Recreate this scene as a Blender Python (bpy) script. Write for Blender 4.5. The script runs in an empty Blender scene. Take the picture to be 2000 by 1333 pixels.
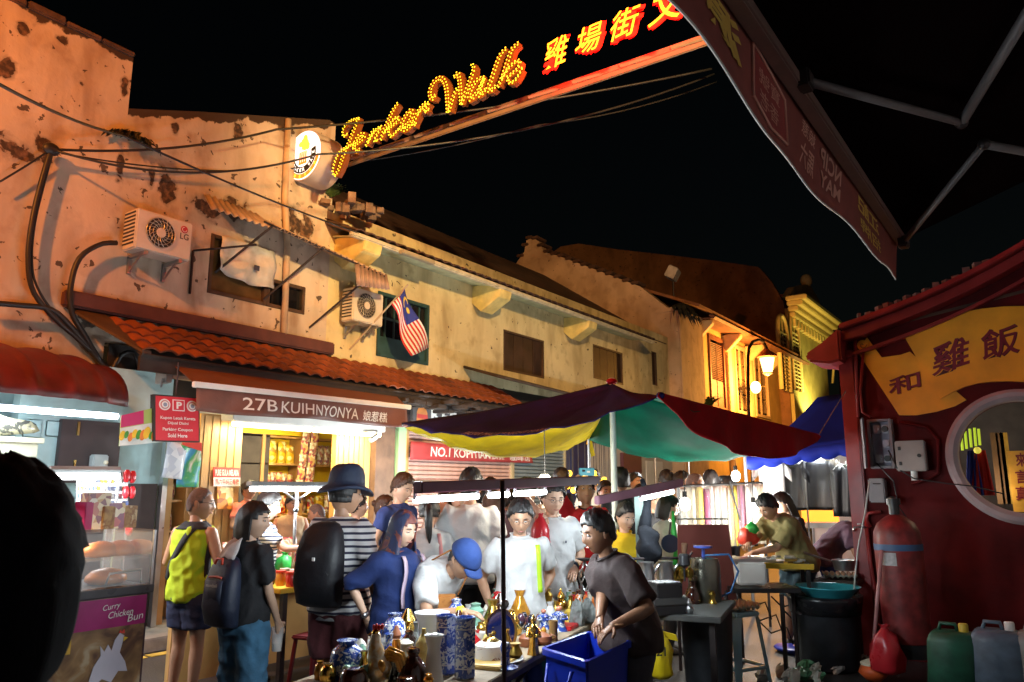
import bpy, bmesh, math, random
import numpy as np
from math import sin, cos, pi, radians, tan, atan2, sqrt
from mathutils import Vector as V, Matrix
S = bpy.context.scene
COL = S.collection
rnd = random.Random(7)
# ---------------------------------------------------------------- camera, sky, moon, exposure
YAW, PIT, FOC = radians(35), radians(10.9), 1500.0
CAM = V((0, 0, 1.6))
cd = bpy.data.cameras.new('camera'); cam = bpy.data.objects.new('camera', cd); COL.objects.link(cam)
cam.location = CAM
cam.rotation_euler = (pi / 2 + PIT, 0, YAW)
cd.sensor_width = 36; cd.lens = 27; cd.clip_end = 500; cd.clip_start = 0.05
cd.dof.use_dof = True; cd.dof.focus_distance = 5.6; cd.dof.aperture_fstop = 9
S.camera = cam
W = bpy.data.worlds.new('World'); S.world = W; W.use_nodes = True
wn = W.node_tree.nodes; bg = wn['Background']
sky = wn.new('ShaderNodeTexSky'); sky.sky_type = 'NISHITA'; sky.sun_disc = False
sky.sun_elevation = radians(4); sky.sun_rotation = radians(200)
W.node_tree.links.new(sky.outputs[0], bg.inputs[0]); bg.inputs[1].default_value = 0.0008
sd = bpy.data.lights.new('moon', 'SUN'); sun = bpy.data.objects.new('moon', sd); COL.objects.link(sun)
sd.energy = 0.004; sd.angle = radians(.5); sd.color = (1, .9, .8)
sun.rotation_euler = (radians(60), 0, radians(160))
S.view_settings.view_transform = 'Standard'; S.view_settings.look = 'None'
S.view_settings.exposure = .35; S.view_settings.gamma = 1; S.view_settings.use_curve_mapping = False
S.cycles.max_bounces = 5; S.cycles.diffuse_bounces = 3; S.cycles.glossy_bounces = 2
S.cycles.transparent_max_bounces = 12; S.cycles.transmission_bounces = 4
S.cycles.sample_clamp_indirect = 3; S.cycles.sample_clamp_direct = 40
S.cycles.caustics_reflective = False; S.cycles.caustics_refractive = False
try: S.cycles.use_light_tree = True
except Exception: pass
FW = V((-sin(YAW) * cos(PIT), cos(YAW) * cos(PIT), sin(PIT))); RT = V((cos(YAW), sin(YAW), 0)); UP = RT.cross(FW)
def at(px, py, x=None, y=None, z=None, d=None):
 r = FW + RT * ((px - 1000) / FOC) + UP * ((666.5 - py) / FOC)
 if x is not None: k = x / r.x
 elif y is not None: k = y / r.y
 elif z is not None: k = (z - 1.6) / r.z
 else: k = d
 return CAM + r * k
# ---------------------------------------------------------------- materials
MC = {}
def mat(name, col=(.5, .5, .5), rough=.6, metal=0., var=.15, scale=6., bump=0., bscale=None, emit=0., ecol=None,
  alpha=1., trans=0., coat=0., stripe=None, sss=0., orand=0., bst=None, spec=None):
 if name in MC: return MC[name]
 m = bpy.data.materials.new(name); m.use_nodes = True; MC[name] = m
 nt = m.node_tree; N = nt.nodes; L = nt.links; b = N['Principled BSDF']
 b.inputs['Roughness'].default_value = rough; b.inputs['Metallic'].default_value = metal
 b.inputs['Base Color'].default_value = (*col, 1)
 if spec is not None: b.inputs['Specular IOR Level'].default_value = spec
 if alpha < 1: b.inputs['Alpha'].default_value = alpha
 if trans: b.inputs['Transmission Weight'].default_value = trans
 if coat: b.inputs['Coat Weight'].default_value = coat
 if sss: b.inputs['Subsurface Weight'].default_value = sss; b.inputs['Subsurface Scale'].default_value = .02
 if emit:
  b.inputs['Emission Color'].default_value = (*(ecol or col), 1); b.inputs['Emission Strength'].default_value = emit
  return m
 tc = N.new('ShaderNodeTexCoord')
 if stripe:
  c2, period, width, axis = stripe
  sx = N.new('ShaderNodeSeparateXYZ'); L.new(tc.outputs['Object'], sx.inputs[0])
  mo = N.new('ShaderNodeMath'); mo.operation = 'MULTIPLY'; mo.inputs[1].default_value = 1 / period; L.new(sx.outputs[axis], mo.inputs[0])
  fr = N.new('ShaderNodeMath'); fr.operation = 'FRACT'; L.new(mo.outputs[0], fr.inputs[0])
  lt = N.new('ShaderNodeMath'); lt.operation = 'LESS_THAN'; lt.inputs[1].default_value = width; L.new(fr.outputs[0], lt.inputs[0])
  mx = N.new('ShaderNodeMix'); mx.data_type = 'RGBA'; L.new(lt.outputs[0], mx.inputs[0])
  mx.inputs[6].default_value = (*col, 1); mx.inputs[7].default_value = (*c2, 1)
  L.new(mx.outputs[2], b.inputs['Base Color'])
 elif var:
  no = N.new('ShaderNodeTexNoise'); no.inputs['Scale'].default_value = scale; no.inputs['Detail'].default_value = 5
  L.new(tc.outputs['Object'], no.inputs['Vector'])
  mr = N.new('ShaderNodeMapRange'); mr.inputs[1].default_value = .3; mr.inputs[2].default_value = .7
  mr.inputs[3].default_value = 1 - var; mr.inputs[4].default_value = 1 + var; L.new(no.outputs[0], mr.inputs[0])
  mm = N.new('ShaderNodeVectorMath'); mm.operation = 'SCALE'; mm.inputs[0].default_value = col
  so = mr.outputs[0]
  if orand:
   oi = N.new('ShaderNodeObjectInfo'); m2 = N.new('ShaderNodeMapRange'); m2.inputs[3].default_value = 1 - orand; m2.inputs[4].default_value = 1 + orand * .6; L.new(oi.outputs['Random'], m2.inputs[0])
   m3 = N.new('ShaderNodeMath'); m3.operation = 'MULTIPLY'; L.new(so, m3.inputs[0]); L.new(m2.outputs[0], m3.inputs[1]); so = m3.outputs[0]
  L.new(so, mm.inputs['Scale']); L.new(mm.outputs[0], b.inputs['Base Color'])
  rr = N.new('ShaderNodeMapRange'); rr.inputs[3].default_value = max(0, rough - .12); rr.inputs[4].default_value = min(1, rough + .12)
  L.new(no.outputs[0], rr.inputs[0]); L.new(rr.outputs[0], b.inputs['Roughness'])
 if bump:
  n2 = N.new('ShaderNodeTexNoise'); n2.inputs['Scale'].default_value = bscale or scale * 4; n2.inputs['Detail'].default_value = 4
  if bst:
   mq = N.new('ShaderNodeMapping'); mq.inputs['Scale'].default_value = bst; L.new(tc.outputs['Object'], mq.inputs[0]); L.new(mq.outputs[0], n2.inputs['Vector'])
  else: L.new(tc.outputs['Object'], n2.inputs['Vector'])
  bp = N.new('ShaderNodeBump'); bp.inputs['Strength'].default_value = bump; bp.inputs['Distance'].default_value = .02
  L.new(n2.outputs[0], bp.inputs['Height']); L.new(bp.outputs[0], b.inputs['Normal'])
 return m
def glow(name, col=(1, 1, 1), s=1.):
 m = mat(name, col, emit=s); return m
def bicol(name, c1, c2, scale, thr=.5, rough=.4, soft=.03, vor=False, stretch=(1, 1, 1), metal=0., coat=0., c3=None):
 "two colours split by a noise threshold (painted porcelain, camouflage, marbled print)"
 if name in MC: return MC[name]
 m = bpy.data.materials.new(name); m.use_nodes = True; MC[name] = m
 nt = m.node_tree; N = nt.nodes; L = nt.links; b = N['Principled BSDF']
 b.inputs['Roughness'].default_value = rough; b.inputs['Metallic'].default_value = metal; b.inputs['Coat Weight'].default_value = coat
 tc = N.new('ShaderNodeTexCoord'); mp = N.new('ShaderNodeMapping'); mp.inputs['Scale'].default_value = stretch
 L.new(tc.outputs['Object'], mp.inputs[0])
 if vor:
  no = N.new('ShaderNodeTexVoronoi'); no.inputs['Scale'].default_value = scale; o = no.outputs['Distance']
 else:
  no = N.new('ShaderNodeTexNoise'); no.inputs['Scale'].default_value = scale; no.inputs['Detail'].default_value = 3; no.inputs['Distortion'].default_value = 1.2; o = no.outputs[0]
 L.new(mp.outputs[0], no.inputs['Vector'])
 cr = N.new('ShaderNodeValToRGB'); e = cr.color_ramp.elements
 e[0].position = max(0, thr - soft); e[0].color = (*c1, 1); e[1].position = min(1, thr + soft); e[1].color = (*c2, 1)
 if c3: k = e.new(min(1, thr + soft + .09)); k.color = (*c3, 1)
 L.new(o, cr.inputs[0]); L.new(cr.outputs[0], b.inputs['Base Color'])
 return m
def collage(name, cols, scale, rough=.35, stretch=(1, 1, 1), emit=0.):
 "printed packaging: small cells of several print colours"
 if name in MC: return MC[name]
 m = bpy.data.materials.new(name); m.use_nodes = True; MC[name] = m
 nt = m.node_tree; N = nt.nodes; L = nt.links; b = N['Principled BSDF']; b.inputs['Roughness'].default_value = rough
 tc = N.new('ShaderNodeTexCoord'); mp = N.new('ShaderNodeMapping'); mp.inputs['Scale'].default_value = stretch
 L.new(tc.outputs['Object'], mp.inputs[0])
 no = N.new('ShaderNodeTexVoronoi'); no.inputs['Scale'].default_value = scale; L.new(mp.outputs[0], no.inputs['Vector'])
 sp = N.new('ShaderNodeSeparateColor'); L.new(no.outputs['Color'], sp.inputs[0])
 cr = N.new('ShaderNodeValToRGB'); cr.color_ramp.interpolation = 'CONSTANT'; e = cr.color_ramp.elements
 e[0].color = (*cols[0], 1); e[1].position = .999; e[1].color = (*cols[-1], 1)
 for i, c in enumerate(cols[1:], 1):
  k = e.new(i / len(cols)); k.color = (*c, 1)
 L.new(sp.outputs[0], cr.inputs[0]); L.new(cr.outputs[0], b.inputs['Base Color'])
 return m
def plaster(name, col, dirt, patches, top=None, specks=.64, dark=(.05, .03, .02)):
 "old lime plaster: mottled paint, soft grime, flaked patches where the photo has them (world y,z,ry,rz)"
 m = bpy.data.materials.new(name); m.use_nodes = True
 nt = m.node_tree; N = nt.nodes; L = nt.links; b = N['Principled BSDF']; b.inputs['Roughness'].default_value = .85
 P = N.new('ShaderNodeNewGeometry').outputs['Position']
 def noise(sc, det=6, dist=0., vec=None):
  n = N.new('ShaderNodeTexNoise'); n.inputs['Scale'].default_value = sc; n.inputs['Detail'].default_value = det
  n.inputs['Distortion'].default_value = dist; L.new(vec or P, n.inputs['Vector']); return n.outputs[0]
 def math_(op, a, bb=None, cl=False):
  n = N.new('ShaderNodeMath'); n.operation = op; n.use_clamp = cl
  for i, q in enumerate((a, bb)):
   if q is None: continue
   if isinstance(q, (int, float)): n.inputs[i].default_value = q
   else: L.new(q, n.inputs[i])
  return n.outputs[0]
 def rng(v, a, c, lo=0., hi=1.):
  n = N.new('ShaderNodeMapRange'); n.inputs[1].default_value = a; n.inputs[2].default_value = c
  n.inputs[3].default_value = lo; n.inputs[4].default_value = hi; L.new(v, n.inputs[0]); return n.outputs[0]
 def mix(f, a, c):
  n = N.new('ShaderNodeMix'); n.data_type = 'RGBA'; L.new(f, n.inputs[0])
  for i, q in ((6, a), (7, c)):
   if isinstance(q, tuple): n.inputs[i].default_value = (*q, 1)
   else: L.new(q, n.inputs[i])
  return n.outputs[2]
 c = mix(rng(noise(1.1), .35, .65), tuple(k * .86 for k in col), tuple(min(1, k * 1.1) for k in col))
 mpv = N.new('ShaderNodeMapping'); mpv.inputs['Scale'].default_value = (1, 1.7, .45); L.new(P, mpv.inputs[0])
 c = mix(rng(noise(1.6, 6, .3, mpv.outputs[0]), .46, .74, 0, .75), c, dirt)          # rain streaks
 c = mix(rng(noise(3.2, 8), .54, .72, 0, .6), c, dirt)
 c = mix(rng(noise(9, 6, .4), specks, specks + .02, 0, .9), c, dark)
 sx = N.new('ShaderNodeSeparateXYZ'); L.new(P, sx.inputs[0]); y, z = sx.outputs[1], sx.outputs[2]
 rag = math_('MULTIPLY', math_('SUBTRACT', noise(5.5, 9, .5), .5), 4.2)
 acc = None
 for (py, pz, ry, rz) in patches:
  dy = math_('DIVIDE', math_('SUBTRACT', y, py), ry); dz = math_('DIVIDE', math_('SUBTRACT', z, pz), rz)
  d = math_('SQRT', math_('ADD', math_('MULTIPLY', dy, dy), math_('MULTIPLY', dz, dz)))
  d = math_('ADD', d, rag); acc = d if acc is None else math_('MINIMUM', acc, d)
 if acc is not None:
  c = mix(rng(acc, 1.5, 1.0), c, tuple(k * .55 for k in col))
  c = mix(rng(acc, 1.0, .9), c, bick(N, L, P, dark))
 if top:                                                                             # decayed coping line z = a + b*y
  dz = math_('SUBTRACT', math_('ADD', math_('MULTIPLY', y, top[1]), top[0]), z)
  e = math_('ADD', math_('MULTIPLY', dz, 13.0), math_('MULTIPLY', math_('SUBTRACT', noise(5, 8), .5), 4.5))
  c = mix(rng(e, .75, .5), c, dark)
 L.new(c, b.inputs['Base Color'])
 bp = N.new('ShaderNodeBump'); bp.inputs['Strength'].default_value = .45; bp.inputs['Distance'].default_value = .03
 L.new(noise(7, 9), bp.inputs['Height']); L.new(bp.outputs[0], b.inputs['Normal'])
 return m
def bick(N, L, P, dark):
 n = N.new('ShaderNodeTexNoise'); n.inputs['Scale'].default_value = 14; n.inputs['Detail'].default_value = 5; L.new(P, n.inputs['Vector'])
 cr = N.new('ShaderNodeValToRGB'); cr.color_ramp.elements[0].color = (*dark, 1); cr.color_ramp.elements[1].color = (.22, .12, .07, 1)
 cr.color_ramp.elements[0].position = .45; cr.color_ramp.elements[1].position = .7
 L.new(n.outputs[0], cr.inputs[0]); return cr.outputs[0]
# ---------------------------------------------------------------- mesh building
def rot2(x, y, a): return x * cos(a) - y * sin(a), x * sin(a) + y * cos(a)
class MB:
 def __init__(s): s.v = []; s.f = []
 def add(s, vs, fs):
  o = len(s.v); s.v += [tuple(q) for q in vs]; s.f += [tuple(i + o for i in f) for f in fs]; return s
 def box(s, c, d, rz=0, tilt=None):
  vs = []
  for sz in (-.5, .5):
   for (sx, sy) in ((-.5, -.5), (.5, -.5), (.5, .5), (-.5, .5)):
    q = V((sx * d[0], sy * d[1], sz * d[2]))
    if tilt: q = Matrix.Rotation(tilt[0], 3, tilt[1]) @ q
    x, y = rot2(q.x, q.y, rz); vs.append((c[0] + x, c[1] + y, c[2] + q.z))
  return s.add(vs, [(3, 2, 1, 0), (4, 5, 6, 7), (0, 1, 5, 4), (1, 2, 6, 5), (2, 3, 7, 6), (3, 0, 4, 7)])
 def bx(s, a, b):
  return s.box([(p + q) / 2 for p, q in zip(a, b)], [abs(q - p) for p, q in zip(a, b)])
 def prism(s, pts, ex):
  n = len(pts); ex = V(ex); pts = [V(p) for p in pts]
  return s.add(pts + [p + ex for p in pts], [tuple(range(n))[::-1], tuple(range(n, 2 * n))] + [(i, (i + 1) % n, n + (i + 1) % n, n + i) for i in range(n)])
 def tube(s, pts, r, n=8, cap=True):
  pts = [V(p) for p in pts]; k = len(pts); rs = r if isinstance(r, (list, tuple)) else [r] * k
  rings = []; up = V((0, 0, 1)); pu = None
  for i, p in enumerate(pts):
   t = (pts[min(i + 1, k - 1)] - pts[max(i - 1, 0)])
   t = t.normalized() if t.length > 1e-9 else V((0, 0, 1))
   if pu is None: a = t.cross(up if abs(t.z) < .95 else V((1, 0, 0))).normalized()
   else: a = (pu - t * pu.dot(t)).normalized()
   pu = a; b = t.cross(a)
   rings.append([p + (a * cos(2 * pi * j / n) + b * sin(2 * pi * j / n)) * rs[i] for j in range(n)])
  return s.loft(rings, cap)
 def loft(s, rings, cap=True):
  n = len(rings[0]); o = [q for r in rings for q in r]; f = []
  for i in range(len(rings) - 1):
   for j in range(n):
    f.append((i * n + j, i * n + (j + 1) % n, (i + 1) * n + (j + 1) % n, (i + 1) * n + j))
  if cap: f += [tuple(range(n))[::-1], tuple(range((len(rings) - 1) * n, len(rings) * n))]
  return s.add(o, f)
 def lathe(s, c, prof, n=20, sq=(1, 1), rz=0):
  rings = []
  for (r, z) in prof:
   ring = []
   for j in range(n):
    x, y = rot2(r * cos(2 * pi * j / n) * sq[0], r * sin(2 * pi * j / n) * sq[1], rz); ring.append((c[0] + x, c[1] + y, c[2] + z))
   rings.append(ring)
  return s.loft(rings)
 def ball(s, c, r, nu=14, nv=9):
  r = r if isinstance(r, (tuple, list)) else (r, r, r); rings = []
  for i in range(1, nv):
   a = -pi / 2 + pi * i / nv
   rings.append([(c[0] + r[0] * cos(a) * cos(2 * pi * j / nu), c[1] + r[1] * cos(a) * sin(2 * pi * j / nu), c[2] + r[2] * sin(a)) for j in range(nu)])
  return s.loft(rings)
 def grid(s, P):
  h, w = len(P), len(P[0])
  return s.add([q for r in P for q in r], [(i * w + j, i * w + j + 1, (i + 1) * w + j + 1, (i + 1) * w + j) for i in range(h - 1) for j in range(w - 1)])
 def quad(s, a, b, c, d): return s.add([a, b, c, d], [(0, 1, 2, 3)])
 def build(s, name, m, parent=None, smooth=False, bevel=0, world=True, thick=0, base=None, seg=2):
  me = bpy.data.meshes.new(name)
  me.from_pydata(s.v, [], s.f); me.update()
  return link(name, me, m, parent, smooth, bevel, world, thick, base, seg)
def root_off(p):
 o = V((0, 0, 0))
 while p: o += p.location; p = p.parent
 return o
def link(name, me, m, parent=None, smooth=False, bevel=0, world=True, thick=0, base=None, seg=2):
 o = bpy.data.objects.new(name, me); COL.objects.link(o)
 if m: me.materials.append(m)
 if parent:
  o.parent = parent
  if world: me.transform(Matrix.Translation(-root_off(parent)))
 elif base != 0:
  if base is None:
   n = len(me.vertices); co = np.empty(n * 3, 'f'); me.vertices.foreach_get('co', co); co = co.reshape(-1, 3)
   mn, mxx = co.min(0), co.max(0); base = ((mn[0] + mxx[0]) / 2, (mn[1] + mxx[1]) / 2, mn[2])
  me.transform(Matrix.Translation(-V([float(q) for q in base]))); o.location = base
 if bevel:
  bm = bmesh.new(); bm.from_mesh(me)
  bmesh.ops.bevel(bm, geom=[e for e in bm.edges if len(e.link_faces) == 2 and e.calc_face_angle(0) > .5], offset=bevel, segments=seg, affect='EDGES', clamp_overlap=True)
  bm.to_mesh(me); bm.free()
 if smooth:
  me.polygons.foreach_set('use_smooth', [True] * len(me.polygons))
  if smooth == 2:
   try: me.set_sharp_from_angle(angle=radians(40))
   except Exception: pass
 if thick:
  q = o.modifiers.new('thickness', 'SOLIDIFY'); q.thickness = thick; q.offset = 0
 return o
def thing(name, label, cat, loc=(0, 0, 0), group=None, rz=0):
 o = bpy.data.objects.new(name, None); COL.objects.link(o); o.location = loc; o.rotation_euler = (0, 0, rz)
 o.empty_display_size = .1
 o['label'] = label; o['category'] = cat
 if group: o['group'] = group
 return o
def tag(o, label, cat, group=None):
 o['label'] = label; o['category'] = cat
 if group: o['group'] = group
 return o
def kids(o): return [c for c in bpy.data.objects if c.parent == o]
def dup(root, loc, rz=0, label=None, sc=None):
 def cp(o, par):
  c = o.copy(); COL.objects.link(c)
  if par: c.parent = par
  for ch in o.children: cp(ch, c)
  return c
 r = cp(root, None); r.location = loc; r.rotation_euler = (0, 0, rz)
 if label: r['label'] = label
 if sc: r.scale = (sc, sc, sc) if isinstance(sc, (int, float)) else sc
 return r
def struct(o): o['kind'] = 'structure'; return o
def text(name, s, O, X, Y, m, parent, ext=.003, bold=0., world=True, n=None):
 "flat lettering: the string's box is fitted to origin O, full-width vector X and full-height vector Y"
 c = bpy.data.curves.new('t', 'FONT'); c.body = s; c.size = 1; c.offset = bold; c.resolution_u = 3
 t = bpy.data.objects.new('t', c); COL.objects.link(t); bpy.context.view_layer.update()
 me = bpy.data.meshes.new_from_object(t.evaluated_get(bpy.context.evaluated_depsgraph_get()))
 bpy.data.objects.remove(t); bpy.data.curves.remove(c)
 k = len(me.vertices); co = np.empty(k * 3, 'f'); me.vertices.foreach_get('co', co); co = co.reshape(-1, 3)
 mn, mx = co.min(0), co.max(0); u = (co - mn) / np.maximum(mx - mn, 1e-6)
 O, X, Y = V(O), V(X), V(Y); nn = n or X.cross(Y).normalized(); nn = V(nn)
 out = np.array(O) + np.outer(u[:, 0], np.array(X)) + np.outer(u[:, 1], np.array(Y)) + np.array(nn) * ext
 me.vertices.foreach_set('co', out.astype('f').ravel()); me.update(); me.materials.clear()
 return link(name, me, m, parent, world=world)
def lamp(name, kind, loc, energy, col, parent, size=.1, sizey=None, d=None, spot=None, blend=.5):
 l = bpy.data.lights.new(name, kind); l.energy = energy; l.color = col
 if kind == 'AREA':
  l.shape = 'RECTANGLE'; l.size = size; l.size_y = sizey or size
 elif kind in ('POINT', 'SPOT'): l.shadow_soft_size = size
 if spot: l.spot_size = radians(spot); l.spot_blend = blend
 o = bpy.data.objects.new(name, l); COL.objects.link(o)
 o.location = V(loc) - root_off(parent) if parent else V(loc); o.parent = parent
 if d is not None: o.rotation_euler = V(d).to_track_quat('-Z', 'Y').to_euler()
 return o
WHITE = mat('white paint', (.78, .77, .74), .5, var=.06)
STEEL = mat('brushed steel', (.55, .55, .56), .32, 1., var=.1)
GALV = mat('galvanised steel', (.42, .43, .45), .45, .9, var=.15)
BLACKP = mat('black plastic', (.02, .02, .022), .45, var=.1)
IRON = mat('dark iron', (.045, .035, .035), .5, .6, var=.2)
RUST = mat('rusty steel', (.16, .07, .035), .75, .3, var=.4, bump=.3)
GOLD = mat('gilt', (.72, .45, .1), .22, 1., var=.12)
GLASS = mat('clear glass', (.95, .98, .98), .03, 0, var=0, alpha=.16)
TUBE_W = glow('white tube light', (.92, .97, 1.), 9)
TUBE_Y = glow('warm tube light', (1., .83, .45), 7)
SOD = (1., .42, .07)
# ================================================================ ground
g = MB().quad((-60, -30, 0), (60, -30, 0), (60, 160, 0), (-60, 160, 0))
struct(g.build('street', mat('worn asphalt', (.045, .042, .042), .55, var=.35, scale=1.5, bump=.35, bscale=60), base=0))
pv = MB().bx((-11.5, -2, 0.001), (-7.55, 17.2, .14))
struct(pv.build('pavement', mat('grey cement paving', (.2, .19, .18), .7, var=.25, bump=.2), base=0, bevel=.01))
for i in range(12):
 t = MB().bx((-7.49, -1.95 + i * 1.6, .003), (-7.37, -1.95 + i * 1.6 + 1.56, .009)); struct(t.build('road_line', mat('yellow road paint', (.55, .4, .06), .6, var=.3), base=0))
# ================================================================ plastered corner shophouse (upper left)
FX = -8.5
def rects(a0, a1, b0, b1, holes):
 A = sorted({a0, a1, *[q for h in holes for q in h[:2]]}); B = sorted({b0, b1, *[q for h in holes for q in h[2:]]})
 for i in range(len(A) - 1):
  for j in range(len(B) - 1):
   ca, cb = (A[i] + A[i + 1]) / 2, (B[j] + B[j + 1]) / 2
   if not any(h[0] < ca < h[1] and h[2] < cb < h[3] for h in holes): yield A[i], A[i + 1], B[j], B[j + 1]
def wallx(x, y0, y1, z0, z1, holes=(), t=.25):
 "facade in the plane x, street side facing +x, real reveals at the openings"
 b = MB()
 for ya, yb, za, zb in rects(y0, y1, z0, z1, holes):
  b.quad((x, ya, za), (x, yb, za), (x, yb, zb), (x, ya, zb))
 for ya, yb, za, zb in holes:
  c = [(ya, za), (yb, za), (yb, zb), (ya, zb)]
  for k in range(4):
   p, q = c[k], c[(k + 1) % 4]; b.quad((x, *p), (x, *q), (x - t, *q), (x - t, *p))
 for p, q in (((y0, z0), (y0, z1)), ((y0, z1), (y1, z1)), ((y1, z1), (y1, z0))):
  b.quad((x, *p), (x, *q), (x - t, *q), (x - t, *p))
 for ya, yb, za, zb in rects(y0, y1, z0, z1, holes):
  b.quad((x - t, ya, za), (x - t, ya, zb), (x - t, yb, zb), (x - t, yb, za))
 return b
def F(px, py, x=FX): p = at(px, py, x=x); return (p.y, p.z)
pat = []
for px, py, rx, ry in ((465, 257, 11, 15), (342, 252, 9, 13), (296, 355, 9, 24), (325, 365, 20, 26), (237, 318, 8, 30), (75, 20, 30, 10), (45, 60, 10, 7), (90, 295, 26, 14), (243, 170, 6, 18),
                       (585, 440, 26, 22), (455, 410, 28, 14), (400, 405, 30, 8), (175, 625, 22, 14), (160, 165, 8, 5), (560, 245, 14, 10), (30, 290, 40, 8), (10, 132, 20, 8), (120, 78, 14, 5)):
 a = F(px, py); b_ = F(px + rx, py - ry); pat.append((a[0], a[1], 0.85 * max(.05, b_[0] - a[0]), 0.85 * max(.05, b_[1] - a[1])))
bld = thing('plastered_shophouse', 'tall shophouse of flaking orange lit plaster with a stepped top at the left', 'building', (FX, 3, 0))
PL1 = plaster('old pink cream plaster', (.62, .5, .39), (.3, .19, .12), pat, (6.66, 0), .65)
PL1b = plaster('old cream plaster', (.6, .5, .4), (.28, .17, .1), pat, (4.47, .354), .65)
win1 = (5.46, 6.35, 4.02, 4.8); win1b = (6.35, 7.0, 4.02, 4.42)
b = wallx(FX, -6, 4.26, 2.6, 6.66)
yl = [4.26, 7.42]
b2 = wallx(FX, 4.26, 7.42, 3.2, 5.98, [win1, win1b])
b.build('wall', PL1, bld); b = b2
b.prism([(FX, 4.26, 5.98), (FX, 7.42, 5.98), (FX, 7.42, 7.1), (FX, 7.3, 7.12), (FX, 6.2, 6.72), (FX, 5.2, 6.36), (FX, 4.26, 6.0)], (-.25, 0, 0))
b.build('wall', PL1b, bld)
b = MB(); n = 26
for i in range(n):
 y = -6 + i * (10.26 / n)
 b.bx((FX + .03 + .02 * rnd.random(), y + .01, 6.65), (FX - .28, y + 10.26 / n, 6.70 + .05 * rnd.random()))
b.build('coping', mat('weathered coping', (.1, .055, .04), .9, var=.5, bump=.6), bld, bevel=.015)
b = MB().bx((FX - .25, -6, 0), (FX - .5, 4.6, 2.75)); b.build('lower_wall', mat('pale blue wall paint', (.42, .6, .6), .7, var=.12, bump=.1), bld)
b = MB().bx((-18, -6, 0), (-9.6, 7.4, 6.0)); b.build('rear_volume', mat('dark back wall', (.06, .05, .045), .9, var=.3), bld)
# wooden frame, curtain and panes of the upstairs window
wf = MB()
def frame(b, x, y0, y1, z0, z1, w=.05, d=.07):
 b.bx((x - d / 2, y0, z0), (x + d / 2, y0 + w, z1)); b.bx((x - d / 2, y1 - w, z0), (x + d / 2, y1, z1))
 b.bx((x - d / 2 + .002, y0 + w, z1 - w), (x + d / 2 - .002, y1 - w, z1)); b.bx((x - d / 2 + .002, y0 + w, z0), (x + d / 2 - .002, y1 - w, z0 + w)); return b
DWOOD = mat('dark stained wood', (.07, .04, .025), .6, var=.3, bump=.2)
w1 = frame(MB(), FX - .02, *win1).build('window', DWOOD, bld, bevel=.006)
MB().bx((FX - .06, win1[0] + .05, win1[2] + .05), (FX - .05, win1[1] - .05, win1[3] - .05)).build('pane', mat('brown glass', (.12, .07, .03), .15, var=.2), w1)
w2 = frame(MB(), FX - .02, *win1b).build('window', DWOOD, bld, bevel=.006)
MB().bx((FX - .06, win1b[0] + .05, win1b[2] + .05), (FX - .05, win1b[1] - .05, win1b[3] - .05)).build('pane', mat('black glass', (.01, .01, .012), .08, var=.2), w2)
P = []
for i in range(9):
 r = []
 for j in range(17):
  u, v = j / 16, i / 8
  dz = -.05 * sin(pi * u) * v - .05 * u * v
  r.append((FX + .05 + .03 * sin(u * 15 + v * 2) * (.3 + v) + .02 * sin(v * 9 + u * 4), 5.58 + u * .84 + .06 * v * (u - .3), 4.79 - .46 * v + dz))
 P.append(r)
cu = tag(MB().grid(P).build('curtain_sheet', mat('pale grey cloth', (.55, .55, .54), .85, var=.2, bump=.2), smooth=True, thick=.004), 'crumpled pale grey cloth hung over the upstairs window', 'cloth')
MB().bx((FX + .1, 6.06, 4.44), (FX + .105, 6.14, 4.51)).build('print_patch', mat('dark blue print', (.04, .05, .09), .6), cu)
# corrugated window hood on iron struts
hood = thing('window_hood', 'corrugated metal hood on iron struts above the curtained window', 'awning', (FX, 6, 4.8))
def corr(p00, p01, p10, p11, waves, amp, n):
 P = []
 p00, p01, p10, p11 = map(V, (p00, p01, p10, p11)); nrm = (p01 - p00).cross(p10 - p00).normalized()
 k = waves * 6
 for i in range(n + 1):
  v = i / n; r = []
  for j in range(k + 1):
   u = j / k; r.append((p00.lerp(p01, u)).lerp(p10.lerp(p11, u), v) + nrm * amp * sin(2 * pi * waves * u))
  P.append(r)
 return MB().grid(P)
CORR = mat('rusty corrugated sheet', (.46, .33, .24), .5, .3, var=.35, scale=4)
corr((FX + .02, 5.3, 5.28), (FX + .02, 6.1, 5.24), (FX + .35, 5.2, 4.98), (FX + .42, 6.1, 4.95), 9, .02, 2).build('sheet', CORR, hood, True, thick=.004)
corr((FX + .02, 6.12, 5.2), (FX + .02, 7.9, 4.98), (FX + .62, 6.0, 4.9), (FX + .62, 8.0, 4.72), 18, .022, 2).build('sheet', CORR, hood, True, thick=.004)
corr((FX + .62, 7.35, 4.76), (FX + .62, 8.0, 4.72), (FX + .68, 7.35, 4.42), (FX + .68, 8.0, 4.5), 8, .02, 2).build('side_sheet', mat('dull striped sheet', (.3, .2, .17), .6, .2, var=.3), hood, True, thick=.004)
for (ya, za, yb, zb) in ((5.55, 4.3, 5.95, 4.93), (6.3, 4.1, 6.8, 4.86), (7.1, 3.85, 7.75, 4.72)):
 MB().tube([(FX + .01, ya, za), (FX + .6, yb, zb)], .016, 6).build('strut', IRON, hood)
MB().tube([(FX + .6, 5.8, 4.93), (FX + .61, 8.0, 4.7)], .014, 6).build('rail', IRON, hood)
MB().tube([(FX + .02, 5.22, 4.5), (FX + .02, 5.22, 3.95)], .017, 6).build('bracket_leg', IRON, hood)
MB().tube([(FX + .02, 5.22, 4.5), (FX + .55, 5.75, 4.62)], .014, 6).build('bracket_arm', IRON, hood)
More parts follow.
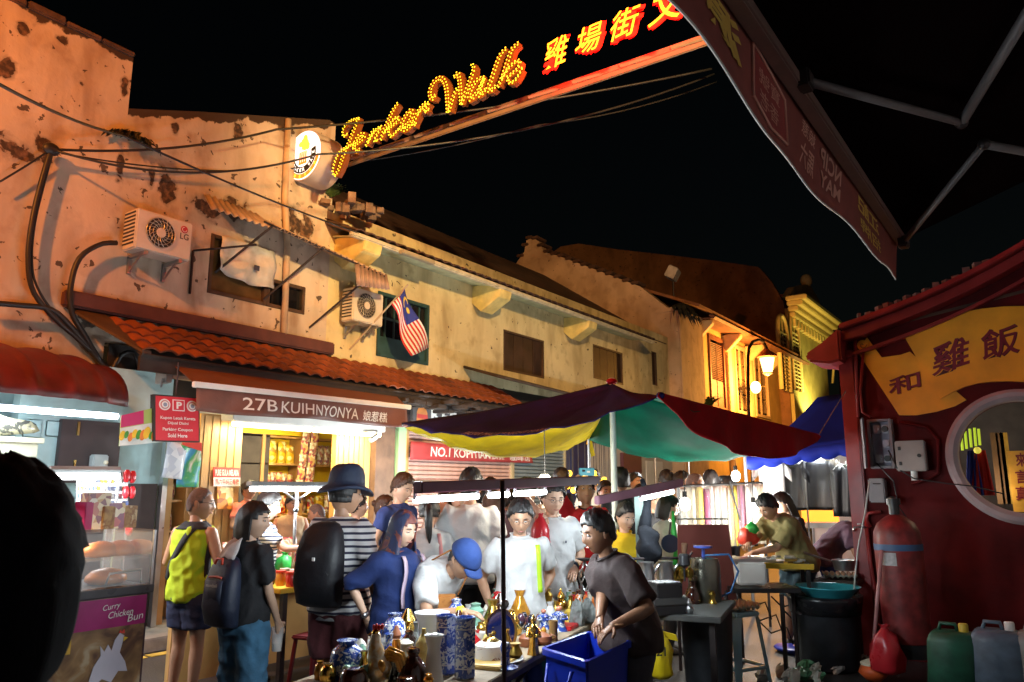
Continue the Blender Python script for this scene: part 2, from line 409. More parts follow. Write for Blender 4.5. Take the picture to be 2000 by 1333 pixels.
# rain pipe
pp = MB().tube([(FX + .06, 6.63, 3.62), (FX + .06, 6.6, 4.9), (FX + .05, 6.52, 5.6), (FX + .05, 6.5, 6.78)], .045, 8)
tag(pp.build('rain_pipe', mat('painted pipe', (.5, .36, .24), .6, var=.2), None, True), 'thin plaster coloured rain pipe left of the round lit sign', 'pipe')
def aircon(name, label, p0, w, h, dpt, logo):
 "split outdoor unit on brackets; p0 = lower near corner (y,z) on the facade"
 y0, z0 = p0; a = thing(name, label, 'air conditioner', (FX + dpt / 2, y0 + w / 2, z0))
 xf = FX + .08 + dpt
 b = MB().bx((FX + .08, y0, z0), (xf, y0 + w, z0 + h)); b.build('casing', mat('cream enamel', (.62, .58, .5), .4, var=.08), a, bevel=.015)
 cy, cz, r = y0 + w * .42, z0 + h * .52, h * .37
 def disc(r, x0, x1, n=28): return MB().prism([(x0, cy + r * cos(t * 2 * pi / n), cz + r * sin(t * 2 * pi / n)) for t in range(n)], (x1 - x0, 0, 0))
 disc(r, xf + .002, xf + .006).build('fan_shadow_plate', mat('dark fan well', (.05, .045, .04), .6), a)
 g = MB()
 for t in range(18):
  an = t * 2 * pi / 18; an2 = an + .5
  g.tube([(xf + .012, cy + .05 * cos(an), cz + .05 * sin(an)), (xf + .02, cy + r * .6 * cos(an + .2), cz + r * .6 * sin(an + .2)), (xf + .012, cy + r * cos(an2), cz + r * sin(an2))], .004, 4)
 for q in (.55, .8, 1.): g.tube([(xf + .016, cy + r * q * cos(t * 2 * pi / 24), cz + r * q * sin(t * 2 * pi / 24)) for t in range(25)], .004, 4)
 g.build('grille', mat('grille wire', (.4, .37, .32), .4, .5), a)
 disc(.055, xf + .014, xf + .026).build('fan_hub', mat('pale hub', (.7, .6, .5), .5), a)
 for i in range(9): MB().bx((FX + .1, y0 - .006, z0 + .06 + i * h * .095), (xf - .03, y0 - .001, z0 + .06 + i * h * .095 + .02)).build('side_slot', BLACKP, a)
 for yy in (y0 + .12, y0 + w - .14):
  MB().bx((FX, yy, z0 - .04), (xf, yy + .04, z0 - .001)).box((FX + .02, yy + .02, z0 - .12), (.04, .04, .2)).tube([(FX + .02, yy + .02, z0 - .2), (xf - .1, yy + .02, z0 - .03)], .014, 6).build('bracket', GALV, a)
 if logo:
  lx = xf + .004
  MB().prism([(xf + .001, y0 + w * .845 + .045 * cos(t * 2 * pi / 20), z0 + h * .78 + .045 * sin(t * 2 * pi / 20)) for t in range(20)], (.004, 0, 0)).build('round_badge', mat('badge red', (.45, .03, .06), .4, var=.05), a)
  text('lettering', 'LG', (xf, y0 + w * .775, z0 + h * .52), (0, .11, 0), (0, 0, .075), mat('dark grey print', (.08, .07, .07), .5), a, bold=.02)
  MB().tube([(xf + .008, y0 + w * .845 + .028 * cos(t), z0 + h * .78 + .028 * sin(t)) for t in [pi * .5 + i * 1.5 * pi / 10 for i in range(11)]], .003, 4).build('badge_mark', WHITE, a)
 return a
aircon('air_conditioner', 'large cream air conditioner outdoor unit left of the hooded window', (4.3, 4.24), .68, .47, .28, True)
p = at(650, 625, x=FX)
aircon('air_conditioner', 'small cream air conditioner outdoor unit left of the flag', (7.62, 4.02), .62, .5, .25, False)
# fern in the wall step, weeds on the roof corner
def tuft(name, label, c, n, ln, col, w=.03, droop=1., up=1.):
 b = MB(); c = V(c); r2 = random.Random(n)
 for i in range(n):
  a = r2.uniform(0, 2 * pi); l = ln * r2.uniform(.5, 1.1); pts = []
  d = V((abs(cos(a)) * .7 + .1, sin(a), 0));
  for k in range(6):
   t = k / 5; pts.append(c + d * l * t + V((0, 0, l * (up * .8 * t - droop * 1.1 * t * t))) + V((r2.uniform(-.01, .01),) * 3))
  for k in range(5):
   s1 = V((-d.y, d.x, .2)).normalized() * w * (1 - k / 5) ; s2 = V((-d.y, d.x, .2)).normalized() * w * (1 - (k + 1) / 5.2)
   b.quad(pts[k] - s1, pts[k] + s1, pts[k + 1] + s2, pts[k + 1] - s2)
   if k > 0:
    for sg in (-1, 1):
     q = pts[k] + s1 * sg * 3 + d * .03; b.add([pts[k], pts[k + 1], q], [(0, 1, 2)])
 return tag(b.build(name, mat('leaf ' + str(col), col, .6, var=.3), base=c), label, 'plant')
tuft('fern', 'dark fern growing out of the step in the plaster wall', (FX + .02, 4.32, 5.62), 34, .34, (.04, .035, .015))
tuft('weed', 'leafy green weed on the roof corner under the round sign', (FX + .05, 7.38, 5.9), 46, .22, (.07, .12, .03), .035, .5, 1.6)
tuft('fern', 'dark fern hanging on the white pillar beside the orange house', (-8.2, 19.7, 6.5), 44, .8, (.03, .03, .02), .06, 1.2)
tuft('weed', 'green weeds at the foot of the orange house', (-8.0, 21.2, 3.9), 30, .55, (.06, .09, .02), .05, .6, 1.4)
# ================================================================ pale green-cream shophouse row
row = thing('cream_shophouse', 'long low pale green shophouse with dark shuttered windows and a tiled roof', 'building', (FX, 13, 0))
pat2 = [(F(px, py)[0], F(px, py)[1], .3, .12) for px, py in ((830, 560), (930, 660), (780, 545), (1060, 690), (1110, 650))]
PL2 = plaster('old pale green plaster', (.68, .58, .33), (.3, .22, .1), [], None, .68)
wt = (8.44, 9.66, 3.64, 4.68); wb = (11.85, 13.3, 3.84, 4.64); wc = (15.4, 16.9, 4.1, 4.9); wd = (18.6, 18.9, 4.3, 5.2)
b = wallx(FX, 7.42, 19.7, 3.2, 5.75, [wt, wb, wc, wd]); b.build('wall', PL2, row)
TEAL = mat('dark teal paint', (.025, .07, .075), .5, var=.25)
w = frame(MB(), FX - .01, *wt, w=.06).build('window', TEAL, row, bevel=.006)
MB().bx((FX - .06, wt[0] + .06, wt[2] + .06), (FX - .05, wt[1] - .06, wt[3] - .06)).build('pane', mat('black glass'), w)
b = MB()
for i in range(1, 6): b.bx((FX - .045, wt[0] + i * .2, wt[2] + .3), (FX - .02, wt[0] + i * .2 + .025, wt[3] - .06))
for k in (.3, .62): b.bx((FX - .048, wt[0] + .06, wt[2] + k), (FX - .016, wt[1] - .06, wt[2] + k + .03))
b.bx((FX - .05, wt[0] + .06, wt[2] + .06), (FX - .012, wt[1] - .06, wt[2] + .3)); b.build('glazing_bar', TEAL, w)
for (wy0, wy1, wz0, wz1), nb in ((wb, 4), (wc, 4), (wd, 1)):
 w = frame(MB(), FX - .03, wy0, wy1, wz0, wz1, .04).build('window', DWOOD, row)
 for i in range(nb):
  yy = wy0 + .04 + (wy1 - wy0 - .08) * i / nb; ye = wy0 + .04 + (wy1 - wy0 - .08) * (i + 1) / nb - .015
  MB().bx((FX - .06, yy, wz0 + .04), (FX - .03, ye, wz1 - .04)).build('shutter_board', mat('brown shutter boards', (.04, .02, .012), .6, var=.4, scale=3, bump=.2), w)
# eave: gutter, soffit boards, brackets, roof
XG = -7.9
MB().bx((XG - .03, 7.25, 5.14), (XG + .06, 17.4, 5.22)).build('gutter', mat('pale gutter paint', (.55, .5, .36), .5, var=.25), row, bevel=.02)
for i in range(9):
 y0 = 7.45 + i * 1.1; MB().prism([(FX + .002, y0 + .01, 5.30), (FX + .002, y0 + 1.09, 5.30), (XG - .03, y0 + 1.09, 5.2), (XG - .03, y0 + .01, 5.2)], (0, 0, .02)).build('soffit_board', mat('soffit paint', (.5, .55, .36), .7, var=.2), row)
for yb in (7.5, 10.85, 14.1):
 MB().prism([(FX + .001, yb, 5.28), (FX + .001, yb, 4.95), (FX + .2, yb, 4.78), (XG + .02, yb, 5.0), (XG + .05, yb, 5.13), (XG - .05, yb, 5.27)], (0, .36, 0)).build('eave_bracket', mat('bracket paint', (.68, .55, .2), .7, var=.2, bump=.2), row, bevel=.01)
TILE = mat('old roof tile', (.09, .045, .03), .85, var=.5, scale=3)
def tile_mesh(w, l, th):
 b = MB(); k = 6; P = []
 for i in range(2):
  r = []
  for j in range(k + 1):
   u = j / k; r.append((-w / 2 + w * u, l * i, .035 * sin(pi * u) + (.02 if i == 0 else 0)))
  P.append(r)
 b.grid(P); o = len(b.v)
 b.grid([[(p[0], p[1], p[2] - th) for p in r] for r in P][::-1])
 b.grid([P[0], [(p[0], p[1], p[2] - th) for p in P[0]]])
 me = bpy.data.meshes.new('roof_tile'); me.from_pydata(b.v, [], b.f); me.update(); return me
def tiles(parent, name, m, y0, y1, xe, ze, xr, zr, w, l, lim=300, skip=None):
 "barrel tiles laid up a slope; eave at (xe,ze), ridge at (xr,zr)"
 me = tile_mesh(w * .98, l * 1.15, .018); me.materials.append(m)
 ny = int((y1 - y0) / w); ln = sqrt((xr - xe) ** 2 + (zr - ze) ** 2); nl = max(1, int(ln / l))
 sl = atan2(zr - ze, abs(xr - xe)); off = root_off(parent); far = []; cnt = 0
 for j in range(nl):
  for i in range(ny):
   t = j * l; x = xe + (xr - xe) / ln * t; z = ze + (zr - ze) / ln * t; y = y0 + (i + .5) * w
   M = Matrix.Translation(V((x, y, z)) - off) @ Matrix.Rotation(pi / 2, 4, 'Z') @ Matrix.Rotation(sl, 4, 'X') @ Matrix.Rotation(rnd.uniform(-.02, .02), 4, 'Z')
   if cnt < lim:
    o = bpy.data.objects.new(name, me); COL.objects.link(o); o.parent = parent; o.matrix_local = M; cnt += 1
   else: far.append(M)
 if far:
  k = len(me.vertices); co = np.empty(k * 3, 'f'); me.vertices.foreach_get('co', co); co = co.reshape(-1, 3)
  fs = [tuple(p.vertices) for p in me.polygons]; b = MB()
  for M in far: b.add([M @ V([float(q) for q in c]) for c in co], fs)
  o = b.build(name + 's', m, parent, world=False); o['kind'] = 'stuff'
tiles(row, 'roof_tile', TILE, 7.3, 17.6, XG + .06, 5.22, -8.6, 5.55, .22, .34)
MB().quad((XG - .6, 7.3, 5.53), (XG - .6, 19.6, 5.53), (-12.5, 19.6, 8.15), (-12.5, 7.3, 8.15)).build('roof_slope', TILE, row, thick=.05)
MB().quad((XG + .02, 7.3, 5.2), (XG + .02, 17.6, 5.2), (-8.55, 17.6, 5.5), (-8.55, 7.3, 5.5)).build('roof_deck', TILE, row, thick=.02)
MB().bx((-18, 7.45, 0), (-11.3, 19.6, 5.6)).build('rear_volume', mat('dark back wall'), row)
# broken masonry on the roof corner
b = MB()
for i in range(34): b.box((FX + rnd.uniform(-.25, .55), 7.2 + rnd.uniform(-.05, .75), 5.66 + rnd.uniform(-.05, .1)), [rnd.uniform(.06, .16) for _ in 'xyz'], rnd.random() * 3)
b.build('broken_masonry', mat('broken brick', (.2, .13, .09), .95, var=.5, bump=.5), row)
for yy, zz, ln in ((8.2, 5.28, .6), (9.5, 5.28, .1)): pass
tag(MB().box((XG + .12, 8.55, 5.13), (.1, .75, .06)).build('strip_light', mat('dusty fitting', (.35, .3, .2), .5), bevel=.01), 'dusty unlit strip light under the gutter of the pale green house', 'light fitting')
# flag on a pole
fl = thing('flag', 'striped flag with blue canton, moon and star on a slanting pole by the teal window', 'flag', (FX, 8, 3.7))
pa, pb = V((FX + .02, 7.72, 3.72)), V((FX + .75, 8.72, 4.55))
pa = at(683, 683, x=FX + .02); pb = at(797, 556, x=FX + .75)
MB().tube([pa, pb], .014, 6).build('pole', mat('pole wood', (.35, .28, .2), .5), fl)
h0, h1 = pa.lerp(pb, .73), pa.lerp(pb, .98)
c0, c1 = at(758, 585, x=h0.x), at(781, 568, x=h1.x)
h0, h1 = pa.lerp(pb, .7), pa.lerp(pb, .93)
e0, e1 = at(800, 694, x=h0.x - .05), at(840, 676, x=h0.x - .1)
def flagpt(u, v, o=0):   # u along fly (down), v across hoist (0 = outer/lower edge, 1 = upper edge)
 p = (h0.lerp(h1, v)).lerp(e0.lerp(e1, v), u); return p + V((.05 * sin(u * 7 + v * 3) + o, 0, 0.02 * sin(u * 5)))
RED = mat('flag red', (.5, .03, .03), .75, var=.1); FWH = mat('flag white', (.75, .72, .68), .75, var=.08); FBL = mat('flag blue', (.02, .03, .2), .75, var=.1); FYE = mat('flag yellow', (.75, .5, .05), .7)
for k in range(14):
 P = [[flagpt((.0 if k < 6 else .48) * 0 + i / 12, v) for v in (k / 14, (k + 1) / 14)] for i in range(13)]
 MB().grid(P).build('stripe', RED if k % 2 == 0 else FWH, fl, True, thick=.004)
MB().grid([[flagpt(i / 12 * .52, .46 + .545 * j / 6, .006) for j in range(7)] for i in range(13)]).build('canton', FBL, fl, True, thick=.004)
def fdisc(u, v, r, n, fn, nm):
 pts = [flagpt(u + fn(t)[0] * r, v + fn(t)[1] * r * 1.5, .012) for t in range(n)]; MB().prism(pts, (.004, 0, 0)).build(nm, FYE, fl)
mo = [(.19 + .1 * cos(a), .76 + .19 * sin(a)) for a in [radians(60 + i * 24) for i in range(11)]] + [(.215 + .075 * cos(a), .76 + .15 * sin(a)) for a in [radians(60 + 240 - i * 24) for i in range(11)]]
b = MB()
for i in range(10): b.add([flagpt(*mo[i], .012), flagpt(*mo[i + 1], .012), flagpt(*mo[20 - i], .012), flagpt(*mo[21 - i], .012)], [(0, 1, 2, 3)])
b.build('crescent', FYE, fl, thick=.004)
fdisc(.33, .77, .062, 28, lambda t: ((1 if t % 2 else .6) * cos(t * 2 * pi / 28), (1 if t % 2 else .6) * sin(t * 2 * pi / 28)), 'star')
# ================================================================ orange house with gable fire wall
org = thing('orange_house', 'orange lit house with louvred shutters and a curled gable fire wall', 'building', (FX, 24, 0))
YF = 19.75
prof = [at(px, py, y=YF) for px, py in ((1348, 600), (1250, 560), (1150, 522), (1090, 500), (1062, 492), (1052, 472), (1040, 464), (1028, 470), (1024, 492), (1010, 512))]
pts = [(FX + .35, YF, 0), (FX + .35, YF, 6.3)] + [(p.x, YF, p.z) for p in prof[1:]] + [(prof[-1].x - 1.2, YF, prof[-1].z - 1.5), (prof[-1].x - 1.2, YF, 0)]
PL3 = plaster('salmon plaster', (.6, .42, .28), (.3, .18, .1), [], None, .69)
MB().prism(pts, (0, .4, 0)).build('fire_wall', PL3, org)
b = MB()
for i in range(1, len(prof) - 1):
 a, c = prof[i], prof[i + 1]; n = max(1, int((a - c).length / .28))
 for k in range(n):
  q = a.lerp(c, (k + .5) / n); b.box((q.x, YF + .2, q.z + .03 + .03 * rnd.random()), (.25, .56, .09), 0)
b.build('wall_capping', TILE, org, bevel=.02)
zt = 7.1
holes = []
for (pa_, pb_, za, zb) in ((1346, 1371, 653, 792), (1384, 1413, 660, 800), (1433, 1458, 678, 808), (1470, 1496, 690, 815)):
 y0, y1 = F(pa_, 700)[0], F(pb_, 700)[0]; z1 = F((pa_ + pb_) / 2, za)[1]; z0 = F((pa_ + pb_) / 2, zb)[1]; holes.append((y0, y1, z0, z1))
b = wallx(FX, 21.45, 32.0, .0, 6.6, holes, .2); b.build('wall', mat('ochre orange paint', (.66, .44, .16), .8, var=.18, scale=1.5, bump=.2), org)
MB().bx((FX + .37, 19.71, 0), (FX - .3, 21.45, 6.45)).build('corner_pillar', PL3, org, bevel=.03)
MB().bx((FX + .36, 19.7, 6.45), (FX - .36, 21.5, 6.6)).build('pillar_cap', PL3, org, bevel=.03)
SHUT = mat('rust brown shutter paint', (.2, .07, .035), .6, var=.25)
for k, h in enumerate(holes):
 w = frame(MB(), FX + .0, *h, w=.1, d=.1).build('window', SHUT if k < 2 else mat('pale window frame', (.55, .4, .25), .6), org)
 ym = (h[0] + h[1]) / 2
 for (ya, yb) in ((h[0] + .1, ym - .02), (ym + .02, h[1] - .1)):
  if k < 2:
   n = 20
   for i in range(n):
    z = h[2] + 1.0 + (h[3] - h[2] - 1.15) * i / n
    MB().box((FX - .03, (ya + yb) / 2, z), (.07, yb - ya, .016), 0, (.6, 'Y')).build('louvre_slat', SHUT, w)
   MB().bx((FX - .05, ya, h[2] + .1), (FX - .01, yb, h[2] + .95)).build('lower_panel', SHUT, w, bevel=.02)
  else:
   for i in range(4):
    z0 = h[2] + .2 + (h[3] - h[2] - .3) * i / 4; z1 = z0 + (h[3] - h[2] - .3) / 4 - .06
    MB().bx((FX - .06, ya + .03, z0), (FX - .05, yb - .03, z1)).build('pane', mat('dim window pane', (.12, .07, .04), .2, var=.3), w)
   MB().bx((FX - .045, ya, h[2] + .1), (FX - .02, ya + .05, h[3] - .1)).bx((FX - .045, yb - .05, h[2] + .1), (FX - .02, yb, h[3] - .1)).build('stile', mat('pale window frame'), w)
for yy in (24.2, 26.3):
 MB().bx((FX + .01, yy, .0), (FX + .14, yy + .35, 6.5)).build('pilaster', mat('cream trim', (.7, .52, .28), .7, var=.1), org, bevel=.02)
MB().prism([(FX + .72, 21.4, 6.5), (FX + .72, 32, 6.5), (FX + .8, 32, 6.56), (FX + .8, 21.4, 6.56)], (-.14, 0, .12)).build('gutter', mat('rust gutter', (.2, .09, .05), .7, var=.3), org)
MB().quad((FX + .78, 20.2, 6.66), (FX + .78, 30.3, 6.66), (-13, 30.3, 8.9), (-13, 20.2, 8.9)).build('roof', mat('orange brown roof tile', (.26, .11, .05), .85, var=.4, scale=2), org, thick=.08)
MB().quad((FX + .7, 21.5, 6.55), (FX + .7, 32, 6.55), (FX, 32, 6.6), (FX, 21.5, 6.6)).build('soffit', mat('rust gutter'), org, thick=.03)
for yb in (21.6, 24.1, 26.4, 29): MB().prism([(FX, yb, 6.53), (FX, yb, 6.0), (FX + .15, yb, 6.0), (FX + .6, yb, 6.42), (FX + .6, yb, 6.53)], (0, .22, 0)).build('eave_bracket', mat('cream trim'), org, bevel=.02)
MB().bx((-18, 20.2, 0), (FX - .4, 32, 6.5)).build('rear_volume', mat('dark back wall'), org)
fb = thing('flood_light', 'small unlit square flood lamp on the dark roof behind the gable', 'lamp', at(1315, 545, x=-8.7))
p = at(1314, 535, x=-8.7)
MB().box(p, (.3, .5, .35), .2, (.5, 'Y')).build('head', mat('lamp housing grey', (.5, .45, .4), .4, var=.2), fb, bevel=.02)
MB().tube([p, p - V((0, 0, .7))], .03, 6).build('stem', IRON, fb)
# ================================================================ ornate pediment house
orn = thing('ornate_house', 'ornate yellow house with twin arched windows and a moulded cornice', 'building', (FX, 36, 0))
YEL = mat('yellow stucco', (.62, .55, .22), .7, var=.2, scale=2, bump=.25)
ax = -8.0
y0, y1 = 30.4, 36.2
MB().bx((ax - .4, y0, 0), (ax, y1, 8.6)).build('wall', YEL, orn)
def arcwin(yc, w, z0, z1):
 n = 14; out = [(yc - w / 2, z0)] + [(yc - w / 2 * cos(pi * i / n), z1 + w / 2 * 1.2 * sin(pi * i / n)) for i in range(n + 1)] + [(yc + w / 2, z0)]
 MB().prism([(ax + .003, *q) for q in out], (.02, 0, 0)).build('window', mat('dim window pane'), orn)
 MB().tube([(ax + .06, *q) for q in out], .09, 6).build('window_surround', mat('pale yellow trim', (.75, .66, .3), .6, var=.1), orn, True)
 MB().tube([(ax + .05, yc, z0), (ax + .05, yc, z1 + w * .5)], .05, 6).tube([(ax + .05, yc - w / 2, z1), (ax + .05, yc + w / 2, z1)], .05, 6).build('mullion', mat('pale yellow trim'), orn)
 for i in range(14): MB().box((ax + .06, yc, z0 + .15 + i * (z1 - z0 - .2) / 14), (.06, w * .9, .05), 0, (.5, 'Y')).build('louvre_slat', mat('pale yellow trim'), orn)
for px in (1522, 1545):
 q = F(px, 650, ax); arcwin(q[0] + .2, 1.15, F(px, 760, ax)[1], F(px, 650, ax)[1])
zc = F(1530, 590, ax)[1]
for k, (dz, dx) in enumerate(((0, .25), (.22, .4), (.42, .6), (.6, .8))):
 MB().bx((ax + .002, y0 - .1 * k, zc - .5 + dz), (ax + dx, y1, zc - .5 + dz + .19)).build('cornice', mat('pale yellow trim'), orn, bevel=.03)
for i in range(16): MB().bx((ax + .002, y0 + .2 + i * .5, zc - .85), (ax + .2, y0 + .45 + i * .5, zc - .52)).build('dentil', mat('pale yellow trim'), orn, bevel=.02)
MB().prism([(ax - .2, y0 - .2, zc + .3), (ax - .2, y1, zc + .3), (ax - .2, y1 - 1, zc + 1.2), (ax - .2, y0 + 3.4, zc + 1.6), (ax - .2, y0 + .8, zc + .9)], (.3, 0, 0)).build('pediment', YEL, orn, bevel=.03)
MB().ball((ax, y0 + 3.2, zc + 1.7), (.25, .25, .3)).lathe((ax, y0 + 3.2, zc + 1.5), [(.12, 0), (.1, .3)]).build('finial', YEL, orn, True)
MB().tube([(ax + .7, y1 - .2, zc + .3), (ax + .9, y1, zc - .1), (ax + .5, y1 - .2, zc - .6), (ax + .2, y1 - .1, zc - 2.5)], .05, 6).build('downpipe', mat('pale yellow trim'), orn)
MB().quad((ax + .5, y0, zc + .2), (ax + .5, y1, zc + .2), (-12, y1, zc + 1.6), (-12, y0 + .5, zc + 1.6)).build('roof', mat('orange brown roof tile'), orn, thick=.1)
lamp('uplight', 'SPOT', (ax + 1.1, y0 + 1.6, 4.2), 420, (1, .78, .2), orn, .1, d=(-.4, .1, 1.), spot=120)
gy = [at(px, py, y=30.3) for px, py in ((1530, 590), (1505, 548), (1482, 522), (1400, 510), (1300, 498), (1210, 488), (1130, 476), (1095, 482), (1070, 500))]
MB().prism([(gy[0].x, 30.3, 0)] + gy + [(gy[-1].x, 30.3, 0)], (0, .35, 0)).build('gable_wall', plaster('brown gable plaster', (.3, .15, .07), (.12, .06, .03), [], None, .66), orn)
far = thing('far_house', 'dim grey far house beyond the ornate yellow house', 'building', (-8, 48, 0))
MB().bx((-8.6, 41.2, 0), (-7.9, 62, 8.2)).build('wall', mat('dim grey plaster', (.3, .27, .22), .9, var=.3), far)
for i in range(6): MB().bx((-7.93, 43 + i * 3, 4.4), (-7.86, 44.2 + i * 3, 6.6)).build('window', mat('black glass'), far)
MB().quad((-7.4, 41, 8.1), (-7.4, 62, 8.1), (-12, 62, 10.5), (-12, 41, 10.5)).build('roof', TILE, far, thick=.1)
far2 = thing('end_house', 'dark house closing the far end of the street', 'building', (-3, 66, 0))
MB().bx((-12, 65, 0), (8, 67, 9)).build('wall', mat('dim grey plaster'), far2)
MB().quad((-12, 64.5, 9), (8, 64.5, 9), (8, 69, 11), (-12, 69, 11)).build('roof', TILE, far2, thick=.1)
for i in range(5): MB().bx((-10 + i * 3.6, 64.9, 4.5), (-8.8 + i * 3.6, 64.98, 6.6)).build('window', mat('black glass'), far2)
# ================================================================ street lamps
SOD = (1., .42, .07)
sl = thing('street_lamp', 'black gooseneck lantern street lamp glowing orange in front of the orange house', 'lamp', (-7.2, 22, 0))
xl = -7.3
q = lambda px, py: at(px, py, x=xl)
top = q(1497, 700); base = q(1462, 800)
arc = [q(1462, 800), q(1461, 700), q(1463, 680), q(1470, 668), q(1481, 664), q(1491, 668), q(1497, 680), q(1498, 690)]
MB().tube([(arc[0].x, arc[0].y, 0)] + arc, .05, 8).build('post', IRON, sl, True)
c = q(1498, 700)
MB().lathe((c.x, c.y, c.z), [(.03, .32), (.1, .26), (.3, .1), (.32, .04), (.26, .02)], 12).build('hood', mat('red brown hood', (.25, .06, .03), .5), sl, 2)
MB().lathe((c.x, c.y, c.z - .48), [(.14, 0), (.24, .48)], 8).build('lantern_glass', glow('sodium glass', (1, .62, .18), 5), sl)
MB().lathe((c.x, c.y, c.z - .56), [(.05, 0), (.17, .06), (.16, .09)], 8).build('lantern_foot', IRON, sl)
lamp('bulb', 'POINT', (c.x + .1, c.y - .3, c.z - .75), 560, SOD, sl, .12)
f2 = thing('flood_lamp', 'round glaring orange lamp low on the wall beside the lantern', 'lamp', (xl - .3, 24, 4))
c = at(1476, 757, x=-7.9)
MB().ball(c, (.16, .2, .2), 12, 8).build('bulb_globe', glow('sodium glare', (1, .7, .25), 9), f2)
MB().tube([c + V((-.15, 0, 0)), c + V((-.55, 0, 0))], .05, 6).build('arm', IRON, f2)
lamp('bulb', 'POINT', c + V((.5, -.3, .1)), 480, SOD, f2, .15)
# lamp standards behind the photographer that light the facades
def standard(label, loc, h, arm, energy, col):
 s = thing('street_lamp', label, 'lamp', (loc[0], loc[1], 0))
 MB().tube([(loc[0], loc[1], 0), (loc[0], loc[1], h), (loc[0] + arm[0] * .5, loc[1] + arm[1] * .5, h + .35), (loc[0] + arm[0], loc[1] + arm[1], h + .4)], [.08, .06, .05, .04], 8).build('post', GALV, s, True)
 e = V((loc[0] + arm[0], loc[1] + arm[1], h + .38))
 MB().box(e, (.28, .5, .12), 0).build('head', GALV, s, bevel=.03)
 MB().box(e - V((0, 0, .08)), (.2, .4, .03), 0).build('diffuser', glow('lamp ' + label[:12], col, 6), s)
 lamp('bulb', 'SPOT', e - V((0, 0, .12)), energy, col, s, .12, d=(-2.4, 5.6, -1.9), spot=104, blend=.8)
standard('tall orange sodium street lamp beside the plastered shophouse', (-6.2, -1.6, 0), 6.6, (.3, .5), 2500, (1., .27, .03))
fl3 = thing('flood_light', 'floodlight on the photographer\'s side house aimed at the facade opposite', 'lamp', (1.2, 3.5, 6.3))  # out-of-view floodlight added to brighten the facades across the street
MB().box((1.15, 3.5, 6.3), (.2, .5, .35), 0).build('head', GALV, fl3, bevel=.02); MB().tube([(1.2, 3.5, 5.5), (1.2, 3.5, 6.2)], .03, 6).build('stem', IRON, fl3)
MB().box((1.04, 3.5, 6.3), (.01, .42, .28), 0).build('diffuser', glow('added flood glass', (1, .7, .35), 6), fl3)
lamp('added_flood_beam', 'SPOT', (1.0, 3.5, 6.3), 6000, (1, .62, .24), fl3, .2, d=(-9.5, 8.2, -.9), spot=62, blend=.7)
# ================================================================ overhead lettering sign
YS = 6.7
sg = thing('street_sign', 'overhead sign of yellow bulb script and glowing red characters on a long beam', 'sign', (-5, YS, 6))
A = lambda px, py: at(px, py, y=YS)
pL, pR = A(655, 310), A(1340, 36); pR2 = pR + (pR - pL).normalized() * 2.5
zb = pL.z
BEAM = mat('sign beam paint', (.16, .1, .075), .5, var=.15)
MB().bx((pL.x - .2, YS + .22, zb - .04), (pR2.x, YS + .25, zb + .025)).build('lower_beam', BEAM, sg, bevel=.01)
MB().bx((pL.x - .2, YS + .5, zb + .2), (pR2.x, YS + .54, zb + .28)).build('upper_beam', BEAM, sg, bevel=.01)
for i in range(12):
 x = pL.x + i * .6; MB().tube([(x, YS + .27, zb + .09), (x + .3, YS + .53, zb + .24)], .02, 5).build('lattice', BEAM, sg)
MB().tube([(pL.x - .2, YS + .26, zb + .05), (FX, YS + .3, zb + .05)], .05, 6).tube([(pL.x - .2, YS + .53, zb + .3), (FX, YS + .53, zb + .3)], .05, 6).build('wall_arm', BEAM, sg)
c1 = lambda x, y: A(560 + x * .17, 180 + y * .17); c2 = lambda x, y: A(800 + x * .15, 60 + y * .15)
STK = [(c1, [[(840, 310), (800, 400), (760, 500), (720, 600), (680, 690), (640, 800), (605, 900), (570, 965)], [(570, 965), (543, 940), (550, 860), (590, 745), (640, 680), (710, 640), (780, 600)], [(840, 310), (760, 330), (690, 385), (655, 450), (665, 515), (705, 490)]]),
       (c1, [[(770, 640), (850, 570), (900, 525), (880, 490), (830, 520), (795, 590), (785, 650), (805, 695), (850, 665)]]),
       (c1, [[(1015, 440), (975, 500), (935, 600), (910, 645)], [(950, 580), (1020, 460), (1095, 400), (1075, 450), (1030, 530), (1020, 570), (1075, 550)]]),
       (c1, [[(1285, 140), (1230, 220), (1170, 350), (1120, 470), (1090, 560)], [(1140, 470), (1235, 325), (1295, 300), (1280, 350), (1190, 425), (1190, 490), (1215, 515), (1300, 430)]]),
       (c1, [[(1310, 420), (1400, 375), (1455, 260), (1430, 220), (1370, 290), (1330, 380), (1345, 440), (1400, 425), (1460, 365)]]),
       (c1, [[(1605, 130), (1540, 200), (1500, 280), (1460, 380), (1495, 375)], [(1520, 260), (1590, 170), (1645, 125), (1605, 200), (1595, 240), (1650, 200)]]),
       (c2, [[(345, 850), (305, 905), (275, 840), (290, 750), (340, 660), (420, 630), (475, 700), (500, 850), (505, 1075)], [(525, 1060), (570, 900), (625, 770)], [(590, 615), (640, 560), (665, 700), (675, 850), (680, 980)], [(690, 965), (740, 820), (800, 650), (845, 510), (828, 455)]]),
       (c2, [[(975, 620), (900, 645), (830, 740), (787, 850), (805, 905), (850, 865), (915, 770), (985, 625)], [(985, 625), (935, 760), (912, 840), (940, 850), (1000, 775)]]),
       (c2, [[(1265, 245), (1195, 320), (1130, 480), (1070, 660), (1030, 760), (1060, 795), (1120, 745)]]),
       (c2, [[(1425, 175), (1345, 250), (1290, 400), (1240, 560), (1180, 700), (1160, 745)], [(1215, 630), (1300, 500), (1395, 412), (1445, 410), (1420, 500), (1345, 570), (1285, 620), (1315, 690), (1385, 655), (1450, 550), (1492, 460)]])]
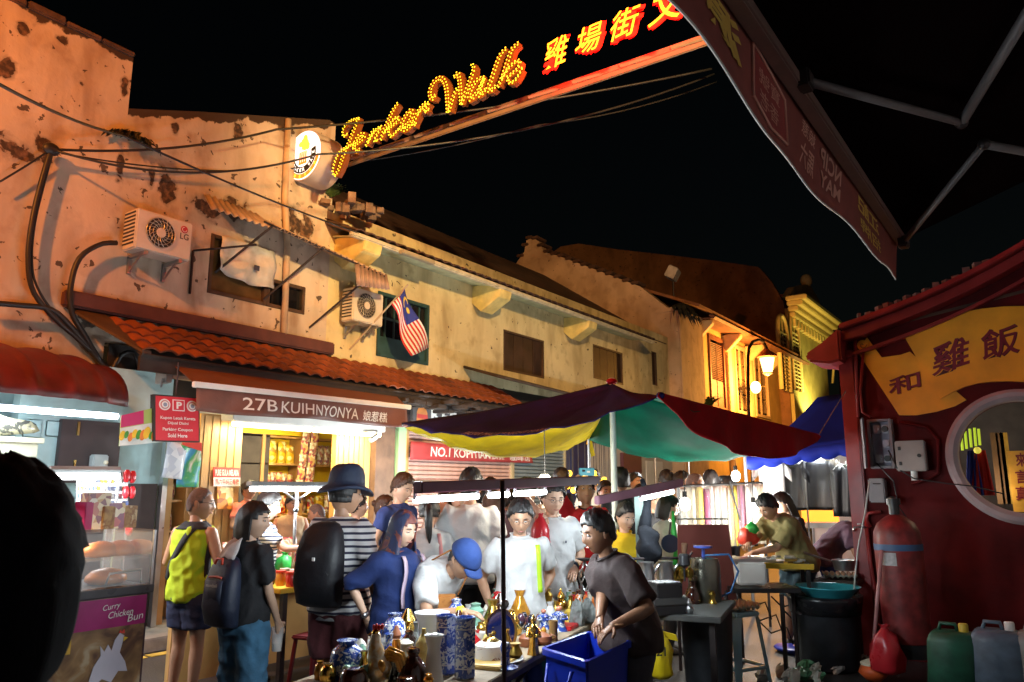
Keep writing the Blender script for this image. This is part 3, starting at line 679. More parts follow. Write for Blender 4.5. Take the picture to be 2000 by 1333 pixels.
LET = mat('orange letter box', (.16, .04, .004), .55, var=.1); LED = glow('yellow led', (1., .74, .03), 1.5)
try: LED.cycles.emission_sampling = 'NONE'
except Exception: pass
def resample(pts, step):
 pts = [V(p) for p in pts]; sm = []
 for i in range(len(pts) - 1):
  p0, p1, p2, p3 = pts[max(i - 1, 0)], pts[i], pts[i + 1], pts[min(i + 2, len(pts) - 1)]
  for k in range(8):
   t = k / 8; sm.append(.5 * ((2 * p1) + (p2 - p0) * t + (2 * p0 - 5 * p1 + 4 * p2 - p3) * t * t + (3 * p1 - p0 - 3 * p2 + p3) * t ** 3))
 sm.append(pts[-1]); out = [sm[0]]; acc = 0
 for a, b in zip(sm, sm[1:]):
  l = (b - a).length
  while acc + l >= step:
   t = (step - acc) / l; a = a.lerp(b, t); l = (b - a).length; out.append(a); acc = 0
  acc += l
 return out
for fn, strokes in STK:
 bx_, bl = MB(), MB()
 for si, st in enumerate(strokes):
  w = .046 if (si == 0 or len(st) < 6) else .026
  w3 = [fn(*q) for q in st]; cl = resample(w3, .046)
  L_, R_ = [], []
  for i, p in enumerate(cl):
   t = (cl[min(i + 1, len(cl) - 1)] - cl[max(i - 1, 0)]).normalized(); nrm = V((-t.z, 0, t.x)); ta = 1 - .55 * (max(0, 1 - i / 4) + max(0, 1 - (len(cl) - 1 - i) / 4)) * .6
   L_.append(p + nrm * w * ta); R_.append(p - nrm * w * ta)
   rows = (-.66, 0, .66) if w > .05 else (-.45, .45)
   for k, rr in enumerate(rows):
    if (i + k) % 1 == 0:
     q = p + nrm * w * ta * rr + t * (.012 if k % 2 else 0); h = .008
     bl.add([q + V((-h, -.02, -h)), q + V((h, -.02, -h)), q + V((h, -.02, h)), q + V((-h, -.02, h)), q + V((0, -.03, 0))], [(0, 1, 4), (1, 2, 4), (2, 3, 4), (3, 0, 4)])
  dy = V((0, .07, 0)); n = len(cl); o = V((0, si * .004, 0))
  bx_.loft([[l + o, r + o, r + dy, l + dy] for l, r in zip(L_, R_)])
 lt = bx_.build('letter', LET, sg); bl.build('led_bulbs', LED, lt)['kind'] = 'stuff'
REDG = glow('red bloom glow', (1., .008, .004), 2.0); YLED = glow('amber led', (1., .45, .02), 1.6)
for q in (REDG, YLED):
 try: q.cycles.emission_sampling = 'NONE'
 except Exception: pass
for ch, (x0, y0_), (x1, y1_), (x2, y2_) in (('雞', (1058, 143), (1103, 124), (1059, 86)), ('場', (1120, 113), (1168, 94), (1121, 62)), ('街', (1186, 86), (1239, 65), (1188, 31)), ('文', (1264, 56), (1326, 32), (1266, -8))):
 O, Xp, Yp = A(x0, y0_), A(x1, y1_), A(x2, y2_)
 X, Y = Xp - O, Yp - O; sh = .22 * X
 t = text('character', ch, O, X, Y + sh, YLED, sg, ext=0, bold=.006, n=(0, 1, 0))
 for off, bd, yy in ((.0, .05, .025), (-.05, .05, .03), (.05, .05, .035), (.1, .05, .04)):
  text('bloom_halo', ch, O - X * .02 - Y * .02 + X * off, X * 1.04, Y * 1.05 + sh, REDG, t, ext=yy, bold=bd * .6, n=(0, 1, 0))  # widened emissive copies behind each character imitate its bloom
 text('character_box', ch, O - X * .01, X * 1.03, Y * 1.02 + sh, mat('red letter box', (.5, .02, .02), .5), t, ext=.07, bold=.03, n=(0, 1, 0))
 c = O + X * .5 + Y * .5
 lamp('neon_light', 'POINT', c + V((0, .1, -.1)), 30, (1, .03, .015), sg, .15)
 lamp('neon_light', 'POINT', c + V((0, -.3, 0)), 7, (1, .03, .015), sg, .15)
for px, py in ((720, 270), (830, 230), (930, 170)): lamp('bulb_light', 'POINT', A(px, py) + V((0, -.45, -.1)), 9, (1, .5, .05), sg, .25)
# round lit medallion
md = thing('round_sign', 'round white lit medallion with a yellow tree emblem at the wall end of the sign', 'sign', A(593, 352))
c = A(593, 304); r = (A(593, 257) - A(593, 352)).length / 2
def ring(c, r, n, y, a0=0, a1=2 * pi): return [(c.x + r * cos(a0 + (a1 - a0) * i / n), y, c.z + r * sin(a0 + (a1 - a0) * i / n)) for i in range(n + 1)]
MB().prism(ring(c, r, 40, c.y)[:-1], (0, .42, 0)).build('drum', mat('drum side paint', (.55, .45, .4), .5, var=.12), md, 2)
MB().prism(ring(c, r * .95, 40, c.y - .006)[:-1], (0, .004, 0)).build('lit_face', glow('lit white face', (1, .95, .88), 1.25), md)
def arcband(r0, r1, a0, a1, y, m, nm):
 i_, o_ = ring(c, r0, 24, y, a0, a1), ring(c, r1, 24, y, a0, a1); MB().grid([i_, o_]).build(nm, m, md)
arcband(r * .74, r * .92, radians(205), radians(345), c.y - .010, glow('orange print', (1, .2, .02), 1.1), 'orange_band')
arcband(r * .46, r * .72, radians(180), radians(378), c.y - .010, mat('black print', (.01, .01, .01), .6), 'black_band')
for i, ch in enumerate('JONKER WALK'):
 a = radians(195 + i * 16.5); p = V((c.x + r * .53 * cos(a), c.y - .012, c.z + r * .53 * sin(a))); u = V((-sin(a), 0, cos(a))); v = V((-cos(a), 0, -sin(a)))
 if ch != ' ': text('band_letter', ch, p - u * r * .055 - v * r * .13, u * r * .11, v * r * .15, glow('lit white face'), md, ext=.002, bold=.02, n=(0, -1, 0))
for i, ch in enumerate('雞場街文化坊'):
 a = radians(220 + i * 21); p = V((c.x + r * .83 * cos(a), c.y - .012, c.z + r * .83 * sin(a))); u = V((-sin(a), 0, cos(a))); v = V((-cos(a), 0, -sin(a)))
 text('band_letter', ch, p - u * r * .06 - v * r * .07, u * r * .12, v * r * .13, glow('yellow print', (1, .75, .05), 1.4), md, ext=.002, n=(0, -1, 0))
YP = glow('yellow print'); b = MB()
for i in range(22):
 a = rnd.uniform(0, 2 * pi); rr = r * .26 * sqrt(rnd.random()); q = V((c.x + r * .12 + rr * cos(a), 0, c.z + r * .45 + rr * .9 * sin(a))); k = r * rnd.uniform(.07, .12)
 b.prism([(q.x + k * cos(t * pi / 5), c.y - .013 - .0006 * i, q.z + k * sin(t * pi / 5)) for t in range(10)], (0, .003, 0))
b.build('tree_emblem', YP, md)
b = MB()
for dx in (-.16, -.05, .06, .17): b.bx((c.x + r * dx - r * .035, c.y - .016, c.z - r * .32), (c.x + r * dx + r * .035, c.y - .011, c.z + r * .14))
b.bx((c.x - r * .22, c.y - .0165, c.z - r * .36), (c.x + r * .23, c.y - .0115, c.z - r * .28)); b.build('trunk_emblem', glow('orange print'), md)
# ================================================================ overhead cables
def cable(pts, r, sag, label, n=18, col=BLACKP):
 out = []
 for i in range(len(pts) - 1):
  a, b_ = V(pts[i]), V(pts[i + 1])
  for k in range(n): t = k / n; out.append(a.lerp(b_, t) - V((0, 0, sag * 4 * t * (1 - t))))
 out.append(V(pts[-1])); return tag(MB().tube(out, r, 5).build('cable', col, None, True), label, 'cable')
xk = FX + .12
kn = at(100, 292, x=xk)
WA = lambda px, py, x=xk: at(px, py, x=x)
def wcab(pp, r, label):
 pts = resample([WA(*q) for q in pp], .08); return tag(MB().tube(pts, r, 6).build('cable', BLACKP, None, True), label, 'cable')
wcab([(100, 292), (85, 340), (65, 420), (55, 500), (65, 570), (110, 625), (150, 660), (180, 690)], .028, 'thick black cable looping down the plaster from the wall knot')
wcab([(104, 292), (90, 345), (70, 425), (62, 500), (72, 560), (120, 630), (190, 700)], .014, 'thin black cable beside the thick loop on the plaster')
wcab([(-20, 592), (40, 597), (100, 605), (140, 640), (190, 700), (215, 725)], .03, 'black cable running in from the left above the red awning')
wcab([(228, 475), (195, 478), (155, 505), (138, 560), (140, 610), (165, 655), (200, 715)], .03, 'black pipe lagging curving down from the large air conditioner')
wcab([(215, 730), (232, 700), (240, 690), (262, 690), (275, 720), (300, 722)], .026, 'black cable bundle hooking over the shop roof corner')
wcab([(0, 355), (50, 325), (100, 292)], .012, 'thin cable rising from the left edge to the wall knot')
tag(MB().ball(kn, (.05, .09, .07)).build('cable_clamp', BLACKP, None, True), 'black clamp where cables gather on the plaster wall', 'clamp')
cable([kn, A(620, 290) + V((0, -.7, 0)), at(1390, 135, d=11)], .016, .12, 'black cable crossing the round sign, uppermost of three')
cable([kn, at(620, 302, y=5.8), at(1395, 145, d=11.4)], .014, .25, 'black cable crossing the round sign, middle of three')
cable([at(120, 300, x=xk), at(560, 330, y=6.6), at(1050, 245, d=11), at(1400, 160, d=12)], .01, .1, 'thin cable below the round sign, lowest of three')
cable([at(-20, 155, d=4.2), at(240, 265, d=6.5), at(700, 455, d=9.2)], .011, .04, 'long straight cable slanting across the plaster facade')
# ================================================================ pent roof over the sweet shop
pr = thing('pent_roof', 'orange tiled pent roof with a purple brown flashing over the sweet shop', 'roof', (-8, 6, 3))
ptile = mat('terracotta tile', (.21, .055, .018), .75, var=.4, scale=5, orand=.45, bump=.2)
y0r, xe, ze = 3.95, -7.6, 3.0
tiles(pr, 'roof_tile', ptile, 4.2, 11.6, xe, ze, -8.52, 3.52, .2, .22, 300)
MB().quad((xe, 4.2, ze - .04), (xe, 14, ze - .04), (-8.5, 14, 3.46), (-8.5, 4.2, 3.46)).build('deck', mat('dark roof batten', (.04, .03, .025), .9, var=.3), pr, thick=.03)
MB().prism([(FX + .003, 3.75, 3.5), (FX + .003, 7.5, 3.5), (FX + .003, 7.5, 3.68), (FX + .003, 3.75, 3.68)], (.12, 0, 0)).build('flashing', mat('purple brown flashing', (.1, .035, .03), .6, var=.25), pr, bevel=.02)
MB().prism([(FX + .01, 3.8, 3.5), (FX + .01, 4.2, 3.5), (xe, 4.3, ze - .02), (xe, 4.2, ze - .02)], (0, 0, .03)).build('hip_board', DWOOD, pr)
MB().bx((xe - .02, 4.2, ze - .2), (xe - .06, 14, ze - .045)).build('fascia', mat('black brown fascia', (.03, .022, .018), .7, var=.3), pr)
MB().bx((FX + .01, 4.3, 2.62), (FX + .03, 17, 3.19)).build('dark_lintel', mat('black brown fascia'), pr)
b = MB()
for i in range(40):
 y = 7.9 + i * .13; b.box((xe - .05 + rnd.uniform(-.1, .1), y, ze - .1 + rnd.uniform(-.12, .02)), (.3, .16, .05), rnd.uniform(-.2, .2))
b.build('sagging_shingles', mat('sooty shingle', (.035, .025, .02), .9, var=.5), pr)
ld = MB().prism([(FX + .01, 10.6, 3.72), (FX + .01, 14.6, 3.6), (-7.5, 14.6, 3.3), (-7.5, 10.5, 3.42)], (0, 0, .05))
tag(ld.build('canopy_board', mat('dark warped board', (.05, .035, .025), .85, var=.4, bump=.4), bevel=.01), 'dark warped board canopy under the brown shuttered window', 'canopy')
# facade of the ground floor: side walls and shop rooms
shop = thing('sweet_shop', 'brightly lit sweet shop with wood panelling and yellow shelves', 'shop', (-9.2, 7, .14))
WOODP = mat('honey wood laminate', (.5, .28, .1), .45, var=.18, scale=3); YPAINT = mat('bright yellow board', (.8, .55, .03), .5, var=.06)
def pan(nm, a, b_, m, par=None, bev=.004): return MB().bx(a, b_).build(nm, m, par or shop, bevel=bev)
pan('side_panel', (-8.5, 5.45, .14), (-8.4, 6.05, 2.5), WOODP)
for i in range(5): pan('panel_groove_strip', (-8.4, 5.5 + i * .11, .16), (-8.392, 5.59 + i * .11, 2.48), WOODP)
pan('side_panel', (-8.5, 7.62, .14), (-8.4, 8.3, 2.5), WOODP)
for i in range(6): pan('panel_groove_strip', (-8.4, 7.66 + i * .1, .16), (-8.392, 7.74 + i * .1, 2.48), WOODP)
pan('brown_pillar', (-8.55, 8.31, .14), (-8.3, 8.72, 2.6), mat('brown stained pillar', (.14, .08, .05), .7, var=.3, bump=.2))
pan('back_panel', (-10.0, 5.4, .14), (-9.9, 9.6, 2.9), YPAINT)
pan('ceiling_panel', (-9.95, 5.4, 2.62), (-8.45, 8.7, 2.68), WHITE)
pan('floor_panel', (-9.95, 5.4, .142), (-8.45, 8.7, .16), mat('grey cement paving'))
pan('left_partition', (-9.95, 5.36, .14), (-8.45, 5.44, 2.62), WOODP)
pan('right_partition', (-9.95, 9.1, .14), (-8.45, 9.2, 2.62), WOODP)
for z in (2.36, 1.95, 1.62, 1.2): pan('shelf', (-9.9, 6.2, z), (-9.6, 9.05, z + .03), WOODP)
for y in (6.25, 7.25, 8.0): pan('upright', (-9.9, y, .16), (-9.58, y + .06, 2.62), WOODP)
pan('yellow_strip', (-9.89, 8.06, 1.25), (-9.85, 8.45, 2.6), YPAINT)
pan('header_board', (-9.6, 6.2, 2.4), (-9.57, 9.05, 2.58), YPAINT)
pk = [collage('snack print red', [(.6, .03, .02), (.8, .4, .05), (.8, .75, .6), (.3, .02, .02), (.7, .2, .1)], 22), collage('snack print yellow', [(.85, .6, .04), (.8, .5, .02), (.85, .8, .4), (.5, .25, .03)], 18),
      collage('snack print cream', [(.75, .65, .45), (.5, .2, .15), (.8, .75, .65), (.25, .1, .12), (.6, .4, .2)], 26), collage('snack print plum', [(.25, .05, .12), (.7, .5, .2), (.5, .1, .1), (.8, .7, .5)], 22)]
def pillow(w, d, h):
 "plump packet standing on its base with pinched ends"
 b = MB(); rings = []
 for t, dd in ((0, .12), (.06, .2), (.2, .85), (.5, 1), (.8, .8), (.94, .18), (1, .1)):
  rings.append([(w / 2 * cx * (1 - .06 * dd), d / 2 * cy * dd, h * t) for cx, cy in ((-1, -.3), (-.6, -1), (0, -1.1), (.6, -1), (1, -.3), (1, .3), (.6, 1), (0, 1.1), (-.6, 1), (-1, .3))])
 return b.loft(rings)
def packs(y0, y1, x, z, n, h, mats, lab, grp):
 for i in range(n):
  y = y0 + (y1 - y0) * (i + .5) / n; w = (y1 - y0) / n * .92
  o = pillow(w, .08, h * rnd.uniform(.85, 1.05)).build('snack_packet', mats[i % len(mats)], None, True, base=0); o.location = (x, y, z); o.rotation_euler = (0, rnd.uniform(-.12, .02), pi / 2 + rnd.uniform(-.25, .25))
  tag(o, lab, 'packet', grp)
packs(6.35, 7.2, -9.74, 1.98, 6, .3, [pk[0], pk[3], pk[0]], 'red printed snack packet on the upper left shelf', 'red packets on the upper left shelf of the sweet shop')
packs(7.33, 7.98, -9.74, 1.98, 4, .33, [pk[1]], 'yellow snack packet on the upper middle shelf', 'yellow packets on the upper middle shelf of the sweet shop')
packs(8.45, 9.0, -9.74, 1.98, 4, .3, [pk[2]], 'cream printed packet on the upper right shelf', 'cream packets on the upper right shelf of the sweet shop')
packs(6.35, 7.2, -9.74, 1.65, 7, .24, [pk[2], pk[0]], 'small cream and red packet on the middle left shelf', 'packets on the middle left shelf of the sweet shop')
packs(7.33, 7.98, -9.74, 1.65, 6, .2, [pk[2], pk[3]], 'low cream packet on the middle shelf', 'packets on the middle shelf of the sweet shop')
packs(6.35, 7.2, -9.74, 1.23, 6, .3, [pk[0], pk[1]], 'red and yellow packet on the lower left shelf', 'packets on the lower left shelf of the sweet shop')
packs(7.33, 9.0, -9.74, 1.23, 9, .28, [pk[1], pk[2], pk[0]], 'mixed snack packet on the lower long shelf', 'packets on the lower long shelf of the sweet shop')
# strip of hanging sachets, framed photos, header text
st = thing('sachet_strip', 'hanging strip of printed sachets in front of the sweet shop shelves', 'sachets', (-9.4, 8.0, 1.55))
for i in range(5):
 for k in range(2): pillow(.16, .03, .2).build('sachet', pk[(i + k) % 2 + 2], st, True, world=False).location = (.0, (k - .5) * .17 - .05 * (4 - i) * .4, i * .19)
for c in kids(st): c.rotation_euler = (0, 0, pi / 2)
pf = thing('photo_board', 'dark framed photo board on the yellow shop wall', 'picture', (-9.3, 8.75, 1.5))
MB().bx((-9.32, 8.5, 1.55), (-9.28, 8.98, 2.45)).build('board', mat('dark photo print', (.06, .045, .04), .4, var=.6, scale=9), pf)
MB().bx((-9.279, 8.53, 2.08), (-9.275, 8.95, 2.32)).build('note', mat('pale blue note', (.5, .68, .72), .6), pf)
MB().bx((-9.279, 8.58, 1.62), (-9.276, 8.8, 1.98)).build('photo', bicol('photo print', (.02, .02, .03), (.6, .5, .42), 6, .5), pf)
p = at(413, 917, x=-8.38)
sgn = thing('notice', 'red and white notice about pure palm sugar on the wood panel', 'sign', (-8.38, 5.8, 1.6))
a0, a1, a2 = at(416, 950, x=-8.38), at(468, 950, x=-8.38), at(416, 913, x=-8.38)
RS = mat('sign red', (.62, .05, .03), .5, var=.05)
MB().prism([a0, a1, a1 + (a2 - a0), a2], (.01, 0, 0)).build('board', RS, sgn)
X, Y = a1 - a0, a2 - a0
text('lettering', 'PURE GULA MELAKA', a0 + X * .06 + Y * .55 + V((.011, 0, 0)), X * .88, Y * .34, WHITE, sgn, bold=.03)
MB().prism([a0 + X * .0 + V((.011, 0, 0)), a0 + X + V((.011, 0, 0)), a0 + X + Y * .46 + V((.011, 0, 0)), a0 + Y * .46 + V((.011, 0, 0))], (.002, 0, 0)).build('lower_field', WHITE, sgn)
text('lettering', '馬六甲純正椰糖', a0 + X * .06 + Y * .08 + V((.014, 0, 0)), X * .88, Y * .32, RS, sgn, bold=.01)
a0, a1, a2 = at(424, 995, x=-8.38), at(455, 995, x=-8.38), at(424, 950, x=-8.38)
tag(MB().prism([a0, a1, a1 + (a2 - a0), a2], (.006, 0, 0)).build('poster', collage('food poster print', [(.8, .6, .08), (.7, .3, .05), (.85, .75, .4), (.4, .15, .05), (.7, .55, .3)], 14)), 'yellow food poster under the red palm sugar notice', 'poster')
# roller box with two warm tubes
rb = thing('tube_light', 'pair of warm tubes on a pale roller box under the brown awning', 'light', (-8.1, 6.6, 2.4))
MB().bx((-8.3, 5.65, 2.42), (-8.05, 8.25, 2.66)).build('roller_box', mat('pale grey box', (.5, .5, .47), .5, var=.08), rb, bevel=.01)
for ya, yb in ((5.7, 6.9), (6.95, 8.2)):
 MB().tube([(-8.12, ya, 2.375), (-8.12, yb, 2.375)], .03, 8).build('tube', TUBE_Y, rb, True); MB().bx((-8.16, ya, 2.4), (-8.08, yb, 2.419)).build('batten', WHITE, rb)
 lamp('tube_glow', 'AREA', (-8.2, (ya + yb) / 2, 2.33), 32, (1, .8, .42), rb, 1.1, .12, d=(-.5, 0, -1))
lamp('room_tube', 'AREA', (-9.0, 7.2, 2.6), 42, (1, .76, .32), rb, .2, 2.4, d=(-.3, 0, -1))
# security camera
sc_ = thing('security_camera', 'small white security camera on the brown pillar', 'camera', at(738, 852, x=-7.95))
c = at(736, 852, x=-7.95)
MB().tube([c, c + V((.02, -.14, -.07))], .04, 8).build('body', WHITE, sc_, 2); MB().tube([c, c + V((-.1, .1, .08))], .015, 6).build('bracket', WHITE, sc_)
# brown retractable awning with the shop name
aw = thing('awning', 'brown retractable awning with white lettering of the sweet shop', 'awning', (-7.5, 6, 2.5))
BRN = mat('maroon brown canvas', (.17, .07, .05), .6, var=.15, bump=.2)
MB().tube([(-7.75, 4.6, 2.86), (-7.75, 8.15, 2.86)], .09, 12).build('cassette', mat('dull brown roll', (.2, .11, .08), .6, var=.2), aw, 2)
MB().quad((-7.75, 4.62, 2.94), (-7.75, 8.1, 2.94), (-7.0, 7.58, 2.66), (-7.0, 4.47, 2.62)).build('canvas', BRN, aw, thick=.006)
MB().prism([(-7.02, 4.42, 2.6), (-7.02, 7.62, 2.64), (-7.02, 7.62, 2.7), (-7.02, 4.42, 2.66)], (.05, 0, 0)).build('front_bar', WHITE, aw, bevel=.008)
def val(u, v, o=0):
 y = 4.46 + u * 3.08; z = 2.61 + .035 * u - v * (.245 + .012 * sin(u * 9))
 return V((-6.99 + .02 * sin(u * 26 + v * 2) * v + .03 * v * sin(u * 7) + o, y, z))
MB().grid([[val(j / 60, i / 6) for j in range(61)] for i in range(7)]).build('valance', BRN, aw, True, thick=.004)
def warp_text(name, s, u0, u1, v0, v1, fn, m, par, o=.008, bold=.0):
 c = bpy.data.curves.new('t', 'FONT'); c.body = s; c.size = 1; c.offset = bold; c.resolution_u = 3
 t = bpy.data.objects.new('t', c); COL.objects.link(t); bpy.context.view_layer.update()
 me = bpy.data.meshes.new_from_object(t.evaluated_get(bpy.context.evaluated_depsgraph_get())); bpy.data.objects.remove(t); bpy.data.curves.remove(c)
 co = np.array([v.co[:2] for v in me.vertices]); mn, mx = co.min(0), co.max(0); q = (co - mn) / (mx - mn)
 for v, (a, b_) in zip(me.vertices, q): v.co = fn(u0 + (u1 - u0) * a, v1 + (v0 - v1) * b_, o)
 me.materials.clear(); return link(name, me, m, par)
LETW = mat('cream lettering', (.8, .78, .72), .6, var=.03)
warp_text('lettering', '27B', .175, .32, .24, .76, val, LETW, aw, bold=.006)
warp_text('lettering', 'KUIH', .34, .49, .26, .78, val, LETW, aw, bold=.004)
warp_text('lettering', 'NYONYA', .5, .72, .26, .8, val, LETW, aw, bold=.004)
warp_text('lettering', '娘惹糕', .745, .885, .3, .8, val, LETW, aw, bold=.006)
MB().tube([(-8.3, 5.7, 2.5), (-7.7, 5.35, 2.5), (-7.1, 5.0, 2.58)], .02, 6).build('folding_arm', WHITE, aw)
MB().box((-7.75, 4.55, 2.83), (.22, .07, .24)).tube([(-7.7, 4.5, 2.76), (-7.7, 4.5, 2.66)], .012, 6).build('gear_head', STEEL, aw, bevel=.01)
# ================================================================ left: red ribbed awning, cabinet, blue wall, fruit banner, parking sign
ra = thing('awning', 'dark red ribbed awning with a cold strip light under its edge', 'awning', (-7.5, 2, 2.4))
P = []
for i in range(13):
 t = i / 12; a = t * pi / 2 * .95; x = -8.48 + 1.35 * sin(a) ; z = 2.36 + .62 * cos(a) - .02; r = []
 for j in range(181):
  y = -3 + 7.0 * j / 180; f = (y / .32) % 1; rb_ = .035 * max(0, 1 - abs(f - .5) / .16); k = 1 if y < 3.3 else max(.0, 1 - ((y - 3.3) / .75) ** 2)
  r.append((x - .35 * (1 - k) * t + rb_ * sin(a), y, z + rb_ * cos(a) + .0 - (1 - k) * .12 * (1 - t)))
 P.append(r)
MB().grid(P).build('ribbed_sheet', mat('dark red coated sheet', (.1, .009, .008), .5, var=.4, scale=5, bump=.15), ra, True, thick=.006)
MB().tube([(-7.2, 2.72, 2.27), (-7.2, 3.8, 2.27)], .028, 8).build('tube', glow('cold blue tube', (.75, .85, 1.), 8), ra, True)
MB().tube([(-7.2, 1.3, 2.27), (-7.2, 2.62, 2.27)], .028, 8).build('tube', glow('cold blue tube'), ra, True)
lamp('tube_glow', 'POINT', (-6.9, 1.7, 2.1), 85, (.85, .93, 1), ra, .1); lamp('tube_glow', 'AREA', (-7.22, 3.0, 2.22), 30, (.75, .87, 1), ra, .1, 1.6, d=(-.25, 0, -1))
cb = thing('cabinet', 'cream panelled wall cabinet with folding doors under the red awning', 'cabinet', (-7.9, 2.4, .14))
MB().bx((-8.2, 1.2, .14), (-7.85, 3.42, 2.02)).build('body', mat('cream cabinet paint', (.5, .47, .33), .5, var=.08), cb, bevel=.008)
for i in range(5): MB().bx((-7.848, 1.24 + i * .43, .2), (-7.83, 1.24 + i * .43 + .41, 1.94)).build('door_panel', mat('cream cabinet paint'), cb, bevel=.006)
MB().bx((-7.86, 1.18, 2.02), (-7.8, 3.45, 2.07)).build('top_rail', mat('cream cabinet paint'), cb, bevel=.006)
MB().box((-7.82, 2.9, 1.5), (.02, .02, .08)).build('handle', STEEL, cb, bevel=.004)
b = MB().ball((-7.95, 2.3, 2.17), (.16, 1.15, .14), 20, 10); o = b.build('plastic_bale', bicol('crumpled foil print', (.6, .55, .35), (.12, .12, .1), 9, .52, .25), None, True)
tag(o, 'crumpled plastic wrapped bale lying on the cream cabinet', 'bale')
for v in o.data.vertices: v.co += V((rnd.uniform(-.02, .02), rnd.uniform(-.03, .03), rnd.uniform(-.025, .025)))
wl = thing('side_wall', 'pale blue wall strip with dark boards left of the sweet shop', 'wall', (-8.3, 4, .14))
MB().bx((-8.45, 3.4, .14), (-8.3, 5.0, 2.9)).build('wall_face', mat('pale blue wall paint'), wl)
for i, (ya, yb, za, zb) in enumerate(((3.45, 3.62, 2.1, 2.28), (3.66, 3.84, 2.12, 2.28))): MB().bx((-8.297, ya, za), (-8.28, yb, zb)).build('meter_box', mat('pale blue enamel', (.45, .65, .66), .4), wl, bevel=.01)
mb_ = thing('switch_board', 'dark brown board with a small grey switch box beside the cream cabinet', 'switch board', (-8.2, 4, 1.6))
MB().bx((-8.29, 3.78, 1.66), (-8.22, 4.4, 2.3)).build('board', mat('dark brown board', (.05, .035, .035), .6, var=.2), mb_, bevel=.004)
MB().bx((-8.215, 4.08, 1.8), (-8.12, 4.24, 1.95)).build('switch_box', mat('grey plastic', (.4, .45, .45), .4), mb_, bevel=.012)
MB().ball((-8.1, 4.2, 1.87), .025, 8, 6).build('knob', mat('cream knob', (.7, .65, .5), .4), mb_)
for z in (1.75, 2.14): MB().bx((-8.219, 3.93, z), (-8.2, 3.95, z + .14)).build('latch', mat('brass', (.6, .45, .15), .3, 1), mb_)
MB().bx((-8.29, 4.05, .15), (-8.2, 4.85, 1.655)).build('dark_door', mat('dark brown board'), wl)
MB().bx((-8.19, 4.86, .15), (-8.12, 4.92, 2.5)).build('metal_jamb', STEEL, wl)
# shop bay behind the parking sign
bay = thing('snack_bay', 'narrow warm lit snack bay with stacked shelves behind the parking sign', 'shop', (-8.6, 5.1, .14))
MB().bx((-9.2, 4.4, .14), (-9.1, 5.36, 2.6)).build('back_panel', WOODP, bay)
MB().bx((-9.1, 4.95, .14), (-8.3, 5.0, 2.6)).build('side_panel', mat('tan laminate', (.6, .42, .2), .5, var=.08), bay)
MB().bx((-8.3, 4.93, .14), (-8.24, 5.06, 2.6)).build('post', WOODP, bay)
for z in (1.1, 1.45, 1.75, 2.05): MB().bx((-9.08, 5.0, z), (-8.5, 5.35, z + .025)).build('shelf', WOODP, bay)
lamp('bay_light', 'POINT', (-8.5, 5.15, 2.45), 9, (1, .75, .35), bay, .1)
for z in (1.125, 1.475, 1.775, 2.075): packs(5.02, 5.34, -8.65, z, 3, .22, [pk[1], pk[0], pk[2]], 'snack packet on the shelves behind the parking sign', 'packets in the narrow snack bay')
hb = pillow(.24, .06, .4).build('towel_packet', collage('white wrapped print', [(.7, .72, .75), (.55, .58, .65), (.8, .8, .82)], 14), None, True, base=0); hb.location = at(335, 935, x=-7.9); hb.rotation_euler = (0, .1, pi / 2); tag(hb, 'white plastic packet hanging left of the colourful banner', 'packet')
bn = thing('banner', 'colourful hanging drink banner with blue, green and yellow shapes beside the wood panel', 'banner', at(368, 950, x=-7.9))
P = []
A0, A1, B0, B1 = at(353, 865, x=-7.9), at(391, 865, x=-7.9), at(345, 952, x=-7.9), at(390, 952, x=-7.9)
for i in range(9): P.append([A0.lerp(A1, j / 6).lerp(B0.lerp(B1, j / 6), i / 8) + V((.02 * sin(j + i * .7), 0, 0)) for j in range(7)])
MB().grid(P).build('sheet', bicol('drink banner print', (.05, .3, .5), (.08, .42, .12), 4, .45, .4, .06, c3=(.75, .75, .68)), bn, True, thick=.004)
MB().prism([A0 + V((.03, 0, 0)), A1 + V((.03, 0, 0)), A1.lerp(B1, .2) + V((.03, 0, 0)), A0.lerp(B0, .05) + V((.03, 0, 0))], (.004, 0, 0)).build('red_top', RS, bn)
fbn = thing('fruit_banner', 'printed banner of mangoes and fruit hanging under the red awning edge', 'banner', at(280, 840, x=-7.15))
x = -7.15; a0, a1, b0, b1 = at(232, 872, x=x), at(335, 862, x=x), at(236, 812, x=x), at(330, 790, x=x)
MB().prism([a0, a1, b1, b0], (.006, 0, 0)).build('sheet', mat('pale lime print', (.35, .5, .12), .5, var=.1), fbn)
MB().prism([b0 + V((.007, 0, 0)), b0.lerp(b1, .45) + V((.007, 0, 0)), b0.lerp(b1, .45).lerp(a0.lerp(a1, .45), .4) + V((.007, 0, 0)), b0.lerp(a0, .4) + V((.007, 0, 0))], (.003, 0, 0)).build('magenta_field', mat('magenta print', (.5, .02, .14), .5, var=.05), fbn)
MB().prism([b0.lerp(a0, .42) + V((.007, 0, 0)), b1.lerp(a1, .42) + V((.007, 0, 0)), a1 + V((.007, 0, 0)), a0 + V((.007, 0, 0))], (.002, 0, 0)).build('white_field', mat('pale print', (.65, .72, .68), .5), fbn)
for i in range(13):
 u = (i + .5) / 13; v = .62 + .18 * rnd.random(); c = b0.lerp(b1, u).lerp(a0.lerp(a1, u), v) + V((.012, 0, 0)); k = rnd.uniform(.035, .06)
 MB().prism([c + V((.0008 * i, k * .6 * cos(t * pi / 6), k * sin(t * pi / 6) + .3 * k * cos(t * pi / 6))) for t in range(12)], (.002, 0, 0)).build('fruit_print', [mat('mango yellow', (.75, .5, .02), .5), mat('leaf print green', (.05, .3, .03), .5), mat('fruit orange', (.7, .2, .02), .5)][i % 3], fbn)
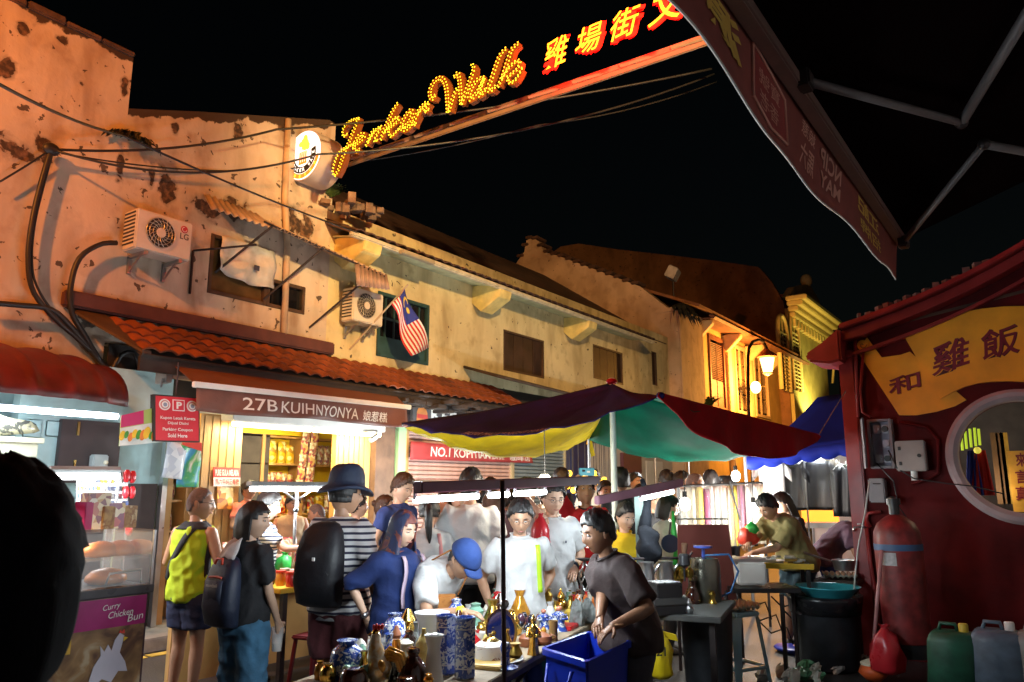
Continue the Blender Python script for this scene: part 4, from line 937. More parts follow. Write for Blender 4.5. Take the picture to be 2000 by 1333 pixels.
ps = thing('parking_sign', 'red parking coupon sign with a white P and two round badges', 'sign', at(345, 862, x=-7.1))
x = -7.1; a0, a1, a2 = at(304, 860, x=x), at(388, 862, x=x), at(304, 773, x=x); X, Y = a1 - a0, a2 - a0
MB().prism([a0, a1, a1 + Y, a2], (-.06, 0, 0)).build('board', mat('sign box red', (.6, .03, .05), .4, var=.05), ps)
f = V((.002, 0, 0)); b = MB()
for q, r_ in (((0, -.03), (1, 0)), ((0, 1), (1, 1.03)), ((-.03, -.03), (0, 1.03)), ((1, -.03), (1.03, 1.03))):
 b.prism([a0 + X * q[0] + Y * q[1], a0 + X * r_[0] + Y * q[1], a0 + X * r_[0] + Y * r_[1], a0 + X * q[0] + Y * r_[1]], (-.07, 0, 0))
b.build('frame', BLACKP, ps)
for s_, u0, u1, v0, v1, bd in (('Kupon Letak Kereta', .1, .92, .46, .55, .02), ('Dijual Disini', .27, .75, .35, .43, .02), ('Parking Coupon', .15, .85, .2, .29, .02), ('Sold Here', .27, .72, .07, .16, .02)):
 text('lettering', s_, a0 + X * u0 + Y * v0 + f, X * (u1 - u0), Y * (v1 - v0), WHITE, ps, bold=bd)
def sq(u0, u1, v0, v1, m, nm, dx=.002): MB().prism([a0 + X * u0 + Y * v0 + V((dx, 0, 0)), a0 + X * u1 + Y * v0 + V((dx, 0, 0)), a0 + X * u1 + Y * v1 + V((dx, 0, 0)), a0 + X * u0 + Y * v1 + V((dx, 0, 0))], (.002, 0, 0)).build(nm, m, ps)
sq(.38, .66, .68, .94, WHITE, 'p_border'); sq(.4, .64, .7, .92, mat('sign box red'), 'p_field', .005); text('lettering', 'P', a0 + X * .46 + Y * .73 + V((.008, 0, 0)), X * .13, Y * .16, WHITE, ps, bold=.04)
for u in (.2, .84):
 for k, (rr, m) in enumerate(((.13, WHITE), (.1, mat('badge grey red', (.5, .2, .2), .5)), (.075, WHITE), (.045, mat('badge slate', (.25, .3, .4), .5)))):
  MB().prism([a0 + X * (u + rr * cos(t * pi / 10)) + Y * (.81 + rr * 1.0 * sin(t * pi / 10)) + V((.002 + .003 * k, 0, 0)) for t in range(20)], (.002, 0, 0)).build('badge', m, ps)
MB().tube([a2 + X * .5 + V((-.03, 0, 0)), a2 + X * .5 + V((-.03, 0, .35))], .01, 6).build('hanger', IRON, ps)
# ================================================================ shutters, pillars, coffee banner
gp = MB().bx((-8.5, 8.74, .14), (-8.25, 8.92, 2.7)); tag(gp.build('pillar', bicol('flaking green paint', (.3, .5, .26), (.1, .12, .09), 2.5, .62, .7, .02), bevel=.006), 'flaking pale green pillar between the sweet shop and the shutter', 'pillar')
def shutter(name, lab, y0, y1, x, m):
 s = thing(name, lab, 'shutter', (x, (y0 + y1) / 2, .14)); n = 34
 me = None
 for i in range(n):
  z = .15 + i * .07
  if me is None:
   o = MB().loft([[(x - .01, y, z), (x + .022, y, z + .012), (x + .028, y, z + .034), (x + .02, y, z + .056), (x - .01, y, z + .066)] for y in (y0, y1)]).build('slat', m, s); me = o.data
  else:
   o = bpy.data.objects.new('slat', me); COL.objects.link(o); o.parent = s; o.location = (0, 0, i * .07)
 for y in (y0 - .03, y1 + .03): MB().bx((x - .03, y - .03, .14), (x + .05, y + .03, 2.7)).build('guide_rail', mat('cream rail', (.6, .5, .3), .5, var=.2), s, bevel=.005)
 MB().bx((x - .25, y0, 2.54), (x + .06, y1, 2.78)).build('roller_housing', mat('dark brown board'), s, bevel=.02); return s
shutter('roller_shutter', 'long pinkish roller shutter behind the red coffee banner', 8.98, 12.05, -8.5, mat('pink grey slat', (.7, .45, .38), .4, .15, var=.15))
shutter('roller_shutter', 'grey blue roller shutter at the right end of the red banner', 12.15, 14.0, -8.5, mat('blue grey slat', (.3, .36, .38), .42, .3, var=.15))
cbn = thing('shop_banner', 'red cloth banner lettered for a coffee shop across the roller shutter', 'banner', (-8.3, 10.5, 2.1))
x = -8.35; c00, c01, c10, c11 = at(800, 898, x=x), at(1042, 905, x=x), at(802, 862, x=x), at(1040, 885, x=x)
def cb_(u, v, o=0): return (c00.lerp(c01, u)).lerp(c10.lerp(c11, u), 1 - v) + V((.012 * sin(u * 30) + .01 * sin(u * 11 + v * 2) + o, 0, 0))
MB().grid([[cb_(j / 40, i / 4) for j in range(41)] for i in range(5)]).build('cloth', mat('faded red cloth', (.42, .05, .05), .7, var=.12), cbn, True, thick=.004)
warp_text('lettering', 'NO.1 KOPITIAM', .14, .6, .2, .78, cb_, LETW, cbn, .012, .02)
warp_text('lettering', 'SDN. BHD.', .61, .72, .45, .8, cb_, LETW, cbn, .012, .01)
warp_text('lettering', '咖啡店', .78, .97, .45, .85, cb_, LETW, cbn, .012, .01)
kd = thing('shop_sign', 'dark grey shop sign with a bottle picture and bold white letters', 'sign', (-8, 9.5, 2.5))
x = -8.05; c00, c01, c10, c11 = at(806, 822, x=x), at(1000, 850, x=x), at(806, 780, x=x), at(1000, 815, x=x)
def kd_(u, v, o=0): return (c00.lerp(c01, u)).lerp(c10.lerp(c11, u), 1 - v) + V((o, 0, 0))
MB().prism([kd_(0, 1), kd_(1, 1), kd_(1, 0), kd_(0, 0)], (-.05, 0, 0)).build('board', mat('dark grey sign', (.09, .08, .08), .5, var=.1), kd)
warp_text('lettering', 'KEDAI KOPI', .16, .95, .3, .85, kd_, LETW, kd, .006, .035)
MB().prism([kd_(u, v, .004) for u, v in ((.03, 1.1), (.13, 1.1), (.125, .55), (.1, .2), (.1, .02), (.06, .02), (.06, .2), (.035, .55))], (.004, 0, 0)).build('bottle_print', mat('orange soda print', (.6, .22, .06), .5, var=.2), kd)
MB().prism([kd_(u, v, .009) for u, v in ((.034, .85), (.128, .85), (.126, .65), (.036, .65))], (.002, 0, 0)).build('bottle_label', mat('red label print', (.55, .05, .04), .5), kd)
# wall to the right of the shutters
rw = thing('ground_wall', 'dim white ground floor wall behind the crowd right of the shutters', 'wall', (-8.5, 17, .14))
MB().bx((-8.7, 14.06, .14), (-8.5, 19.7, 3.19)).build('wall_face', mat('dim white paint', (.5, .48, .47), .8, var=.15, scale=2), rw)
MB().bx((-8.55, 14.05, .14), (-8.3, 14.75, 2.8)).build('pier', mat('navy paint', (.02, .025, .09), .6, var=.2), rw)
tag(MB().bx((-8.49, 16.6, 1.98), (-8.4, 17.6, 2.45)).build('notice_board', mat('maroon board', (.12, .04, .05), .6, var=.15), bevel=.01), 'dark maroon notice board high on the dim white wall', 'board')
vg = thing('vent_grille', 'white louvred grille under the maroon notice board', 'grille', (-8.4, 17, 1.4))
for i in range(9): MB().bx((-8.49, 16.7 + i * .09, 1.35), (-8.42, 16.74 + i * .09, 1.95)).build('bar', WHITE, vg)
for k, (ya, yb) in enumerate(((18.0, 18.45), (18.55, 19.0))): tag(MB().bx((-8.49, ya, 1.7), (-8.47, yb, 2.3)).build('paper_notice', mat('paper', (.75, .75, .75), .8, var=.06)), ['white paper notice on the dim wall, left one', 'white paper notice on the dim wall, right one'][k], 'notice')
# string of small yellow globe lights
gl = thing('globe_lights', 'cluster of small yellow globe lights behind the man in red', 'lights', (-6, 11, 1.5))
for px, py in ((1112, 925), (1118, 940), (1108, 950), (1130, 935), (1165, 935), (1172, 945), (1180, 938), (1176, 958), (1183, 967), (1190, 950), (1120, 958), (1143, 928), (1160, 925)):
 c = at(px, py, d=11.5); MB().ball(c, (.045, .045, .05), 8, 6).build('globe', glow('yellow globe', (1, .6, .05), 2.2), gl); MB().tube([c + V((0, 0, .05)), c + V((0, 0, .9 - (c.z - 1.6)))], .006, 4).build('cord', BLACKP, gl)
# stall lamps around the crowd: one row before the shutter, two added to brighten the rear
for k, (lab, a, b_, e_) in enumerate((('cold tube lamp on stands in front of the pinkish roller shutter', (-6.9, 7.3, 1.66), (-6.9, 9.2, 1.64), 140), ('added cold tube lamp hidden behind the green canopy panel', (-5.3, 11.6, 2.3), (-5.3, 13, 2.3), 45), ('added tube lamp under the blue canopy of the shirt stall', (-2.9, 11.3, 2.15), (-2.2, 11.8, 2.15), 22))):
 t = thing('tube_lamp', lab, 'lamp', ((a[0] + b_[0]) / 2, (a[1] + b_[1]) / 2, 0)); a, b_ = V(a), V(b_)
 MB().tube([a, b_], .018, 8).build('tube', TUBE_W, t, True); MB().tube([a + V((0, 0, .04)), b_ + V((0, 0, .04))], .025, 6).build('batten', mat('grey batten', (.3, .34, .36), .5), t)
 for q in (a, b_): MB().tube([q + V((0, 0, .04)), (q.x, q.y, 0)], .012, 6).build('stand', GALV, t)
 for f_ in (.25, .75): lamp('tube_glow', 'POINT', a.lerp(b_, f_) - V((0, 0, .06)), e_, (.86, .95, 1), t, .06)
# ================================================================ red chicken rice house with the moon window
YR = 8.5
rh = thing('red_house', 'dark red house front with a round moon window and a raised yellow scroll', 'building', (0, YR, 0))
REDW = mat('oxblood wall paint', (.1, .005, .006), .7, var=.45, scale=2.5, bump=.25, spec=.2)
R_ = lambda px, py, y=YR: at(px, py, y=y)
cw = R_(1997, 892); rw_ = (R_(1997, 892) - R_(1846, 892)).length * .99; ro = rw_; ri = rw_ * .84
ztop = lambda x: 3.12 + .16 * (x + 1.67) + .11 * (x + 1.67) ** 2
xs = [-1.67 + 4.67 * i / 24 for i in range(25)]
b = MB(); n = 48
hole = [(cw.x + ri * cos(2 * pi * i / n), cw.z + ri * sin(2 * pi * i / n)) for i in range(n)]
def rimpt(a):
 dx, dz = cos(a), sin(a); t = 99
 for k in range(400):
  t = .02 * k + ri; x, z = cw.x + dx * t, cw.z + dz * t
  if x < -1.67 or x > 3 or z < 0 or z > ztop(x): break
 return (min(3, max(-1.67, x)), max(0, min(z, ztop(max(-1.67, min(3, x))))))
N_ = 144
hole = [(cw.x + ri * cos(2 * pi * i / N_), cw.z + ri * sin(2 * pi * i / N_)) for i in range(N_)]; out = [rimpt(2 * pi * i / N_) for i in range(N_)]
b.grid([[(x, YR, z) for x, z in hole + hole[:1]], [(x, YR, z) for x, z in out + out[:1]]])
b.grid([[(x, YR + .22, z) for x, z in hole + hole[:1]], [(x, YR, z) for x, z in hole + hole[:1]]])
for cx_, cz_ in ((-1.67, 0), (3, 0), (-1.67, ztop(-1.67)), (3, ztop(3))):
 ks = sorted(range(N_), key=lambda i: (out[i][0] - cx_) ** 2 + (out[i][1] - cz_) ** 2)[:2]; b.add([(cx_, YR + .0005, cz_)] + [(out[k][0], YR + .0005, out[k][1]) for k in ks], [(0, 1, 2)])
b.build('wall', REDW, rh)
MB().bx((-1.67, YR + .001, 0), (-1.45, YR + .25, 3.05)).build('corner_return', REDW, rh)
MB().prism([(-1.75, YR - .06, 0), (-1.60, YR - .06, 0), (-1.60, YR - .06, 3.02), (-1.75, YR - .06, 3.02)], (0, .2, 0)).build('corner_post', mat('red gloss paint', (.3, .025, .025), .4, var=.2), rh, bevel=.015)
tp = [V((cw.x + (ro + ri) / 2 * cos(2 * pi * i / 60), YR - .02, cw.z + (ro + ri) / 2 * sin(2 * pi * i / 60))) for i in range(61)]
rings = []
for i in range(61):
 a = 2 * pi * i / 60; u = V((cos(a), 0, sin(a)))
 rings.append([V((cw.x, YR, cw.z)) + u * r_ + V((0, dy, 0)) for r_, dy in ((ri - .005, .1), (ri - .005, -.05), (ri + .03, -.085), (ro - .03, -.085), (ro, -.05), (ro, .01))])
MB().loft(rings, False).build('moon_window_ring', mat('pale mauve plaster', (.42, .34, .36), .75, var=.2, scale=3, bump=.3), rh, 2)
# eave moulding
for k, (off, th, dep) in enumerate(((.0, .1, .2), (.11, .05, .3), (-.16, .035, .1))):
 f_, k_ = [], []
 for x in xs:
  z = ztop(x) + off; sw = .0 if x > -1.2 else -.05 * (-1.2 - x)
  f_.append([(x, YR - dep, z + sw), (x, YR - dep, z + th + sw), (x, YR + .25, z + th + sw), (x, YR + .25, z + sw)])
 MB().loft(f_).build('eave_moulding', mat('red gloss paint'), rh, bevel=.008)
MB().prism([(-1.67, YR - .3, 3.22), (-1.85, YR - .3, 3.08), (-2.02, YR - .3, 2.98), (-2.0, YR - .3, 2.9), (-1.8, YR - .3, 2.86), (-1.67, YR - .3, 2.88)], (0, .6, 0)).build('eave_horn', mat('red gloss paint'), rh, bevel=.02)
MB().quad((-1.9, YR, 3.12), (3, YR, 3.9), (3, YR + 5, 4.8), (-1.9, YR + 5, 3.6)).build('roof', TILE, rh, thick=.06)
b = MB()
for i in range(14): x = -1.5 + i * .09; b.box((x, YR - .1 + rnd.uniform(-.05, .05), ztop(x) + .2), [rnd.uniform(.03, .08), .08, rnd.uniform(.03, .1)], rnd.random())
b.build('roof_rubble', mat('pale rubble', (.13, .09, .08), .9, var=.4), rh)
# raised scroll with characters
SCR = mat('ochre scroll paint', (.9, .38, .015), .55, var=.18, scale=3, bump=.1)
def scroll(pp, nm, d):
 top, bot = pp; n = len(top)
 rows = [[R_(*q) + V((0, -d, 0)) for q in top], [R_(*q) + V((0, -d, 0)) for q in bot]]
 o = MB(); o.grid(rows); back = [[p + V((0, d - .002, 0)) for p in r] for r in rows]; o.grid(back[::-1])
 edge = rows[0] + rows[1][::-1]; eb = back[0] + back[1][::-1]; o.grid([edge + edge[:1], eb + eb[:1]]); return o.build(nm, SCR, rh)
up = [(1768, 660), (1800, 642), (1840, 625), (1880, 612), (1920, 605), (1960, 601), (2000, 600), (2060, 602)]
lo = [(1838, 781), (1860, 768), (1885, 757), (1910, 750), (1935, 747), (1965, 746), (2000, 747), (2060, 750)]
scroll((up, lo), 'scroll_panel', .05)
scroll(([(1677, 690), (1700, 696), (1725, 699), (1760, 694), (1778, 688)], [(1757, 812), (1790, 812), (1830, 805), (1866, 794), (1888, 782)]), 'scroll_panel', .025)
c = R_(1687, 676) + V((0, -.05, 0))
MB().tube([c, c + V((0, .06, 0))], .055, 14).build('scroll_roll', SCR, rh, 2)
MB().tube([c + V((.0 + .006 * t * cos(t * .9), -.004, .006 * t * sin(t * .9))) for t in range(8)], .006, 5).build('scroll_spiral', mat('scroll line', (.4, .17, .03), .6), rh)
MB().prism([R_(1676, 692) + V((0, -.03, 0)), R_(1694, 660) + V((0, -.03, 0)), R_(1722, 698) + V((0, -.03, 0)), R_(1700, 697) + V((0, -.03, 0))], (0, .028, 0)).build('scroll_roll', SCR, rh)
CH = mat('maroon character paint', (.2, .015, .03), .4, var=.1)
for ch, p0, p1, p2, k in (('和', (1738, 775), (1800, 757), (1735, 742), .028), ('雞', (1822, 738), (1895, 715), (1822, 678), .054), ('飯', (1918, 708), (1992, 690), (1916, 650), .054)):
 O, X, Y = R_(*p0), R_(*p1) - R_(*p0), R_(*p2) - R_(*p0)
 text('character', ch, O, X, Y, CH, rh, ext=k, bold=.013, n=(0, -1, 0)); text('character_edge', ch, O + V((.006, 0, -.006)), X, Y, mat('dark character edge', (.08, .01, .01), .6), rh, ext=k - .003, bold=.017, n=(0, -1, 0))
# room seen through the moon window
rm = thing('window_room', 'dark shop room with hanging goods seen through the moon window', 'room', (0, YR + 1.6, 0))
MB().bx((-1.3, YR + 2.6, 0), (1.5, YR + 2.7, 3)).build('back_panel', mat('dark back wall'), rm)
MB().bx((-1.3, YR + .3, 2.95), (1.5, YR + 2.6, 3)).build('ceiling_panel', mat('dark back wall'), rm)
for i, (px, m) in enumerate(((1957, mat('old timber plank', (.12, .06, .02), .7, var=.5, scale=2)), (1968, mat('old timber plank')), (1976, mat('ochre plank', (.4, .24, .03), .6, var=.4)))):
 a, b_ = R_(px, 985, YR + 1.2), R_(px + 2, 845, YR + 1.2); MB().box((a.x, YR + 1.2, (a.z + b_.z) / 2), (.07, .05, b_.z - a.z)).build('plank', m, rm)
gb = thing('sign_board', 'gold vertical board with dark characters inside the moon window', 'sign', R_(1990, 990, YR + 1))
a, b_ = R_(1980, 1000, YR + 1), R_(2030, 880, YR + 1)
MB().bx((a.x, YR + 1, a.z), (b_.x, YR + 1.04, b_.z)).build('board', mat('gold board', (.7, .38, .05), .5, var=.2), gb)
for i, ch in enumerate(('來', '言', '真')):
 O = R_(1985, 912 + i * 33, YR + 1); text('character', ch, O, (.1, 0, 0), (0, 0, .14), CH, gb, ext=.006, bold=.02, n=(0, -1, 0))
for i, (px, pt, pb_) in enumerate(((1880, 850, 880), (1888, 843, 877), (1897, 838, 874), (1906, 836, 872), (1914, 838, 870))):
 a, b_ = R_(px, pb_, YR + .9), R_(px - 3, pt, YR + .9)
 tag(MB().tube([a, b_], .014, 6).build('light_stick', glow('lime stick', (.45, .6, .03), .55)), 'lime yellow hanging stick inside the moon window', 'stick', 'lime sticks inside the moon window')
for i, (px, w, m, lab) in enumerate(((1898, .07, mat('royal blue cloth', (.02, .04, .3), .8), 'blue cloth hanging inside the moon window'), (1914, .09, mat('hot red cloth', (.6, .03, .02), .8), 'red cloth hanging inside the moon window'))):
 a, b_ = R_(px, 880, YR + .7), R_(px + 6, 968, YR + .7)
 P = [[a.lerp(b_, i_ / 8) + V(((j / 8 - .5) * w * (1 + i_ / 6), .02 * sin(j * 2.2), 0)) for j in range(9)] for i_ in range(9)]
 tag(MB().grid(P).build('hanging_cloth', m, None, True, thick=.006), lab, 'cloth')
tag(MB().ball(R_(1909, 880, YR + .65), (.035, .03, .035), 10, 7).build('yellow_ball', glow('yellow ball glow', (.7, .6, .08), .6), None, True), 'small yellow ball above the red cloth in the moon window', 'ball')
lamp('room_bulb', 'POINT', (.25, YR + 1.0, 2.6), 16, (1, .8, .5), rm, .1)
lamp('room_bulb', 'POINT', (-.6, YR + .9, 1.6), 5, (1, .85, .6), rm, .05)
# meter boxes, conduits, tap
def rbox(nm, lab, cat, p0, p1, dep, m, bev=.008):
 a, b_ = R_(*p0, YR - dep), R_(*p1, YR - dep); t = thing(nm, lab, cat, ((a.x + b_.x) / 2, YR, b_.z)); return t, a, b_
mb2, a, b_ = rbox('meter_cabinet', 'open grey meter cabinet with plug sockets on the red wall', 'meter box', (1692, 820), (1748, 915), .14, None)
DKG = mat('dull grey enamel', (.24, .22, .24), .45, var=.15)
MB().bx((a.x, YR - .04, b_.z), (b_.x, YR, a.z)).build('back_plate', mat('lilac grey plate', (.34, .32, .42), .5, var=.08), mb2)
w_ = .025
b = MB().bx((a.x, YR - .14, b_.z), (a.x + w_, YR - .041, a.z)).bx((b_.x - w_, YR - .14, b_.z), (b_.x, YR - .041, a.z)).bx((a.x + w_, YR - .14, a.z - w_), (b_.x - w_, YR - .041, a.z)).bx((a.x + w_, YR - .14, b_.z), (b_.x - w_, YR - .041, b_.z + w_)); b.build('frame', DKG, mb2, bevel=.004)
MB().box((a.x - .02, YR - .26, (a.z + b_.z) / 2), (.018, .3, a.z - b_.z), .25).build('door', mat('dark meter door', (.06, .045, .05), .5), mb2, bevel=.004)
hh = a.z - b_.z; ww = b_.x - a.x
for r_ in range(3):
 for c_ in range(2):
  if r_ == 1 and c_ == 0: continue
  cx_ = a.x + ww * (.34 + .36 * c_); cz_ = b_.z + hh * (.2 + .3 * r_)
  s_ = MB().box((cx_, YR - .06, cz_), (ww * .32, .04, hh * .17)).build('socket', mat('pale socket', (.55, .53, .6), .4), mb2, bevel=.008)
  MB().tube([(cx_, YR - .08, cz_), (cx_, YR - .11, cz_)], .03, 10).build('plug', BLACKP if (r_ + c_) % 2 else mat('pale socket'), s_, 2)
gbx, a2, b2_ = rbox('junction_box', 'closed grey cabinet with a round lock right of the open meter cabinet', 'box', (1746, 862), (1810, 920), .16, None)
MB().bx((a2.x, YR - .16, b2_.z), (b2_.x, YR, a2.z)).build('case', mat('beige grey enamel', (.33, .3, .28), .45, var=.12), gbx, bevel=.01)
MB().tube([(b2_.x - .05, YR - .162, (a2.z + b2_.z) / 2), (b2_.x - .05, YR - .18, (a2.z + b2_.z) / 2)], .018, 10).build('lock', BLACKP, gbx, 2)
for z in (.25, .75): MB().box((a2.x + .04, YR - .165, b2_.z + (a2.z - b2_.z) * z), (.022, .012, .035)).build('hinge', BLACKP, gbx)
MB().tube([(b2_.x - .12, YR - .08, b2_.z), (b2_.x - .12, YR - .08, b2_.z - .09)], .03, 10).build('gland', WHITE, gbx, 2)
g3, a3, b3_ = rbox('isolator_box', 'small grey isolator box below the open meter cabinet', 'box', (1694, 935), (1730, 982), .15, None)
MB().bx((a3.x, YR - .15, b3_.z), (b3_.x, YR, a3.z)).build('case', mat('dull grey enamel'), g3, bevel=.012)
MB().tube([(b3_.x - .03, YR - .152, a3.z - .05), (b3_.x - .1, YR - .165, a3.z - .05)], .006, 5).build('handle', BLACKP, g3)
MB().ball((b3_.x + .06, YR - .14, b3_.z + .02), .045, 12, 8).tube([(b3_.x, YR - .1, b3_.z + .04), (b3_.x + .06, YR - .14, b3_.z + .02)], .02, 6).build('gauge', STEEL, g3, True)
def rpipe(pp, r, m, lab, nm='conduit', y=YR - .05): return tag(MB().tube([R_(*q, y) for q in pp], r, 7).build(nm, m, None, True), lab, 'pipe')
RP = mat('red gloss paint')
rpipe([(1668, 630), (1672, 720), (1676, 815)], .018, RP, 'red conduit running down the left corner of the red wall')
rpipe([(1686, 690), (1680, 760), (1684, 805), (1700, 815)], .014, RP, 'thin red conduit bending into the top of the meter cabinet')
rpipe([(1690, 1010), (1700, 1100), (1714, 1190), (1716, 1230)], .02, RP, 'red water pipe beside the gas cylinder')
rpipe([(1720, 1000), (1696, 1003), (1692, 1015), (1700, 1030)], .018, RP, 'short red pipe elbow above the tap')
rpipe([(1758, 825), (1810, 835), (1832, 860), (1832, 925), (1815, 935), (1780, 945)], .016, mat('oxblood wall paint'), 'painted cable loop right of the junction box')
for k, (pp, lab) in enumerate((([(1712, 905), (1745, 940), (1755, 990), (1770, 1010)], 'black lead hanging from the meter cabinet'), ([(1735, 880), (1752, 915), (1785, 935), (1850, 945), (1900, 950), (1960, 965)], 'thin black cable running across the moon window ring'))):
 rpipe(pp, .006, BLACKP, lab, 'cable', YR - .15)
tap = thing('tap', 'small chrome tap on the corner of the red wall', 'tap', R_(1680, 1030, YR - .1))
c = R_(1680, 1030, YR - .1); MB().tube([c + V((.06, .05, 0)), c, c + V((-.05, -.02, 0)), c + V((-.06, -.02, -.04))], .012, 7).box(c + V((0, 0, .03)), (.05, .012, .012)).build('spout', STEEL, tap, True)
# gas cylinder on the wall
gc = thing('gas_cylinder', 'tall dull red gas cylinder with a blue band by the red wall', 'cylinder', R_(1775, 1255, 7.6))
bt, tpp = R_(1775, 1258, 7.6), R_(1748, 1010, 7.6); ax_ = (tpp - bt); Lc = ax_.length; uq = V((0, 0, 1)).rotation_difference(ax_.normalized())
Rc = .19
def cyl(prof, m, nm, n=24):
 o = MB(); rings = []
 for r_, z in prof: rings.append([bt + uq @ V((r_ * cos(2 * pi * j / n), r_ * sin(2 * pi * j / n), z)) for j in range(n)])
 return o.loft(rings).build(nm, m, gc, 2)
CR_ = mat('cylinder red', (.19, .018, .018), .5, var=.55, scale=9, bump=.15, bscale=20)
cyl([(Rc * .78, 0), (Rc * .95, .02), (Rc, Lc * .3), (Rc * 1.02, Lc * .8), (Rc * .98, Lc * .88), (Rc * .8, Lc * .95), (Rc * .45, Lc), (Rc * .2, Lc * 1.02)], CR_, 'body')
cyl([(Rc * 1.03, Lc * .735), (Rc * 1.035, Lc * .785)], mat('cylinder blue', (.05, .12, .26), .5, var=.1), 'band')
cyl([(Rc * .22, Lc * 1.02), (Rc * .22, Lc * 1.1), (Rc * .3, Lc * 1.1), (Rc * .3, Lc * 1.15)], BLACKP, 'valve_guard')
cyl([(Rc * .9, -.1), (Rc * .9, .02)], BLACKP, 'foot_ring')
P = []
for i in range(2): P.append([bt + uq @ V((Rc * 1.035 * cos(a), Rc * 1.035 * sin(a), Lc * (.62 + .1 * i))) for a in [radians(232 + 5 * k) for k in range(9)]])
MB().grid(P).build('label', mat('worn white label', (.45, .45, .47), .6, var=.2, scale=30), gc, thick=.002)
# plunger with red pail, jerrycans, basin, bin
pl = thing('plunger', 'orange rubber plunger with a long pink stick leaning by the gas cylinder', 'plunger', R_(1712, 1300, 7.4))
a, b_ = R_(1704, 1290, 7.4), R_(1722, 1075, 7.4); MB().tube([a, b_], .016, 7).build('stick', mat('pinkish stick', (.45, .2, .2), .5), pl, True)
MB().lathe((a.x, a.y, a.z - .02), [(.02, .04), (.1, .0), (.1, -.015)], 16).build('rim', mat('cream knob'), pl, 2)
MB().lathe((a.x, a.y, a.z - .16), [(.06, 0), (.12, .06), (.1, .11), (.05, .14)], 16).build('cup', mat('orange rubber', (.6, .1, .02), .5), pl, True)
rp_ = thing('plastic_bag', 'knotted red plastic bag on the ground beside the plunger', 'bag', R_(1730, 1310, 7.3))
def bag(c, w, d, h, m, par, seed, nm='bag_body'):
 r2 = random.Random(seed); b = MB(); rings = []; n = 18
 for t, k in ((0, .6), (.08, .9), (.3, 1.05), (.55, .98), (.76, .72), (.88, .34), (.93, .2), (.97, .26), (1, .34)):
  rings.append([(c[0] + w / 2 * k * cos(2 * pi * j / n) * r2.uniform(.72, 1.18), c[1] + d / 2 * k * sin(2 * pi * j / n) * r2.uniform(.72, 1.18), c[2] + h * (t + (r2.uniform(-.03, .03) if t > .05 else 0))) for j in range(n)])
 return b.loft(rings).build(nm, m, par, True)
c = R_(1735, 1315, 7.3); bag((c.x, c.y, max(.01, c.z)), .26, .22, .38, mat('glossy red plastic', (.5, .02, .03), .3, var=.1), rp_, 3)
def can(lab, px, z, m, capm, tilt=0., w=.34, h=.52):
 p = R_(px, 1300, 7.1); t = thing('jerrycan', lab, 'jerrycan', (p.x, 7.1, 0)); b = MB()
 rings = [[(p.x + w / 2 * kx * k + tilt * z_, 7.1 + .13 * ky * k, z_ * h) for kx, ky in ((-1, -.7), (-.8, -1), (.8, -1), (1, -.7), (1, .7), (.8, 1), (-.8, 1), (-1, .7))] for z_, k in ((0, .9), (.04, 1), (.5, .98), (.85, 1), (.95, .92), (1, .7))]
 b.loft(rings).build('body', m, t, True, bevel=.01)
 MB().lathe((p.x + w * .22 + tilt, 7.1, h), [(.035, -.02), (.035, .05), (.03, .06)], 12).build('cap', capm, t, 2)
 MB().tube([(p.x - .1 + tilt, 7.1, h - .02), (p.x - .08 + tilt, 7.1, h + .05), (p.x + .02 + tilt, 7.1, h + .05), (p.x + .04 + tilt, 7.1, h - .02)], .016, 7).build('handle', m, t, True)
can('green plastic jerrycan with a yellow cap beside the gas cylinder', 1856, 0, mat('green plastic', (.009, .08, .045), .5, var=.4, scale=8, bump=.1), mat('yellow cap', (.7, .5, .05), .5), .04)
can('pale blue plastic jerrycan right of the green one', 1950, 0, mat('pale blue plastic', (.09, .13, .18), .5, var=.35, scale=8, bump=.1), WHITE, .02, .36, .56)
can('grey white jerrycan cut by the right edge of the picture', 2040, 0, mat('grey white plastic', (.2, .19, .18), .45, var=.1), WHITE, 0, .34, .57)
tb = thing('bin', 'black dustbin with a liner by the red wall corner', 'bin', (-1.95, 7.5, 0))
c = at(1610, 1170, d=7.1)
MB().lathe((c.x, c.y, 0), [(.24, 0), (.27, .02), (.31, c.z), (.32, c.z + .03), (.30, c.z + .03), (.26, .05)], 20).build('body', mat('black bin plastic', (.014, .016, .02), .45, var=.5, scale=12), tb, 2)
MB().lathe((c.x, c.y, c.z - .12), [(.31, 0), (.33, .12), (.335, .165), (.3, .15)], 22).build('liner', mat('black liner', (.015, .015, .018), .25), tb, True)
bs = MB().lathe((c.x + .05, c.y - .05, c.z + .02), [(.16, 0), (.2, .02), (.27, .1), (.29, .105), (.26, .09), (.17, .02)], 24).build('basin', mat('cyan plastic', (.05, .42, .5), .35, var=.05), None, True); tag(bs, 'cyan plastic basin lying on the black dustbin', 'basin')
ld_ = at(1560, 1270, z=.02); tag(MB().lathe((ld_.x, ld_.y, .01), [(.2, 0), (.24, .03), (.22, .045), (.05, .05)], 22).build('lid', mat('royal blue plastic', (.015, .03, .35), .35), None, True), 'round blue plastic lid on the ground', 'lid')
